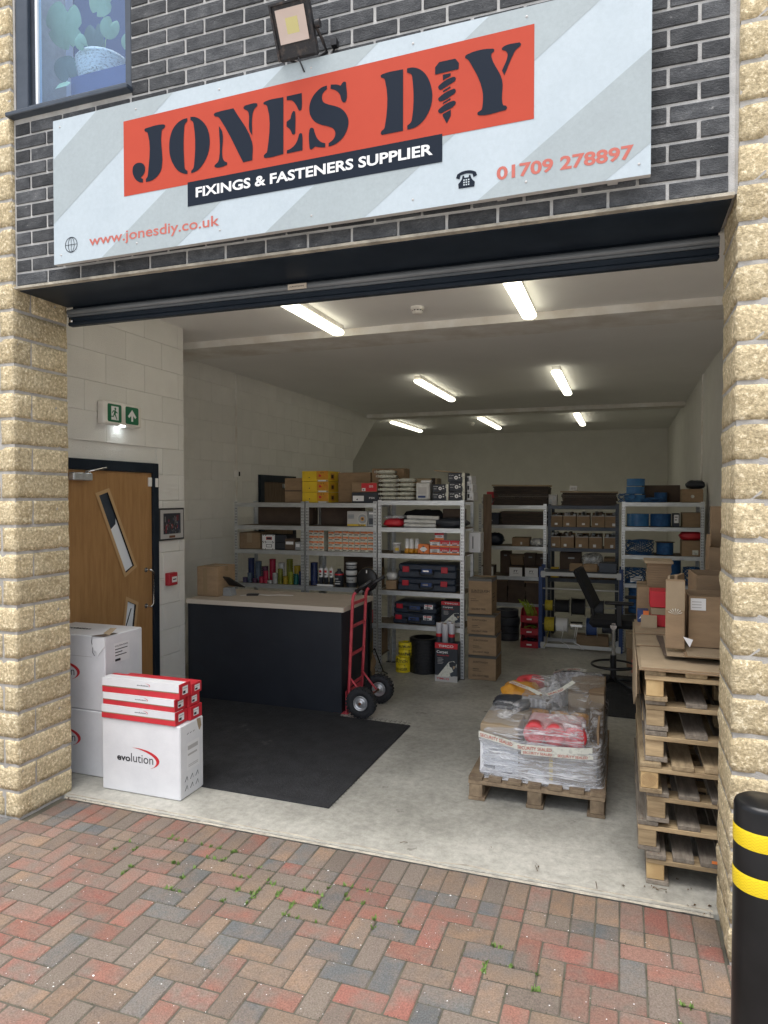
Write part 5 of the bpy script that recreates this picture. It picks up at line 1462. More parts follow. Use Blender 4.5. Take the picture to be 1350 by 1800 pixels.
for c in range(3):
    for q in range(2):
        lb = '%s row, %s of three small red and white boxes beside the hazard box' % (('bottom', 'upper')[q], ('left', 'middle', 'right')[c])
        x = -1.858 + c * .104
        carton('red_white_box', lb, x, x + .101, 6.73, 6.86, S3 + E3 + q * .074, S3 + .072 + q * .074, 'white_card', 'small red and white boxes', tape=None, prints=[('rect', 0, 0, 1, .25, 'orange_card'), ('rect', 0, .75, 1, .25, 'print_red'), ('rect', .05, .45, .9, .3, 'print_red') if c else ('rect', .05, .8, .9, .1, 'orange_card', 1), ('SCREW', .25, .52, .55, .16, 'print_white' if c else 'print_black', 1), ('rect', .25, .28, .5, .12, 'print_black', 1)])
carton('red_white_box', 'single small red and white box on top of the other boxes', -1.808, -1.712, 6.73, 6.86, S3 + E3 + .148, S3 + .218, 'white_card', 'small red and white boxes', tape=None, prints=[('rect', 0, 0, 1, .3, 'orange_card'), ('rect', 0, .7, 1, .3, 'print_red'), ('SCREW', .3, .42, .5, .2, 'print_black')])
carton('white_box', 'white box seen past the right post on the third shelf', -1.50, -1.38, 6.95, 7.12, S3 + .01, S3 + .22, 'white_card', tape=None, prints=[('rect', .3, .2, .08, .6, 'print_black')])
# ---- fourth shelf: cases
def tool_case(label, x0, x1, y0, y1, z0, z1, right_label=False):
    t = thing('tool_case', label, 'case', ((x0 + x1) / 2, (y0 + y1) / 2, z0), group='navy tool cases with red latches')
    w, d, h = x1 - x0, y1 - y0, z1 - z0
    b = MB(); b.box(-w / 2, w / 2, -d / 2, d / 2, .001, h * .52, 'navy_plastic', bev=.010); b.box(-w / 2 + .004, w / 2 - .004, -d / 2 + .002, d / 2, h * .52, h - .001, 'navy_plastic', bev=.014)
    for q in (-.30, -.12, .12, .30): b.box(w * q - .003, w * q + .003, -d / 2 - .003, -d / 2 + .012, .012, h - .016, 'navy_plastic')
    b.build('shell', t)
    for q in (-.36, .30):
        if right_label and q > 0: continue
        b = MB(); b.box(w * q - .035, w * q + .035, -d / 2 - .010, -d / 2 - .0035, h * .40, h * .82, 'red_plastic', bev=.004); b.build('latch', t)
    if right_label:
        b = MB(); b.box(w * .22, w * .42, -d / 2 - .0015, -d / 2 - .0006, h * .45, h * .85, 'print_white'); b.box(w * .24, w * .40, -d / 2 - .0022, -d / 2 - .0018, h * .70, h * .80, 'print_red'); b.box(w * .24, w * .36, -d / 2 - .0022, -d / 2 - .0018, h * .5, h * .6, 'print_black'); b.build('label', t)
    b = MB(); b.tube([(-.075, -d / 2 - .006, h * .56), (-.072, -d / 2 - .022, h * .30), (-.055, -d / 2 - .026, h * .22), (.055, -d / 2 - .026, h * .22), (.072, -d / 2 - .022, h * .30), (.075, -d / 2 - .006, h * .56)], .007, 'black_plastic', 8); b.build('handle', t)
    b = MB(); b.box(-.055, .055, -d / 2 - .0065, -d / 2 - .0035, h * .38, h * .66, 'room_navy'); b.box(-.04, .02, -d / 2 - .0078, -d / 2 - .0068, h * .46, h * .56, 'chrome'); b.build('badge', t)
tool_case('lower navy tool case on the fourth shelf with two red latches', -2.205, -1.585, 6.73, 7.10, .8635, .8635 + .132)
tool_case('upper navy tool case on the fourth shelf with two red latches', -2.200, -1.58, 6.73, 7.10, .997, .997 + .145)
tool_case('lower dark tool case on the bottom shelf with a white label', -2.255, -1.80, 6.73, 7.10, .5165, .5165 + .112, True)
tool_case('upper dark tool case on the bottom shelf with a white label', -2.245, -1.79, 6.735, 7.10, .630, .630 + .112, True)
carton('small_carton', 'small brown box under a crumpled clear bag beside the navy cases', -2.34, -2.225, 6.74, 6.88, .8635, .955, 'carton', tape=None)
soft_bag('crumpled_bag', 'crumpled clear bag on a small brown box at the bright unit', (-2.29, 6.82, .9555), (.06, .06, .042), 'silver_bag', 13)
# blue sleeve, sealant tubes, bottles, tubs
t = thing('tube_tray', 'white tray holding three black and white sealant tubes', 'tray', (-3.03, 6.77, S4))
b = MB(); b.box(-.10, .09, -.03, .03, .001, .006, 'print_white'); b.box(-.10, .09, -.031, -.0295, .001, .02, 'print_white'); b.build('tray', t)
for q in range(3):
    tt = thing('sealant_tube', ('left', 'middle', 'right')[q] + ' black and white sealant tube in the white tray on the fourth shelf', 'tube', (-3.095 + q * .062, 6.77, S4 + .006), group='sealant tubes in the tray')
    b = MB(); b.lathe([(.0005, .0006), (.022, .0006), (.023, .09)], (0, 0, 0), 'black_card', 14); b.build('tube_base', tt)
    b = MB(); b.lathe([(.0232, .09), (.0232, .185), (.0005, .187)], (0, 0, 0), 'print_white', 14); b.lathe([(.0005, .187), (.006, .19), (.004, .215), (.0005, .216)], (0, 0, 0), 'print_white', 8)
    b.box(-.012, .016, -.0245, -.0233, .14, .165, 'print_red'); b.box(-.012, .014, -.0245, -.0233, .11, .125, 'print_black'); b.build('tube_top', tt)
t = thing('black_bottle', 'squat black bottle with a red band on the fourth shelf', 'bottle', (-2.885, 6.78, S4))
b = MB(); b.lathe([(.0005, .001), (.048, .001), (.050, .12), (.046, .15), (.02, .17), (.02, .19), (.0005, .192)], (0, 0, 0), 'black_card', 20); b.build('bottle_body', t)
b = MB(); b.lathe([(.0505, .125), (.0500, .140)], (0, 0, 0), 'print_red', 20); b.box(-.03, .03, -.0515, -.0505, .03, .04, 'print_white'); b.box(-.02, .035, -.0515, -.0505, .055, .061, 'print_white'); b.box(-.03, .01, -.0515, -.0505, .08, .095, 'panel_edge'); b.build('label', t)
for q, (z, h, lb) in enumerate(((.0006, .175, 'lower large white tub with black base on the fourth shelf of the middle unit'), (.1775, .085, 'small white tub standing on the larger white tub'))):
    t = thing('filler_tub', lb, 'tub', (-2.745, 6.79, S4 + z), group='white and black tubs')
    b = MB(); b.lathe([(.0005, 0), (.056, 0), (.058, h * .8), (.061, h * .82), (.061, h), (.0005, h)], (0, 0, 0), 'print_white', 22); b.build('tub_body', t)
    b = MB(); b.lathe([(.0565, .002), (.0572, h * .28)], (0, 0, 0), 'black_card', 22); b.lathe([(.0582, h * .62), (.0585, h * .74)], (0, 0, 0), 'black_card', 22)
    put_text(b, 'WOOD & STONE', -.04, h * .40, .08, h * .08, 'print_black', y=-.0590); b.build('label', t)
carton('carton', 'plain brown carton behind the black disc on the fourth shelf', -2.64, -2.46, 6.84, 7.05, S4 + E3, S4 + .20, 'carton', tape=None)
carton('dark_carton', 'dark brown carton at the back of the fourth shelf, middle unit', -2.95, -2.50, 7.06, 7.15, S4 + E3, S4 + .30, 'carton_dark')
# tape sleeves
def sleeve(label, x, y, h, col, rad=.032):
    n = max(2, round(h / .019)); pr = [(.0005, .0006)]
    for k in range(n):
        z0, z1 = h * k / n, h * (k + 1) / n
        pr += [(rad - .003, z0 + .001), (rad, z0 + .003), (rad, z1 - .003), (rad - .003, z1 - .001)]
    pr += [(rad * .45, h), (rad * .45, h - .01), (.0005, h - .01)]
    b = MB(); b.lathe(pr, (0, 0, 0), 'sleeve_' + col, 14)
    o = b.build('tape_sleeve', None, (x, y, S4)); tag(o, label, 'tape sleeve', 'wrapped sleeves of coloured tape rolls')
back = [(-4.01, .27, 'navy', 'navy tape sleeve, leftmost of the tall back row'), (-3.915, .235, 'grey_blue', 'grey blue tape sleeve in the tall back row'), (-3.83, .18, 'plum', 'plum tape sleeve in the tall back row'), (-3.735, .265, 'crimson', 'tall crimson tape sleeve in the back row'),
        (-3.62, .225, 'white', 'tall white tape sleeve in the back row'), (-3.52, .27, 'olive', 'tall olive green tape sleeve in the back row'), (-3.425, .20, 'mustard', 'tall mustard tape sleeve in the back row')]
for x, h, c, lb in back: sleeve(lb, x, 6.86, h, c, .037)
front = [(-4.03, .06, 'purple', 'short purple tape sleeve, leftmost of the front row'), (-3.97, .11, 'grey_blue', 'short grey blue tape sleeve in the front row'), (-3.905, .05, 'plum', 'short plum tape sleeve in the front row'), (-3.82, .075, 'crimson', 'short crimson tape sleeve in the front row'), (-3.765, .14, 'crimson', 'mid height crimson tape sleeve in the front row'),
         (-3.715, .035, 'white', 'tiny white tape roll in the front row'), (-3.65, .12, 'white', 'short white tape sleeve in the front row'), (-3.585, .17, 'olive', 'mid height olive tape sleeve in the front row'), (-3.52, .09, 'mustard', 'short mustard tape sleeve in the front row'), (-3.455, .14, 'lime', 'short lime tape sleeve in the front row'), (-3.39, .12, 'teal', 'teal tape sleeve in the front row'), (-3.325, .15, 'navy', 'navy tape sleeve at the right end of the front row')]
for x, h, c, lb in front: sleeve(lb, x, 6.76, h, c, .029)
sleeve('tall navy tape sleeve on the middle unit beside the post', -3.19, 6.80, .25, 'navy', .042)
# below, seen past the hand truck
carton('carton', 'brown carton on the floor under the middle unit behind the hand truck', -2.62, -2.44, 6.78, 7.1, .142, .42, 'carton')
carton('small_red_box', 'small white and red box on the low shelf behind the hand truck', -2.56, -2.50, 6.75, 6.85, .5006, .60, 'white_card', tape=None, prints=[('rect', 0, .7, 1, .3, 'print_red'), ('rect', .2, .2, .5, .15, 'print_black')])
carton('small_red_box', 'small red box on the low shelf right of the white and red box', -2.495, -2.445, 6.75, 6.85, .5006, .64, 'red_card', tape=None)
soft_bag('brown_sack', 'slumped brown paper sack on the floor behind the far wheel', (-2.42, 6.42, 0), (.07, .10, .13), 'carton', 17)
b = MB(); b.tube([(-2.42, 6.20, .01), (-2.40, 6.3, .2), (-2.36, 6.45, .3), (-2.30, 6.55, .05), (-2.28, 6.62, .008)], .007, 'black_plastic', 6); tag(b.build('black_cable'), 'loose black cable hanging by the shelving post', 'cable')
# ---- floor level under the bright unit
for k, (x, z, h, lb) in enumerate(((-2.165, 0, .082, 'lowest yellow printed tape roll under the bright shelving unit'), (-2.165, .083, .078, 'second yellow printed tape roll with the white liner showing'), (-2.135, .162, .078, 'third yellow printed tape roll in the pile'), (-2.135, .241, .074, 'topmost yellow printed tape roll in the pile'))):
    b = MB(); b.lathe([(.035, .001), (.078, .001), (.080, .006), (.080, h - .006), (.078, h - .001), (.035, h - .001), (.035, .001)], (0, 0, 0), 'yellow_tape', 26)
    o = b.build('hazard_tape_roll', None, (x, 6.80, z)); tag(o, lb, 'tape roll', 'yellow hazard tape rolls')
    b = MB()
    v, f = text_geo(('DANGER', 'CAUTION', 'MARKING', 'CAUTION')[k], .02)
    xs = [p[0] for p in v]; x1 = max(xs)
    b.add([(.0806 * math.cos(-PI / 2 + (p[0] / x1 - .55) * 2.0), .0806 * math.sin(-PI / 2 + (p[0] / x1 - .55) * 2.0), h * .3 + p[1] * h * .5) for p in v], f, 'print_black')
    b.build('printing', o)
b = MB(); pr = [(.11, .001)]
for k in range(24): pr += [(.150, .002 + k * .015), (.157, .0075 + k * .015), (.157, .0095 + k * .015), (.150, .015 + k * .015)]
pr += [(.11, .362), (.11, .001)]
b.lathe(pr, (0, 0, 0), 'black_coil', 36); tag(b.build('pipe_coil', None, (-1.955, 6.87, 0)), 'tall black coil of pipe standing under the bright shelving unit', 'coil')
# carpet protector
def protector(label, x0, x1, y0, y1, z0, h):
    w = x1 - x0
    t = carton('carpet_film_box', label, x0, x1, y0, y1, z0, z0 + h, 'black_card', 'dark display boxes of carpet protector', tape=None, prints=[
        ('rect', 0, .855, 1, .145, 'print_red'), ('TIMCO', .16, .89, .66, .062, 'print_white', 1), ('Carpet', .08, .735, .50, .068, 'print_white'), ('Protection Film', .10, .665, .52, .035, 'print_red'),
        ('rect', 0, 0, 1, .16, 'panel_edge'), ('TIMCO', .08, .05, .55, .05, 'print_red', 2), ('poly', [(.10, .12), (.62, .52), (.84, .55), (.97, .46), (.92, .30), (.60, .13)], 0, 0, 0, 'glove_white', 1),
        ('poly', [(.62, .50), (.66, .40), (.80, .36), (.92, .41), (.95, .49), (.80, .54)], 0, 0, 0, 'black_card', 3), ('poly', [(.72, .40), (.92, .42), (.98, .30), (.95, .18), (.72, .14), (.66, .22), (.82, .28)], 0, 0, 0, 'rack_dark', 4),
        ('poly', [(.80, .33), (.88, .36), (.90, .42), (.80, .42)], 0, 0, 0, 'carton_pale', 5)] + [('rect', .12, .60 - k * .035, .22 + .04 * (k % 2), .010, 'panel_edge', 1) for k in range(5)])
    return t
t = protector('large dark carpet film display box on the floor at the bright shelving unit', -1.755, -1.525, 6.55, 6.68, 0, .385)
protector('smaller dark carpet film box with a red top on the low shelf', -1.745, -1.535, 6.76, 6.95, .5165, .25)
for q, (x, y, h) in enumerate(((-1.725, 6.60, .19), (-1.660, 6.59, .18), (-1.595, 6.60, .19), (-1.63, 6.65, .2))):
    t = thing('film_roll', ('left roll', 'centre roll', 'right roll', 'rear roll')[q] + ' of clear carpet film standing out of the dark display box', 'roll', (x, y, .3858), group='film rolls in the display box')
    b = MB(); b.lathe([(.010, h), (.0295, h), (.030, h - .003), (.030, .0), (.010, .0)], (0, 0, 0), 'film_roll', 20); b.build('film', t)
    b = MB(); b.lathe([(.0097, .0), (.0097, h + .004), (.012, h + .004), (.012, .0)], (0, 0, 0), 'cork', 12); b.build('core', t)
    if q != 1:
        b = MB(); b.lathe([(.0304, .0), (.0304, .055)], (0, 0, 0), 'black_card', 20); b.lathe([(.0306, .055), (.0306, .085)], (0, 0, 0), 'print_red', 20); b.build('label', t)

# ---- stack of brown cartons
prt = [('SUNTOUGH', .18, .70, .52, .075, 'print_brown'), ('rect', .17, .44, .22, .025, 'print_brown'), ('rect', .17, .36, .30, .02, 'print_brown'), ('SOLVENT FREE', .16, .14, .58, .075, 'print_brown'), ('rect', 0, .90, 1, .10, 'tape_dark')]
zs = [(0, .245), (.2455, .455), (.4555, .655), (.6565, 1.015)]
nm = ('lowest brown printed carton of the floor stack right of the bright shelving', 'second brown printed carton from the floor in that stack of four', 'third brown printed carton from the floor in that stack of four', 'largest brown printed carton on top of the stack of four')
nm = ('lowest brown printed carton of the stack right of the bright shelving', 'second lowest brown printed carton of the stack of four', 'third brown printed carton up in the stack of four', 'tall brown printed carton on top of the stack of four')
for k, (z0, z1) in enumerate(zs):
    dx = (0, .0, -.01, -.005)[k]
    t = carton('brown_printed_carton', nm[k], -1.455 + dx, -1.175 + dx - (.045 if k == 3 else 0), 6.72 + (.02 if k == 3 else 0), 7.04, z0 + E3, z1, 'carton', 'brown printed cartons stacked on the floor', tape=None, prints=[p for p in prt] if k < 3 else [('SUNTOUGH', .12, .62, .78, .07, 'print_brown'), ('rect', .12, .60, .5, .01, 'print_brown'), ('rect', .1, .42, .24, .012, 'print_brown'), ('rect', .1, .37, .34, .012, 'print_brown'), ('SOLVENT FREE', .14, .12, .6, .05, 'print_brown'), ('rect', 0, .93, 1, .07, 'tape_dark')], rz=R((0, .8, -1, .5)[k]))
    side_print(t, .14 if k < 3 else .1175, [(-.158, (z1 - z0) * .90, .158, (z1 - z0) * .995, 'tape_dark'), (-.1, (z1 - z0) * .55, .02, (z1 - z0) * .57, 'print_brown'), (-.1, (z1 - z0) * .45, .05, (z1 - z0) * .47, 'print_brown'), (-.1, (z1 - z0) * .35, -.02, (z1 - z0) * .37, 'print_brown')])
    b = MB(); b.box(-.141 if k < 3 else -.119, .141 if k < 3 else .119, -.161 if k < 3 else -.151, -.001, (z1 - z0) - .0004, (z1 - z0) + .0002, 'tape_dark'); b.build('film_cover', t)
b = MB(); b.box(-.045, .045, -.03, .03, .001, 1.86, 'timber_dark', bev=.003); tag(b.build('timber_plank', None, (-1.385, 7.35, 0), (0, 0, R(12))), 'dark upright timber plank between the front and back shelving', 'plank')

# ================================================================== back row
YD, YF = 8.88, 8.47
rack('galvanised back shelving unit at the left with flat dark cardboard on top', -1.79, -.915, YD, YD + .5, (.80, 1.19, 1.465, 1.72), 1.74)
rack('dark navy back shelving unit holding two rows of open brown cartons', -.900, -.045, YD, YD + .5, (.80, 1.185, 1.45, 1.72), 1.74, 'rack_dark', 'rack_dark')
rack('galvanised back shelving unit at the right holding blue rope reels', -.012, .872, YF, YF + .55, (.45, .815, 1.15, 1.48, 1.765), 1.775)
def flat_stack(label, x0, x1, y0, y1, z0, z1, m='carton_edge', top='carton_pale', n=12, seed=1, name='flat_cardboard_stack', jit=.012):
    rr = random.Random(seed); t = thing(name, label, 'cardboard', ((x0 + x1) / 2, (y0 + y1) / 2, z0), group=None)
    w, d = x1 - x0, y1 - y0
    h = (z1 - z0) / n; b = MB()
    for k in range(n - 1):
        a, c = rr.uniform(-jit, jit), rr.uniform(-jit, jit)
        b.box(-w / 2 + a, w / 2 + a, -d / 2 + c, d / 2 + c, k * h + .0008, (k + 1) * h - .0006, m)
    b.build('sheet_pile', t)
    b = MB(); b.box(-w / 2 - .02, w / 2 + .01, -d / 2 - .02, d / 2, (n - 1) * h, n * h, top, M=Matrix.Rotation(R(.6), 4, 'Y')); b.build('top_sheet', t)
    return t
flat_stack('tall dark stack of flattened boxes on top of the back left shelving unit', -1.60, -.905, YD + .02, YD + .45, 1.7206, 1.985, n=14, seed=3)
flat_stack('lower dark stack of flattened boxes on top of the navy shelving unit', -.73, -.07, YD + .02, YD + .45, 1.7206, 1.90, n=10, seed=4)
flat_stack('dark pile of flattened boxes on the second shelf of the back left unit', -1.50, -.95, YD + .05, YD + .45, 1.4656, 1.635, top='carton_dark', n=9, seed=5)
carton('small_white_box', 'tiny white box on the flattened boxes of the navy unit', -.64, -.55, YD + .1, YD + .2, 1.903, 1.97, 'white_card', tape=None, prints=[('rect', .2, .3, .25, .4, 'panel_edge'), ('disc', .65, .5, .2, .4, 'panel_edge')])
carton('small_white_box', 'grey printed box between the two flattened box stacks', -.895, -.79, YD + .03, YD + .14, 1.7206, 1.86, 'panel_edge', tape=None, prints=[('rect', .1, .2, .3, .4, 'rail_grey'), ('rect', .5, .5, .3, .3, 'rail_grey')])
soft_bag('clear_bag', 'clear bag of small parts at the left end of the back shelving top', (-1.70, YD + .14, 1.721), (.07, .1, .06), 'poly_bag', 21)
carton('red_wrapped_box', 'narrow dark red wrapped box on the back left shelving top', -1.74, -1.61, YD + .3, YD + .45, 1.7206, 1.90, 'red_card', tape=None)
# shelves of the back left unit
carton('reddish_carton', 'small reddish brown carton on the third shelf of the back left unit', -1.36, -1.14, YD + .05, YD + .3, 1.1906, 1.30, 'carton', tape='tape_clear', prints=[('rect', .5, .2, .1, .3, 'print_white')])
soft_bag('clear_bag', 'bag of clear fittings on the third shelf of the back left unit', (-1.04, YD + .14, 1.1905), (.10, .12, .05), 'poly_bag', 23)
soft_bag('dark_bag', 'dark bag on the third shelf, left end of the back left unit', (-1.60, YD + .2, 1.1905), (.11, .12, .08), 'navy_plastic', 24)
carton('dark_carton', 'dark navy box on the second shelf, left end of the back left unit', -1.74, -1.53, YD + .05, YD + .3, 1.4656, 1.62, 'navy_plastic', tape=None, prints=[('rect', .1, .3, .5, .1, 'rail_grey'), ('rect', .1, .6, .4, .08, 'rail_grey')])
for k in range(4):
    x = (-1.76, -1.385, -1.185, -.985)[k]
    t = carton('white_fronted_box', ('leftmost', 'second', 'third', 'rightmost')[k] + ' white fronted box on the low shelf of the back left unit', x, x + (.165 if k < 3 else .06), YD + .01, YD + .25, .8006, .925, 'carton_dark', 'white fronted boxes', tape=None, prints=[('rect', .0, .0, 1, .92, 'print_white'), ('FT', .35, .45, .3, .2, 'print_black', 1), ('rect', .3, .3, .4, .05, 'rail_grey', 1)])
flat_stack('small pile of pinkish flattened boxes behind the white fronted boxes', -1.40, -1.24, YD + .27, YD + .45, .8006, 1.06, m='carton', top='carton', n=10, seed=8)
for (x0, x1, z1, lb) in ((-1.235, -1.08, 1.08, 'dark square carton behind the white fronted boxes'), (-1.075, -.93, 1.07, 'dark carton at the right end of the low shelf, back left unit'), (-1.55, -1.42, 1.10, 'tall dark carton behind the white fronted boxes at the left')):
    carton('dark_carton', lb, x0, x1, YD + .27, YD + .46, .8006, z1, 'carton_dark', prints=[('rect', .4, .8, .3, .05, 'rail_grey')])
# navy unit rows of brown cartons
def open_carton(label, x0, x1, y0, y1, z0, h, m='carton'):
    t = thing('open_carton', label, 'carton', ((x0 + x1) / 2, (y0 + y1) / 2, z0), group='open brown cartons on the navy unit')
    w, d = x1 - x0, y1 - y0; b = MB()
    b.box(-w / 2, w / 2, -d / 2, -d / 2 + .004, .001, h, m); b.box(-w / 2, w / 2, d / 2 - .004, d / 2, .001, h + .03, m)
    b.box(-w / 2, -w / 2 + .004, -d / 2 + .004, d / 2 - .004, .001, h, m); b.box(w / 2 - .004, w / 2, -d / 2 + .004, d / 2 - .004, .001, h, m); b.box(-w / 2 + .004, w / 2 - .004, -d / 2 + .004, d / 2 - .004, .001, .006, m)
    b.build('box_body', t)
    b = MB(); b.box(-w / 2, w / 2, -d / 2 - .0012, -d / 2 - .0004, h - .010, h, 'panel_edge'); b.build('cut_edge', t)
    b = MB(); rr = random.Random(int(x0 * 100) + int(z0 * 10))
    for k in range(6):
        a = rr.uniform(-w / 2 + .02, w / 2 - .04); b.box(a, a + .03, -d / 2 + .03, d / 2 - .03, h * .6, h + rr.uniform(.01, .05), rr.choice(('panel_edge', 'rail_grey', 'carton_dark')), M=Matrix.Rotation(rr.uniform(-.1, .1), 4, 'Y'))
    b.build('contents', t)
    b = MB(); q = rr.uniform(-.3, .1); b.box(w * q, w * q + .035, -d / 2 - .0020, -d / 2 - .0014, .01 + .02 * rr.random(), .05, 'print_white'); b.build('label', t)
for q, z in enumerate((1.4506, 1.1856)):
    xs = [-.875, -.712, -.545, -.368, -.205] if q == 0 else [-.872, -.735, -.560, -.395, -.215]
    for k in range(5):
        open_carton('open brown carton, %s row of the navy unit, %s from the left' % (('upper', 'lower')[q], nth[k]), xs[k], xs[k] + (.155 if k != 0 or q == 0 else .13), YD + .01, YD + .33, z, .145)
carton('dark_carton', 'wide dark carton on the low shelf of the navy unit', -.76, -.50, YD + .12, YD + .45, .8006, 1.12, 'carton_dark', prints=[('rect', .4, .75, .3, .06, 'rail_grey')])
soft_bag('clear_bag', 'clear plastic bag bulging over the low shelf of the navy unit', (-.36, YD + .2, .9506), (.13, .12, .08), 'poly_bag', 31)
carton('dark_carton', 'brown carton under the clear bag on the navy unit low shelf', -.48, -.24, YD + .08, YD + .4, .8006, .950, 'carton')
carton('dark_carton', 'brown carton wrapped in film at the right of the navy unit', -.22, -.07, YD + .08, YD + .4, .8006, 1.06, 'carton')
carton('yellow_box', 'small yellow box on the low shelf of the navy unit', -.865, -.765, YD + .01, YD + .12, .8006, .93, 'yellow_card', tape=None)
# right back unit with blue rope
def reel(name, label, c, r_, h, m, axis='z', flange=None, group=None, cat='reel', core=.4, rot=(0, 0, 0)):
    t = thing(name, label, cat, c, group=group); t.rotation_euler = rot
    off = 0 if axis == 'z' else -h / 2
    b = MB(); n = max(3, int(h / .014)); pr = [(r_ * core, off + .004)]
    rr_ = r_ if not flange else r_ * .86
    for k in range(n):
        z0 = off + .004 + (h - .008) * k / n; z1 = off + .004 + (h - .008) * (k + 1) / n
        pr += [(rr_ - .003, z0), (rr_, (z0 + z1) / 2), (rr_ - .003, z1)]
    pr += [(r_ * core, off + h - .004), (r_ * core, off + .004)]
    b.lathe(pr, (0, 0, 0), m, 26, axis); b.build('winding', t)
    if flange:
        for e in (off, off + h - .004):
            b = MB(); b.lathe([(r_ * core * .7, e), (r_, e), (r_, e + .004), (r_ * core * .7, e + .004), (r_ * core * .7, e)], (0, 0, 0), flange, 26, axis, smooth=False); b.build('flange', t)
    return t
def loose_coil(name, label, c, rx, ry, h, m, seed, n=9, tr=.0045, cat='rope'):
    rr = random.Random(seed); pts = []
    N = n * 26
    for i in range(N):
        a = 2 * PI * i / 26; k = i / N
        ra = 1 + .14 * math.sin(k * 23 + seed) + rr.uniform(-.012, .012)
        pts.append((rx * ra * math.cos(a), ry * ra * math.sin(a), tr + h * (.5 + .5 * math.sin(k * 17 + seed + a * .5)) * .95 + .0))
    b = MB(); b.tube(pts, tr, m, 5)
    for k in range(3):
        q = [(rx * (1 + .25 * math.sin(j * .5 + k)) * math.cos(.3 * j + k * 2), -ry * (1.0 + .1 * k), tr + h * .5 * (1 + math.sin(.3 * j + k * 2))) for j in range(10)]
        b.tube(q, tr, m, 5)
    return tag(b.build(name, None, c), label, cat)
for k in range(3):
    reel('blue_reel', ('lowest', 'middle', 'topmost')[k] + ' film wrapped blue reel of the pile on the back right unit', (.135 + k * .004, YF + .17, 1.7656 + k * .095), .105 if k else .12, .093, 'blue_film', group='film wrapped blue reels')
loose_coil('blue_rope_coil', 'loose blue rope coil in clear wrap left on the back right shelving top', (.045, YF + .12, 1.766), .09, .09, .10, 'blue_rope', 3)
reel('rope_spool', 'blue rope spool with brown flanges on top of the back right unit', (.42, YF + .2, 1.7656), .085, .12, 'blue_rope', flange='carton_dark')
loose_coil('blue_rope_coil', 'tangled blue rope lying in front of the spool on the back right unit', (.33, YF + .08, 1.766), .12, .05, .05, 'blue_rope', 8, 5)
carton('dark_carton', 'long dark carton behind the blue spool on the back right unit', .22, .64, YF + .34, YF + .5, 1.7656, 1.97, 'carton_dark')
carton('carton', 'brown carton on the right end of the back right shelving top', .640, .862, YF + .05, YF + .35, 1.7656, 1.92, 'carton', prints=[('disc', .5, .45, .2, .25, 'glove_white')])
soft_bag('black_bin_bag', 'black plastic bag draped over the brown carton at the far right', (.80, YF + .3, 1.921), (.10, .10, .05), 'black_card', 37)
reel('blue_reel', 'left film wrapped blue reel on the second shelf of the back right unit', (.17, YF + .17, 1.4806), .125, .155, 'blue_film', group='film wrapped blue reels')
reel('blue_reel', 'right blue rope reel on the second shelf of the back right unit', (.42, YF + .17, 1.4806), .115, .155, 'blue_rope')
t = carton('dark_labelled_pack', 'dark pack with a white label between the blue reels and a carton', .545, .62, YF + .08, YF + .25, 1.4806, 1.64, 'navy_plastic', tape=None, prints=[('rect', .2, .3, .65, .6, 'print_white'), ('rect', .3, .7, .4, .06, 'print_black', 1), ('rect', .3, .5, .3, .06, 'print_black', 1)])
carton('carton', 'plain brown carton on the second shelf at the far right', .645, .850, YF + .03, YF + .3, 1.4806, 1.65, 'carton')
loose_coil('blue_rope_coil', 'big loose blue rope coil on the third shelf of the back right unit', (.19, YF + .18, 1.151), .14, .13, .17, 'blue_rope', 11, 15)
reel('rope_spool', 'blue rope spool with pale flanges on the third shelf', (.47, YF + .2, 1.1506), .11, .15, 'blue_rope', flange='carton_dark', core=.5)
carton('carton', 'brown carton with a torn white label on the third shelf', .640, .845, YF + .03, YF + .3, 1.1506, 1.33, 'carton', prints=[('rect', .55, .1, .3, .3, 'glove_white')])
soft_bag('red_cloth', 'dark red cloth hanging at the right end of the third shelf', (.74, YF + .12, 1.3305), (.12, .08, .05), 'red_card', 41, cat='cloth')
loose_coil('blue_rope_coil', 'loose blue rope coil with a white tag on the low shelf', (.13, YF + .16, .816), .12, .11, .17, 'blue_rope', 15, 14)
reel('blue_reel', 'large dark blue reel on the low shelf behind the flat box pile', (.50, YF + .22, .8156), .15, .29, 'blue_rope')
loose_coil('blue_rope_coil', 'small blue rope coil at the right end of the low shelf', (.76, YF + .16, .816), .085, .09, .20, 'blue_rope', 19, 12)
b = MB(); b.box(-.07, .07, -.001, .001, 0, .07, 'print_white'); b.box(-.06, .05, -.002, -.0012, .045, .055, 'print_black'); b.box(-.06, .06, -.002, -.0012, .02, .03, 'print_black'); tag(b.build('paper_tag', None, (.16, YF + .035, .83), (R(-8), 0, 0)), 'white printed tag lying against the low blue rope coil', 'tag')
for k in range(5):
    reel('blue_reel', 'blue reel on the bottom shelf, %s up in its pile' % nth[k], (.17, YF + .18, .4506 + k * .062), .10, .06, 'blue_rope', group='bottom shelf blue reels')
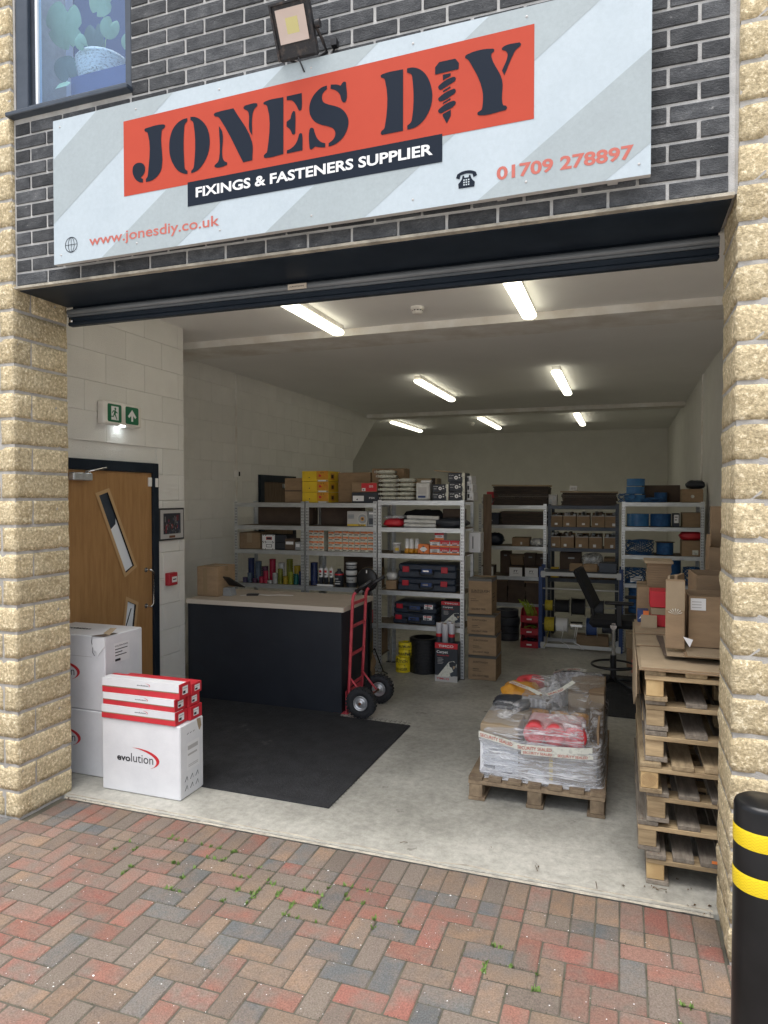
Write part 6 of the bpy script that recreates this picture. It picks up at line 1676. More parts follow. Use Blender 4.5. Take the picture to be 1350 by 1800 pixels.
# floor at the back left
for k, (x0, x1, z1, lb) in enumerate(((-1.60, -1.42, .76, 'left'), (-1.41, -1.19, .78, 'middle'), (-1.18, -.99, .74, 'right'))):
    flat_stack('%s brown pile of flattened boxes under the back left unit' % lb, x0, x1, YD + .04, YD + .4, .45, z1, m='carton_dark', top='carton', n=14, seed=50 + k, jit=.006)
    b = MB()
b = MB(); b.box(-1.74, -.96, YD + .03, YD + .45, .430, .4495, 'shelf_board'); b.box(-1.74, -.96, YD + .02, YD + .0295, .40, .449, 'galvanised'); b.box(-1.72, -1.69, YD + .04, YD + .07, 0, .4295, 'galvanised'); b.box(-1.0, -.97, YD + .04, YD + .07, 0, .4295, 'galvanised'); b.box(-1.72, -1.69, YD + .38, YD + .41, 0, .4295, 'galvanised'); b.box(-1.0, -.97, YD + .38, YD + .41, 0, .4295, 'galvanised')
tag(b.build('low_bench'), 'low metal bench under the back left shelving carrying the flattened boxes', 'bench')
for k, (x, y, z, r_, h) in enumerate(((-1.39, YD - .1, 0, .15, .10), (-1.38, YD - .1, .102, .14, .09), (-1.39, YD - .1, .194, .16, .10), (-1.40, YD - .08, .296, .15, .09))):
    reel('hose_coil', ('lowest', 'second', 'third', 'topmost')[k] + ' dark coil in the pile on the floor before the back left unit', (x, y, z), r_, h, 'dark_reel', group='dark hose coils', core=.6)
# red bins
for k in range(3):
    z0 = k * .155
    t = thing('storage_bin', ('lowest', 'middle', 'topmost')[k] + ' red open fronted storage bin in the pile by the blue frame', 'bin', (-1.06, 8.48, z0), group='red storage bins')
    b = MB(); b.prism([(-.13, .001), (.13, .001), (.13, .15), (-.05, .15), (-.13, .075)], -.105, -.100, 'red_plastic', 'x'); b.prism([(-.13, .001), (.13, .001), (.13, .15), (-.05, .15), (-.13, .075)], .100, .105, 'red_plastic', 'x')
    b.box(-.0998, .0998, -.13, -.126, .001, .075, 'red_plastic'); b.box(-.0998, .0998, .126, .13, .001, .15, 'red_plastic'); b.box(-.0998, .0998, -.126, .126, .001, .006, 'red_plastic'); b.box(-.105, .105, -.138, -.131, .065, .080, 'red_plastic'); b.build('bin_body', t)
    b = MB(); b.box(-.03, .03, -.1325, -.1305, .03, .048, 'print_white'); b.build('label', t)
    if k < 2:
        b = MB(); rr = random.Random(k)
        for q in range(9): b.tube([(rr.uniform(-.09, .09), rr.uniform(-.1, .0), .02 + q * .009), (rr.uniform(-.09, .09), rr.uniform(-.1, .05), .03 + q * .009), (rr.uniform(-.09, .09), rr.uniform(-.1, .1), .02 + q * .009)], .006, 'green_wire' if k else 'dark_reel', 5)
        tag(b.build('wire_offcuts', None, (-1.06, 8.48, z0)), ('dark cable offcuts lying in the lowest red bin', 'green cable offcuts lying in the middle red bin')[k], 'cable')
b = MB(); rr = random.Random(9)
for q in range(26):
    x = rr.uniform(-.06, .06); lean = -.10 + rr.uniform(-.03, .05)
    b.tube([(x, rr.uniform(-.05, .05), .0), (x + lean * .2, rr.uniform(-.05, .05), .10), (x + lean * .6, 0, .18), (x + lean * 1.1, 0, .20 + rr.uniform(-.03, .05))], .004, 'green_wire', 5)
tag(b.build('wire_bundle', None, (-1.03, 8.47, .32)), 'bundle of yellow green wires fanning out of the top red bin', 'wire bundle')

# ---- blue and white reel frame
t = thing('cable_reel_rack', 'blue and white metal frame carrying cable reels in front of the navy unit', 'rack', (-.45, 8.55, 0))
for x in (-.955, -.035):
    for y in (8.39, 8.72):
        b = MB(); b.box(x, x + .045, y, y + .04, .001, .985, 'frame_blue', bev=.002); b.box(x + .012, x + .033, y - .0008, y - .0002, .02, .97, 'frame_blue'); at(t, b, 'post')
for z in (.905, .045):
    for y in (8.385, 8.725):
        b = MB(); b.box(-.93, -.01, y - .004, y + .004, z - .022, z + .022, 'frame_white', bev=.002); b.box(-.925, -.875, y - .007, y - .0045, z - .042, z + .035, 'frame_white', bev=.001); b.box(-.06, -.012, y - .007, y - .0045, z - .042, z + .035, 'frame_white', bev=.001); at(t, b, 'rail')
for z, y in ((.725, 8.42), (.50, 8.56), (.28, 8.50)):
    b = MB(); b.tube([(-.93, y, z), (-.02, y, z)], .007 if z < .7 else .009, 'frame_white', 8); at(t, b, 'spindle')
RL = 'cable reels on the blue frame'
reel('cable_reel', 'small yellow cable reel on the upper spindle of the blue frame', (-.845, 8.56, .50), .075, .10, 'yellow_reel', 'x', flange='dark_reel', group=RL, core=.2)
reel('cable_reel', 'wide black cable reel on the upper spindle of the blue frame', (-.69, 8.56, .50), .09, .17, 'black_coil', 'x', flange='dark_reel', group=RL, core=.2)
reel('cable_reel', 'large black cable reel in the middle of the upper spindle', (-.50, 8.56, .50), .115, .16, 'black_coil', 'x', flange='dark_reel', group=RL, core=.2)
reel('cable_reel', 'dark cable reel at the right of the upper spindle', (-.28, 8.56, .50), .10, .15, 'dark_reel', 'x', flange='black_plastic', group=RL, core=.2)
reel('cable_reel', 'yellow cable reel on the lower spindle of the blue frame', (-.83, 8.50, .28), .10, .125, 'yellow_reel', 'x', flange='dark_reel', group=RL, core=.2)
reel('cable_reel', 'white cable reel on the lower spindle of the blue frame', (-.685, 8.50, .28), .095, .14, 'print_white', 'x', flange='frame_white', group=RL, core=.2)
reel('cable_reel', 'nearly empty silver reel on the lower spindle', (-.515, 8.50, .28), .05, .15, 'chrome', 'x', group=RL, core=.3)
reel('cable_reel', 'blue cable reel on the lower spindle behind the stool', (-.34, 8.50, .28), .12, .13, 'frame_blue', 'x', flange='frame_white', group=RL, core=.2)
reel('cable_reel', 'dark cable reel on the lower spindle at the right', (-.16, 8.50, .28), .085, .13, 'dark_reel', 'x', flange='chrome', group=RL, core=.2)
b = MB()
for (x, c, m_) in ((-.66, .04, 'print_white'), (-.52, .05, 'print_white'), (-.50, .03, 'print_white'), (-.83, -.03, 'yellow_reel')):
    b.tube([(x, 8.40, .28), (x - .01, 8.38, .18), (x - .03, 8.372, .10), (x + c, 8.370, .07), (x + c * 2, 8.36, .02)], .005 if m_ == 'print_white' else .003, m_, 5)
tag(b.build('loose_cable'), 'loose white and yellow cable ends hanging from the lower reels', 'cable')
carton('small_carton', 'small brown carton on the top rail shelf of the blue frame', -.60, -.45, 8.46, 8.62, .936, 1.02, 'carton', tape=None)
carton('small_carton', 'second small brown carton on the blue frame beside the stool back', -.44, -.28, 8.46, 8.62, .936, 1.02, 'carton', tape=None)
b = MB(); b.box(-.90, -.04, 8.40, 8.70, .928, .935, 'rack_dark'); tag(b.build('frame_tray'), 'thin dark tray lying on top of the blue reel frame', 'tray')
carton('grey_crate', 'grey plastic crate at the right of the blue frame top', -.26, -.06, 8.43, 8.65, .936, 1.05, 'rack_dark', tape=None)
carton('dark_carton', 'brown carton on the floor inside the blue frame behind the reels', -.52, -.15, 8.55, 8.70, .0, .16, 'carton', tape=None)

# ---- tall stool
t = thing('draughtsman_stool', 'tall black swivel stool with a foot ring and padded seat on the back mat', 'stool', (-.075, 6.90, .0115))
b = MB(); b.box(-.22, .24, -.20, .22, .585, .665, 'black_fabric', bev=.035); b.build('seat', t)
M = T(-.235, .02, .91) @ Rz(R(-6)) @ Matrix.Rotation(R(-26), 4, 'Y')
b = MB(); b.box(-.025, .025, -.19, .19, -.17, .24, 'black_fabric', bev=.022, M=M); b.build('backrest', t)
b = MB(); b.tube([(-.03, .02, .58), (-.17, .02, .59), (-.19, .02, .70), (-.22, .02, .88)], .018, 'black_plastic', 8); b.build('back_support', t)
b = MB(); b.cyl((0, 0, .28), .017, .31, 'chrome', 14); b.build('gas_column', t)
b = MB(); b.cyl((0, 0, .05), .028, .25, 'black_plastic', 16); b.build('column_sleeve', t)
b = MB(); b.tube([(.20 * math.cos(2 * PI * k / 32), .20 * math.sin(2 * PI * k / 32), .205) for k in range(32)], .011, 'black_plastic', 8, closed=True)
for k in range(3):
    a = R(100 + 120 * k); b.tube([(.02 * math.cos(a), .02 * math.sin(a), .17), (.20 * math.cos(a), .20 * math.sin(a), .205)], .009, 'black_plastic', 6)
b.build('foot_ring', t)
b = MB()
for k in range(5):
    a = R(20 + 72 * k); b.tube([(0, 0, .07), (.15 * math.cos(a), .15 * math.sin(a), .055), (.29 * math.cos(a), .29 * math.sin(a), .045)], .016, 'black_plastic', 8)
b.build('star_base', t)
for k in range(5):
    a = R(20 + 72 * k); b = MB(); b.lathe([(.008, -.012), (.025, -.012), (.025, .012), (.008, .012)], (.28 * math.cos(a), .28 * math.sin(a), .0255), 'black_plastic', 12, 'x'); b.build('castor', t)
for (x, y) in ((.05, -.235), (.23, .20)):
    b = MB(); b.box(x - .025, x + .025, y - .012, y + .012, .62, .82, 'black_plastic', bev=.006); b.box(x - .13, x + .13, y - .035, y + .035, .8205, .85, 'black_plastic', bev=.010); b.build('armrest', t)
b = MB(); b.cyl((.0, -.20, .61), .03, .02, 'chrome', 12, 'y'); b.build('adjusting_knob', t)

# ================================================================== pallets
def pallet(label, x, y, z, w=.80, d=1.12, rz=0.0, ms=('wood_side', 'wood', 'wood_new'), seed=0, nb=7, gap_skip=(), group='wooden pallets in the stack', bw_=.078, blk=.075):
    r = random.Random(seed)
    t = thing('pallet', label, 'pallet', (x + w / 2, y + d / 2, z), rz, group)
    X0, Y0 = -w / 2, -d / 2
    mb_, mst, mbl = ms
    for k, yy in enumerate((0, d / 2 - .05, d - .10)):
        b = MB(); b.box(X0, -X0, Y0 + yy, Y0 + yy + .10, .100, .1215, mst, bev=.002); b.build('stringer', t)
        for q, xx in enumerate((0.005, w / 2 - blk / 2, w - blk - .005)):
            b = MB(); b.box(X0 + xx + r.uniform(-.004, .004), X0 + xx + blk, Y0 + yy + .004 + r.uniform(-.004, .004), Y0 + yy + .096, .022, .0996, mbl, bev=.003); b.build('block', t)
    for q, xx in enumerate((0.0, w / 2 - .05, w - .10)):
        b = MB(); b.box(X0 + xx, X0 + xx + .10, Y0, Y0 + d, .001, .0216, mb_, bev=.002); b.build('bottom_board', t)
    for k in range(nb):
        if k in gap_skip: continue
        xx = (w - bw_) * k / (nb - 1)
        b = MB(); dz = r.uniform(0, .002); dy = r.uniform(-.004, .004)
        b.box(X0 + xx, X0 + xx + bw_ + r.uniform(-.008, .004), Y0 + dy, Y0 + d + dy, .122 + dz, .143 + dz, mb_, bev=.002)
        if seed == 99 or k in (0, nb - 1):
            for q in range(4): b.lathe([(.0005, .0003), (.0035, .0003)], (X0 + xx + .02 + (q % 2) * .035, Y0 + dy + .02 + (q // 2) * .05, .143 + dz), 'rust', 6, smooth=False)
        b.build('deck_board', t)
    return t
WO = ('wood_side', 'wood', 'wood_new'); WG = ('wood_grey', 'wood', 'wood'); WB = ('wood_grey', 'wood', 'wood_new')
stack = [(.118, 3.435, 'lowest pallet of the tall stack, standing on the floor by the right pier', WB, 7, 3), (.080, 3.46, 'second lowest pallet of the stack, pushed out to the left with a pale block', WG, 5, 5), (.118, 3.455, 'third pallet from the floor in the stack by the right pier', WG, 6, 5),
         (.085, 3.43, 'fourth pallet of the stack with a ringed timber block end', WO, 6, 3), (.108, 3.45, 'fifth pallet of the stack with a brown knotty block', WG, 5, 4), (.110, 3.455, 'second pallet from the top of the stack', WG, 5, 5), (.105, 3.435, 'topmost pallet of the stack below the cardboard sheets', WO, 5, 2)]
for k, (x, y, lb, ms, nb, sd) in enumerate(stack):
    pallet(lb, x, y, k * .1455, ms=ms, nb=nb, seed=k * 3 + 1, bw_=.095, blk=.078 if k else .075, d=1.18)
# sawn end grain rings and marks
b = MB()
for q in range(6): ring(b, .126, .4365 + .062, .006 + q * .0055, .006 + q * .0052, .0013, 'carton', 3.4305, 18)
tag(b.build('end_grain_rings'), 'growth rings on the sawn end of the block in the fourth pallet', 'marking')
b = MB(); b.box(.40, .45, 3.4335, 3.4345, .245 - .1, .258 - .1, 'orange_card'); tag(b.build('orange_mark'), 'small orange paint mark on the lowest pallet stringer', 'marking')
b = MB(); b.tube([(-.44, 4.0, .006), (-.40, 3.98, .004)], .001, 'dead_leaf', 4)

# cardboard on the stack
def sheet(label, quad, z, m='carton_pale', th=.006, sag=0.0, seed=0):
    b = MB(); b.prism(quad, z, z + th, m, 'z', side='carton_edge' if m == 'carton_dark' else 'carton')
    return tag(b.build('cardboard_sheet'), label, 'cardboard')
ZT = 7 * .1455 + .002
sheet('lowest pale cardboard sheet covering the pallet stack', [(.078, 3.42), (.86, 3.40), (.88, 4.66), (.07, 4.68)], ZT)
sheet('front pale cardboard sheet on the pallet stack with its left corner showing', [(.088, 3.425), (.52, 3.425), (.55, 3.98), (.09, 4.02)], ZT + .007)
sheet('middle pale cardboard sheet lying behind the front one on the pallets', [(.075, 3.90), (.60, 3.92), (.6, 4.35), (.078, 4.30)], ZT + .0145)
sheet('rear pale cardboard sheet at the back left of the pallet stack', [(.072, 4.20), (.4, 4.22), (.4, 4.66), (.074, 4.66)], ZT + .022)
b = MB(); b.prism([(3.50, ZT - .0), (4.66, ZT + .012), (4.66, ZT - .42), (4.1, ZT - .36), (3.50, ZT - .15)], .066, .0705, 'carton_pale', 'x'); tag(b.build('hanging_cardboard'), 'pale cardboard flap folded down the left side of the pallet stack', 'cardboard')
for k, (x0, y0, rz, m) in enumerate(((.20, 3.62, 2, 'carton_dark'), (.21, 3.60, -1, 'carton_pale'), (.29, 3.57, 1.5, 'carton'), (.30, 3.56, 0, 'carton_pale'))):
    b = MB(); b.box(0, .55, 0, .5, 0, .006, m, M=T(x0, y0, ZT + .0295 + k * .0066) @ Rz(R(rz))); tag(b.build('cardboard_sheet'), ('lowest thin sheet', 'second thin sheet', 'third thin sheet', 'uppermost thin sheet')[k] + ' of cardboard directly under the open cartons', 'cardboard')
ZC = ZT + .057
def open_box(label, x0, x1, y0, y1, z0, z1, rz=0, m='carton', flaps=((0, 20), (1, 65)), label_at=None, lean=0, lw=.07):
    w, d, h = x1 - x0, y1 - y0, z1 - z0
    t = thing('open_carton', label, 'carton', ((x0 + x1) / 2, (y0 + y1) / 2, z0), R(rz)); t.rotation_euler = (R(lean), 0, R(rz))
    th = .005; b = MB()
    b.box(-w / 2, w / 2, -d / 2, -d / 2 + th, 0, h, m); b.box(-w / 2, w / 2, d / 2 - th, d / 2, 0, h, m); b.box(-w / 2, -w / 2 + th, -d / 2 + th, d / 2 - th, 0, h, m); b.box(w / 2 - th, w / 2, -d / 2 + th, d / 2 - th, 0, h, m); b.box(-w / 2 + th, w / 2 - th, -d / 2 + th, d / 2 - th, .001, .006, m)
    b.build('box_body', t)
    for side, ang in flaps:
        L_ = min(w, d) * .48
        b = MB()
        if side == 0: M = T(0, -d / 2, h) @ Matrix.Rotation(R(ang), 4, 'X'); b.box(-w / 2 + .004, w / 2 - .004, 0, .004, 0, L_, m, M=M)
        elif side == 1: M = T(-w / 2, 0, h) @ Matrix.Rotation(R(-ang), 4, 'Y'); b.box(0, .004, -d / 2 + .004, d / 2 - .004, 0, L_, m, M=M)
        elif side == 2: M = T(0, d / 2, h) @ Matrix.Rotation(R(-ang), 4, 'X'); b.box(-w / 2 + .004, w / 2 - .004, -.004, 0, 0, L_, m, M=M)
        else: M = T(w / 2, 0, h) @ Matrix.Rotation(R(ang), 4, 'Y'); b.box(-.004, 0, -d / 2 + .004, d / 2 - .004, 0, L_, m, M=M)
        b.build('flap', t)
    if label_at:
        u, v_ = label_at; b = MB(); yy = -d / 2 - .0008
        b.add([(-w / 2 + u, yy, v_), (-w / 2 + u + lw, yy - .001, v_), (-w / 2 + u + lw, yy - .001, v_ + .06), (-w / 2 + u, yy, v_ + .06)], [(0, 1, 2, 3)], 'print_white')
        for q in range(3): b.add([(-w / 2 + u + .006, yy - .0014, v_ + .012 + q * .014), (-w / 2 + u + .05, yy - .0014, v_ + .012 + q * .014), (-w / 2 + u + .05, yy - .0014, v_ + .016 + q * .014), (-w / 2 + u + .006, yy - .0014, v_ + .016 + q * .014)], [(0, 1, 2, 3)], 'panel_edge')
        b.build('label', t)
    return t
open_box('front open brown carton on the pallet stack with a white label near its top edge', .319, .80, 3.75, 4.06, ZC, ZC + .255, 0, flaps=(), label_at=(.008, .185), lean=-1)
open_box('open brown carton nested just behind the front one on the pallets', .375, .80, 4.08, 4.40, ZC, ZC + .33, 3, flaps=())
open_box('taller open carton behind, its left side leaning up to a point', .48, .87, 4.43, 4.58, ZC, ZC + .46, 2, flaps=((1, -4),), m='carton')
open_box('tallest narrow carton standing at the back against the right pier', .51, .88, 4.605, 4.66, ZC - .03, ZC + .70, 2, flaps=(), m='carton')
b = MB(); b.box(-.045, .045, -.012, .012, .001, .345, 'carton', bev=.004); b.box(-.043, .043, -.0135, -.0125, .19, .335, 'carton_pale'); o = b.build('flattened_box', None, (.250, 3.67, ZC + .002), (R(-6), 0, R(-3))); tag(o, 'narrow flattened box with torn tape leaning left of the open cartons', 'flattened box')
b = MB()
for q in range(7): a = R(20 + q * 22); b.add([(0, -.0145, .17), (.035 * math.cos(a), -.0150, .17 + .03 * math.sin(a)), (.035 * math.cos(a + .1), -.0150, .17 + .03 * math.sin(a + .1))], [(0, 1, 2)], 'glove_white')
b.build('torn_tape', o)
b = MB(); b.box(-.06, .06, -.008, .008, .001, .36, 'carton', bev=.003); tag(b.build('flattened_box', None, (.295, 3.80, ZC + .002), (R(-3), 0, R(70))), 'flattened box standing edge on between the narrow one and the front carton', 'flattened box')
b = MB(); b.box(-.05, .05, -.006, .006, .001, .37, 'carton_pale', bev=.002); tag(b.build('flattened_box', None, (.270, 3.86, ZC - .02), (R(-3), 0, R(60))), 'second flattened box standing edge on, further back', 'flattened box')
b = MB(); b.add([(0, 0, 0), (.045, 0, -.012), (.03, -.004, -.05)], [(0, 1, 2)], 'print_white'); tag(b.build('torn_label', None, (.285, 3.645, ZC + .07)), 'small torn white paper triangle hanging between the cartons', 'paper')
# red boxes at the back left of the stack
ZB = ZT + .029
carton('red_box', 'lower red box of the pair at the back left of the pallet stack', .17, .30, 4.42, 4.60, ZB, ZB + .075, 'red_card', 'red boxes on the pallet stack', tape=None)
b = MB(); b.box(.168, .302, 4.415, 4.605, ZB + .0755, ZB + .115, 'carton_pale'); tag(b.build('brown_spacer_box'), 'thin brown box between the two red boxes', 'box')
carton('red_box', 'upper red box of the pair at the back left of the pallet stack', .160, .30, 4.42, 4.60, ZB + .1155, ZB + .215, 'red_card', 'red boxes on the pallet stack', tape=None)
b = MB(); b.box(.115, .25, 4.36, 4.366, ZB, ZB + .07, 'yellow_card'); b = MB(); b.box(0, .09, 0, .006, 0, .075, 'carton_pale'); tag(b.build('small_board', None, (.108, 4.38, ZB), (R(-12), 0, 0)), 'small pale board leaning in front of the red boxes', 'board')
carton('blue_red_box', 'small blue and orange printed box beside the red boxes', .092, .158, 4.55, 4.65, ZB, ZB + .075, 'frame_blue', tape=None, prints=[('rect', .5, 0, .5, 1, 'orange_card'), ('poly', [(.1, .3), (.45, .7), (.4, .4)], 0, 0, 0, 'print_white', 1)])
carton('carton', 'large brown carton on the floor behind the pallet stack', .10, .62, 4.74, 5.12, 0, .66, 'carton')
carton('carton', 'brown carton stacked on the large one behind the pallets', .095, .305, 4.76, 5.10, .6606, 1.245, 'carton')
flat_stack('brown pile of flattened boxes on the carton behind the pallets', .155, .30, 4.80, 5.02, 1.246, 1.415, m='carton', top='carton_pale', n=11, seed=61, jit=.004)
carton('carton', 'small tattered brown carton on the floor by the far rack leg', .05, .22, 7.75, 8.0, 0, .20, 'carton')
carton('red_box', 'small dark red box on the floor beside the tattered carton', .10, .26, 7.5, 7.7, 0, .10, 'red_card', tape=None)
carton('carton', 'open brown carton on top of the tattered one', .04, .20, 7.78, 8.0, .2006, .36, 'carton_pale')

# ================================================================== wrapped load
pallet('weathered pallet in the middle of the floor carrying the film wrapped load', -.872, 4.04, 0, w=.79, d=1.14, ms=('wood_brown', 'wood_brown', 'wood_brown'), seed=99, nb=7, group=None, bw_=.082, blk=.08)
PZ = .1465
G = 'goods wrapped on the pallet'
t = carton('wrapped_carton', 'white printed carton at the front left of the wrapped load', -.815, -.585, 4.12, 4.40, PZ, PZ + .30, 'carton_pale', G, tape=None, prints=[('rect', 0, 0, 1, .72, 'white_card'), ('rect', .2, .35, .35, .2, 'print_white', 1), ('rect', .24, .40, .2, .1, 'rail_grey', 1), ('rect', .1, .75, .2, .02, 'print_red', 1), ('rect', .1, .05, .3, .12, 'rack_dark', 1), ('rect', .55, .02, .3, .05, 'rack_dark', 1)])
carton('wrapped_carton', 'long brown strapped carton at the front of the wrapped load', -.580, -.135, 4.115, 4.45, PZ, PZ + .145, 'carton_pale', G, tape=None, prints=[('rect', .40, 0, .05, 1, 'yellow_card', 1), ('rect', .12, .02, .22, .35, 'print_white'), ('rect', .14, .1, .1, .1, 'rail_grey', 1), ('rect', .05, .72, .3, .03, 'print_brown')])
carton('wrapped_carton', 'brown carton behind the white one under the film', -.80, -.56, 4.41, 4.62, PZ, PZ + .27, 'carton', G)
b = MB(); b.box(-.545, -.205, 4.175, 4.42, PZ + .1455, PZ + .315, 'pink_pack', bev=.02); o = b.build('roll_tub'); tag(o, 'pale tub of red tape rolls at the front of the wrapped load', 'tub')
b = MB(); b.box(-.53, -.22, 4.171, 4.1745, PZ + .155, PZ + .235, 'red_card'); b.build('red_band', o)
for k in range(3):
    b = MB(); b.lathe([(.0005, -.02), (.026, -.02), (.026, -.026), (.062, -.026), (.066, -.020), (.066, .05), (.0005, .05)], (0, 0, 0), 'tape_roll_red', 26, 'y')
    tag(b.build('red_tape_roll', None, (-.490 + k * .118, 4.148, PZ + .268)), ('left', 'middle', 'right')[k] + ' red tape roll seen through the film at the front', 'tape roll', 'red tape rolls under the film')
for k in range(3):
    b = MB(); b.lathe([(.022, .001), (.055, .001), (.055, .10), (.022, .10), (.022, .001)], (0, 0, 0), 'amber', 22)
    tag(b.build('amber_tape_roll', None, (-.50 + k * .125, 4.53, PZ + .255 - .10 + .03)), ('left', 'middle', 'right')[k] + ' brown tape roll behind the red ones under the film', 'tape roll', 'brown tape rolls under the film')
carton('wrapped_carton', 'brown carton carrying the brown tape rolls inside the load', -.555, -.185, 4.46, 4.66, PZ, PZ + .183, 'carton', G)
soft_bag('black_bag', 'crumpled black bag in the left middle of the wrapped load', (-.70, 4.62, PZ + .24), (.12, .09, .05), 'black_card', 44)
soft_bag('amber_packets', 'heap of amber packets towards the back left of the wrapped load', (-.66, 4.82, PZ + .18), (.15, .11, .10), 'amber', 46, 'packets')
carton('wrapped_carton', 'brown carton beneath the amber packets inside the load', -.80, -.47, 4.70, 5.10, PZ, PZ + .178, 'carton', G)
b = MB(); b.lathe([(.03, .001), (.095, .001), (.10, .01), (.10, .06), (.095, .07), (.03, .07), (.03, .001)], (0, 0, 0), 'tape_roll_red', 30); tag(b.build('red_reel', None, (-.62, 5.0, PZ + .30), (R(6), R(-4), 0)), 'large red reel at the top back of the wrapped load', 'reel')
carton('wrapped_carton', 'brown carton supporting the large red reel', -.74, -.50, 4.93, 5.12, PZ + .1785, PZ + .298, 'carton', G)
soft_bag('white_packet', 'white and grey packets in the middle of the wrapped load', (-.44, 4.86, PZ + .23), (.11, .09, .06), 'silver_bag', 47, 'packets')
carton('grey_striped_pack', 'grey and white striped pack beside the amber packets', -.60, -.44, 4.66, 4.73, PZ + .26, PZ + .33, 'panel_edge', tape=None, prints=[('rect', .1, .1, .1, .8, 'print_white'), ('rect', .3, .1, .1, .8, 'print_white'), ('rect', .5, .1, .1, .8, 'print_white'), ('rect', .75, 0, .25, 1, 'carton_dark')])
carton('wrapped_carton', 'grey carton under the white packets inside the load', -.46, -.34, 4.68, 5.05, PZ, PZ + .229, 'rail_grey', G, tape=None)
carton('wrapped_carton', 'big brown carton at the back right of the wrapped load', -.335, -.105, 4.68, 5.12, PZ, PZ + .40, 'carton', G)
b = MB(); b.prism([(-.31, PZ + .30), (-.13, PZ + .30), (-.105, PZ + .34), (-.105, PZ + .39), (-.33, PZ + .39), (-.33, PZ + .34)], 4.64, 4.645, 'carton_pale', 'y'); tag(b.build('carton_flap'), 'pale folded flap leaning on the big brown carton in the load', 'cardboard')
b = MB(); b.box(-.006, .006, -.42, .30, .0, .30, 'carton'); tag(b.build('flattened_box', None, (-.115, 4.62, PZ), (0, R(-3), 0)), 'tall flattened brown box along the right side of the wrapped load', 'flattened box')
# the stretch film itself: a closed sagging skin round the goods, wrinkled and gathered
b = MB(); NA, NZ = 84, 18
X0, X1, Y0_, Y1_ = -.828, -.092, 4.095, 5.135
def outline(u, k):
    a = 2 * PI * u
    c, s_ = math.cos(a), math.sin(a)
    e = .16
    return (X0 + X1) / 2 + (X1 - X0) / 2 * math.copysign(abs(c) ** e, c), (Y0_ + Y1_) / 2 + (Y1_ - Y0_) / 2 * math.copysign(abs(s_) ** e, s_)
def hull_top(x, y):
    t_ = min(1, max(0, (y - 4.12) / .9))
    h = .48 + .065 * t_
    if x > -.35 and y > 4.6: h = .565
    if x < -.62: h -= .035
    if x > -.2 and y < 4.55: h -= .12
    if -.62 > x and y > 4.5: h -= .05
    return h
v = []; f = []
for k in range(NZ + 1):
    for i in range(NA):
        # sample by arc rather than angle so corners get points
        x, y = outline((i + .5) / NA, k)
        tt = min(1, k / 11)
        top = hull_top(x, y)
        z = .125 + (top - .125) * tt
        cx, cy = (X0 + X1) / 2, (Y0_ + Y1_) / 2
        pull = 0
        if tt < 1:
            pull = .02 * math.sin(PI * tt) + .035 * tt ** 2
            if k == 0: pull = -.004
        else:
            pull = .055 + (k - 11) / (NZ - 11) * .90
        x2, y2 = x + (cx - x) * pull, y + (cy - y) * pull * (.12 if (tt < 1 and y < cy) else 1)
        if tt >= 1:
            z = hull_top(x2, y2) + .012 * math.sin((k - 11) * .9)
        nn = noise.noise(Vector((x2 * 9, y2 * 9, z * 22))) * .012 + noise.noise(Vector((x2 * 26, y2 * 26, z * 40 + 5))) * .006
        v.append((x2 + nn * (1 if x2 > cx else -1), y2 + nn * (1 if y2 > cy else -1), z + (nn * .9 if tt >= 1 else nn * .3)))
for k in range(NZ):
    for i in range(NA): f.append((k * NA + i, k * NA + (i + 1) % NA, (k + 1) * NA + (i + 1) % NA, (k + 1) * NA + i))
b.add(v, f, 'stretch_film', smooth=True)
o = b.build('stretch_film'); tag(o, 'clear wrinkled stretch film round the goods on the pallet', 'film')
b = MB(); v = []; f = []                       # the lower turns, many layers thick
for k in range(10):
    for i in range(NA):
        x, y = outline((i + .5) / NA, k); z = .128 + .25 * k / 9 + .018 * math.sin(i * .35) * k / 9 + .01 * noise.noise(Vector((x * 14, y * 14, 3)))
        cx, cy = (X0 + X1) / 2, (Y0_ + Y1_) / 2
        nn = .010 + noise.noise(Vector((x * 10, y * 10, z * 34))) * .010 + noise.noise(Vector((x * 30, y * 30, z * 60 + 5))) * .005 - .016 * math.sin(PI * k / 9)
        v.append((x + nn * (1 if x > cx else -1), y + nn * (1 if y > cy else -1), z))
for k in range(9):
    for i in range(NA): f.append((k * NA + i, k * NA + (i + 1) % NA, (k + 1) * NA + (i + 1) % NA, (k + 1) * NA + i))
b.add(v, f, 'stretch_film_dense', smooth=True)
tag(b.build('stretch_film'), 'cloudy thick lower band of stretch film just above the pallet boards', 'film')
# second ragged layer: gathered twist over the top
b = MB(); v = []; f = []
path = [(-.42, 4.56, .49), (-.40, 4.66, .55), (-.43, 4.80, .58), (-.44, 4.92, .595), (-.36, 5.02, .59), (-.26, 5.08, .575)]
for i in range(25):
    u = i / 24 * (len(path) - 1); k = min(int(u), len(path) - 2); s_ = u - k
    p = Vector(path[k]).lerp(Vector(path[k + 1]), s_)
    for j in range(7):
        q = (j - 3) / 3
        v.append((p.x + q * (.06 + .03 * noise.noise(p * 7)), p.y + q * .02, p.z - abs(q) ** 1.5 * .075 + .014 * noise.noise(Vector((p.x * 30, p.y * 30, j * 2.2)))))
for i in range(24):
    for j in range(6): f.append((i * 7 + j, i * 7 + j + 1, (i + 1) * 7 + j + 1, (i + 1) * 7 + j))
b.add(v, f, 'poly_bag', smooth=True); tag(b.build('film_gather'), 'gathered ridge of clear film over the top of the wrapped load', 'film')
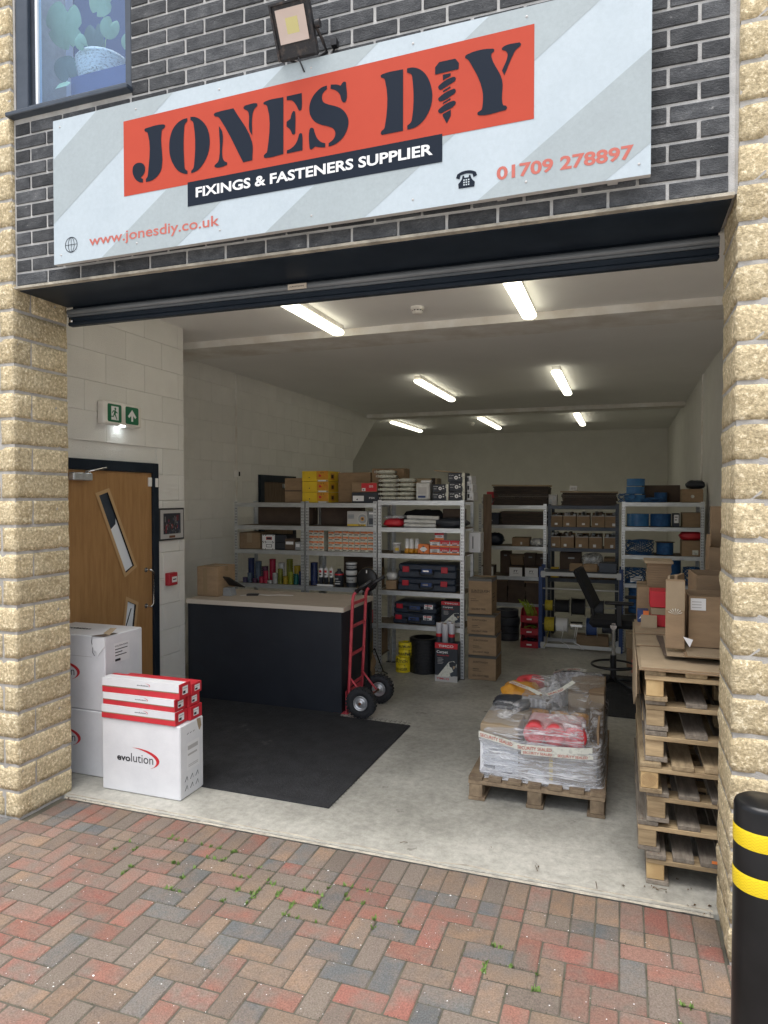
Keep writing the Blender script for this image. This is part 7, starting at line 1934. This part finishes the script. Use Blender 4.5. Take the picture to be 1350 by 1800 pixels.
def tape_strip(label, pts, w, txt, up=(0, 0, 1), name='printed_tape', tw=.20):
    """white tape with red print following points on the film"""
    b = MB(); up = Vector(up); P_ = [Vector(p) for p in pts]
    L_ = [0]
    for i in range(1, len(P_)): L_.append(L_[-1] + (P_[i] - P_[i - 1]).length)
    def at_(s_):
        s_ = max(0, min(L_[-1] - 1e-6, s_))
        for i in range(1, len(P_)):
            if s_ <= L_[i]:
                u = (s_ - L_[i - 1]) / (L_[i] - L_[i - 1]); return P_[i - 1].lerp(P_[i], u), (P_[i] - P_[i - 1]).normalized()
        return P_[-1], (P_[-1] - P_[-2]).normalized()
    v = []; n = 30
    for i in range(n + 1):
        p, d = at_(L_[-1] * i / n)
        v += [p - up * w / 2, p + up * w / 2]
    b.add(v, [(2 * i, 2 * i + 2, 2 * i + 3, 2 * i + 1) for i in range(n)], 'glove_white')
    s0 = .01; tv, tf = text_geo(txt, .02); x1 = max(p[0] for p in tv)
    nrm = (at_(.01)[1].cross(up)).normalized()
    while s0 + tw < L_[-1]:
        out = []
        for p in tv:
            q, d = at_(s0 + p[0] / x1 * tw)
            out.append(q + up * (-w * .30 + p[1] * w * .72) + d.cross(up).normalized() * .0012)
        b.add(out, tf, 'sign_red_text'); s0 += tw + .03
    return tag(b.build(name), label, 'tape')
tape_strip('red printed white security tape round the front of the wrapped load', [(-.818, 4.082, .395), (-.70, 4.076, .375), (-.56, 4.074, .345), (-.40, 4.074, .350), (-.22, 4.080, .36), (-.155, 4.092, .365)], .038, 'SECURITY SEALED')
tape_strip('second lower run of red printed tape at the front of the load', [(-.56, 4.073, .318), (-.40, 4.073, .322), (-.22, 4.079, .325), (-.15, 4.09, .33)], .028, 'SECURITY SEALED', tw=.17)
tape_strip('left slanting printed tape over the top of the load', [(-.735, 4.80, .535), (-.66, 4.70, .545), (-.57, 4.60, .55), (-.50, 4.52, .545)], .035, 'SECURITY SEALED', up=(.75, .62, .2), tw=.19)
tape_strip('right slanting printed tape over the top of the load', [(-.46, 4.52, .545), (-.38, 4.60, .56), (-.30, 4.70, .60)], .032, 'SEALED', up=(-.7, .65, .25), tw=.13)
tape_strip('printed tape along the gathered film ridge at the back of the load', [(-.45, 4.88, .603), (-.39, 4.98, .608), (-.31, 5.05, .60), (-.24, 5.09, .582)], .035, 'SECURITY', up=(.4, -.5, .7), tw=.11)
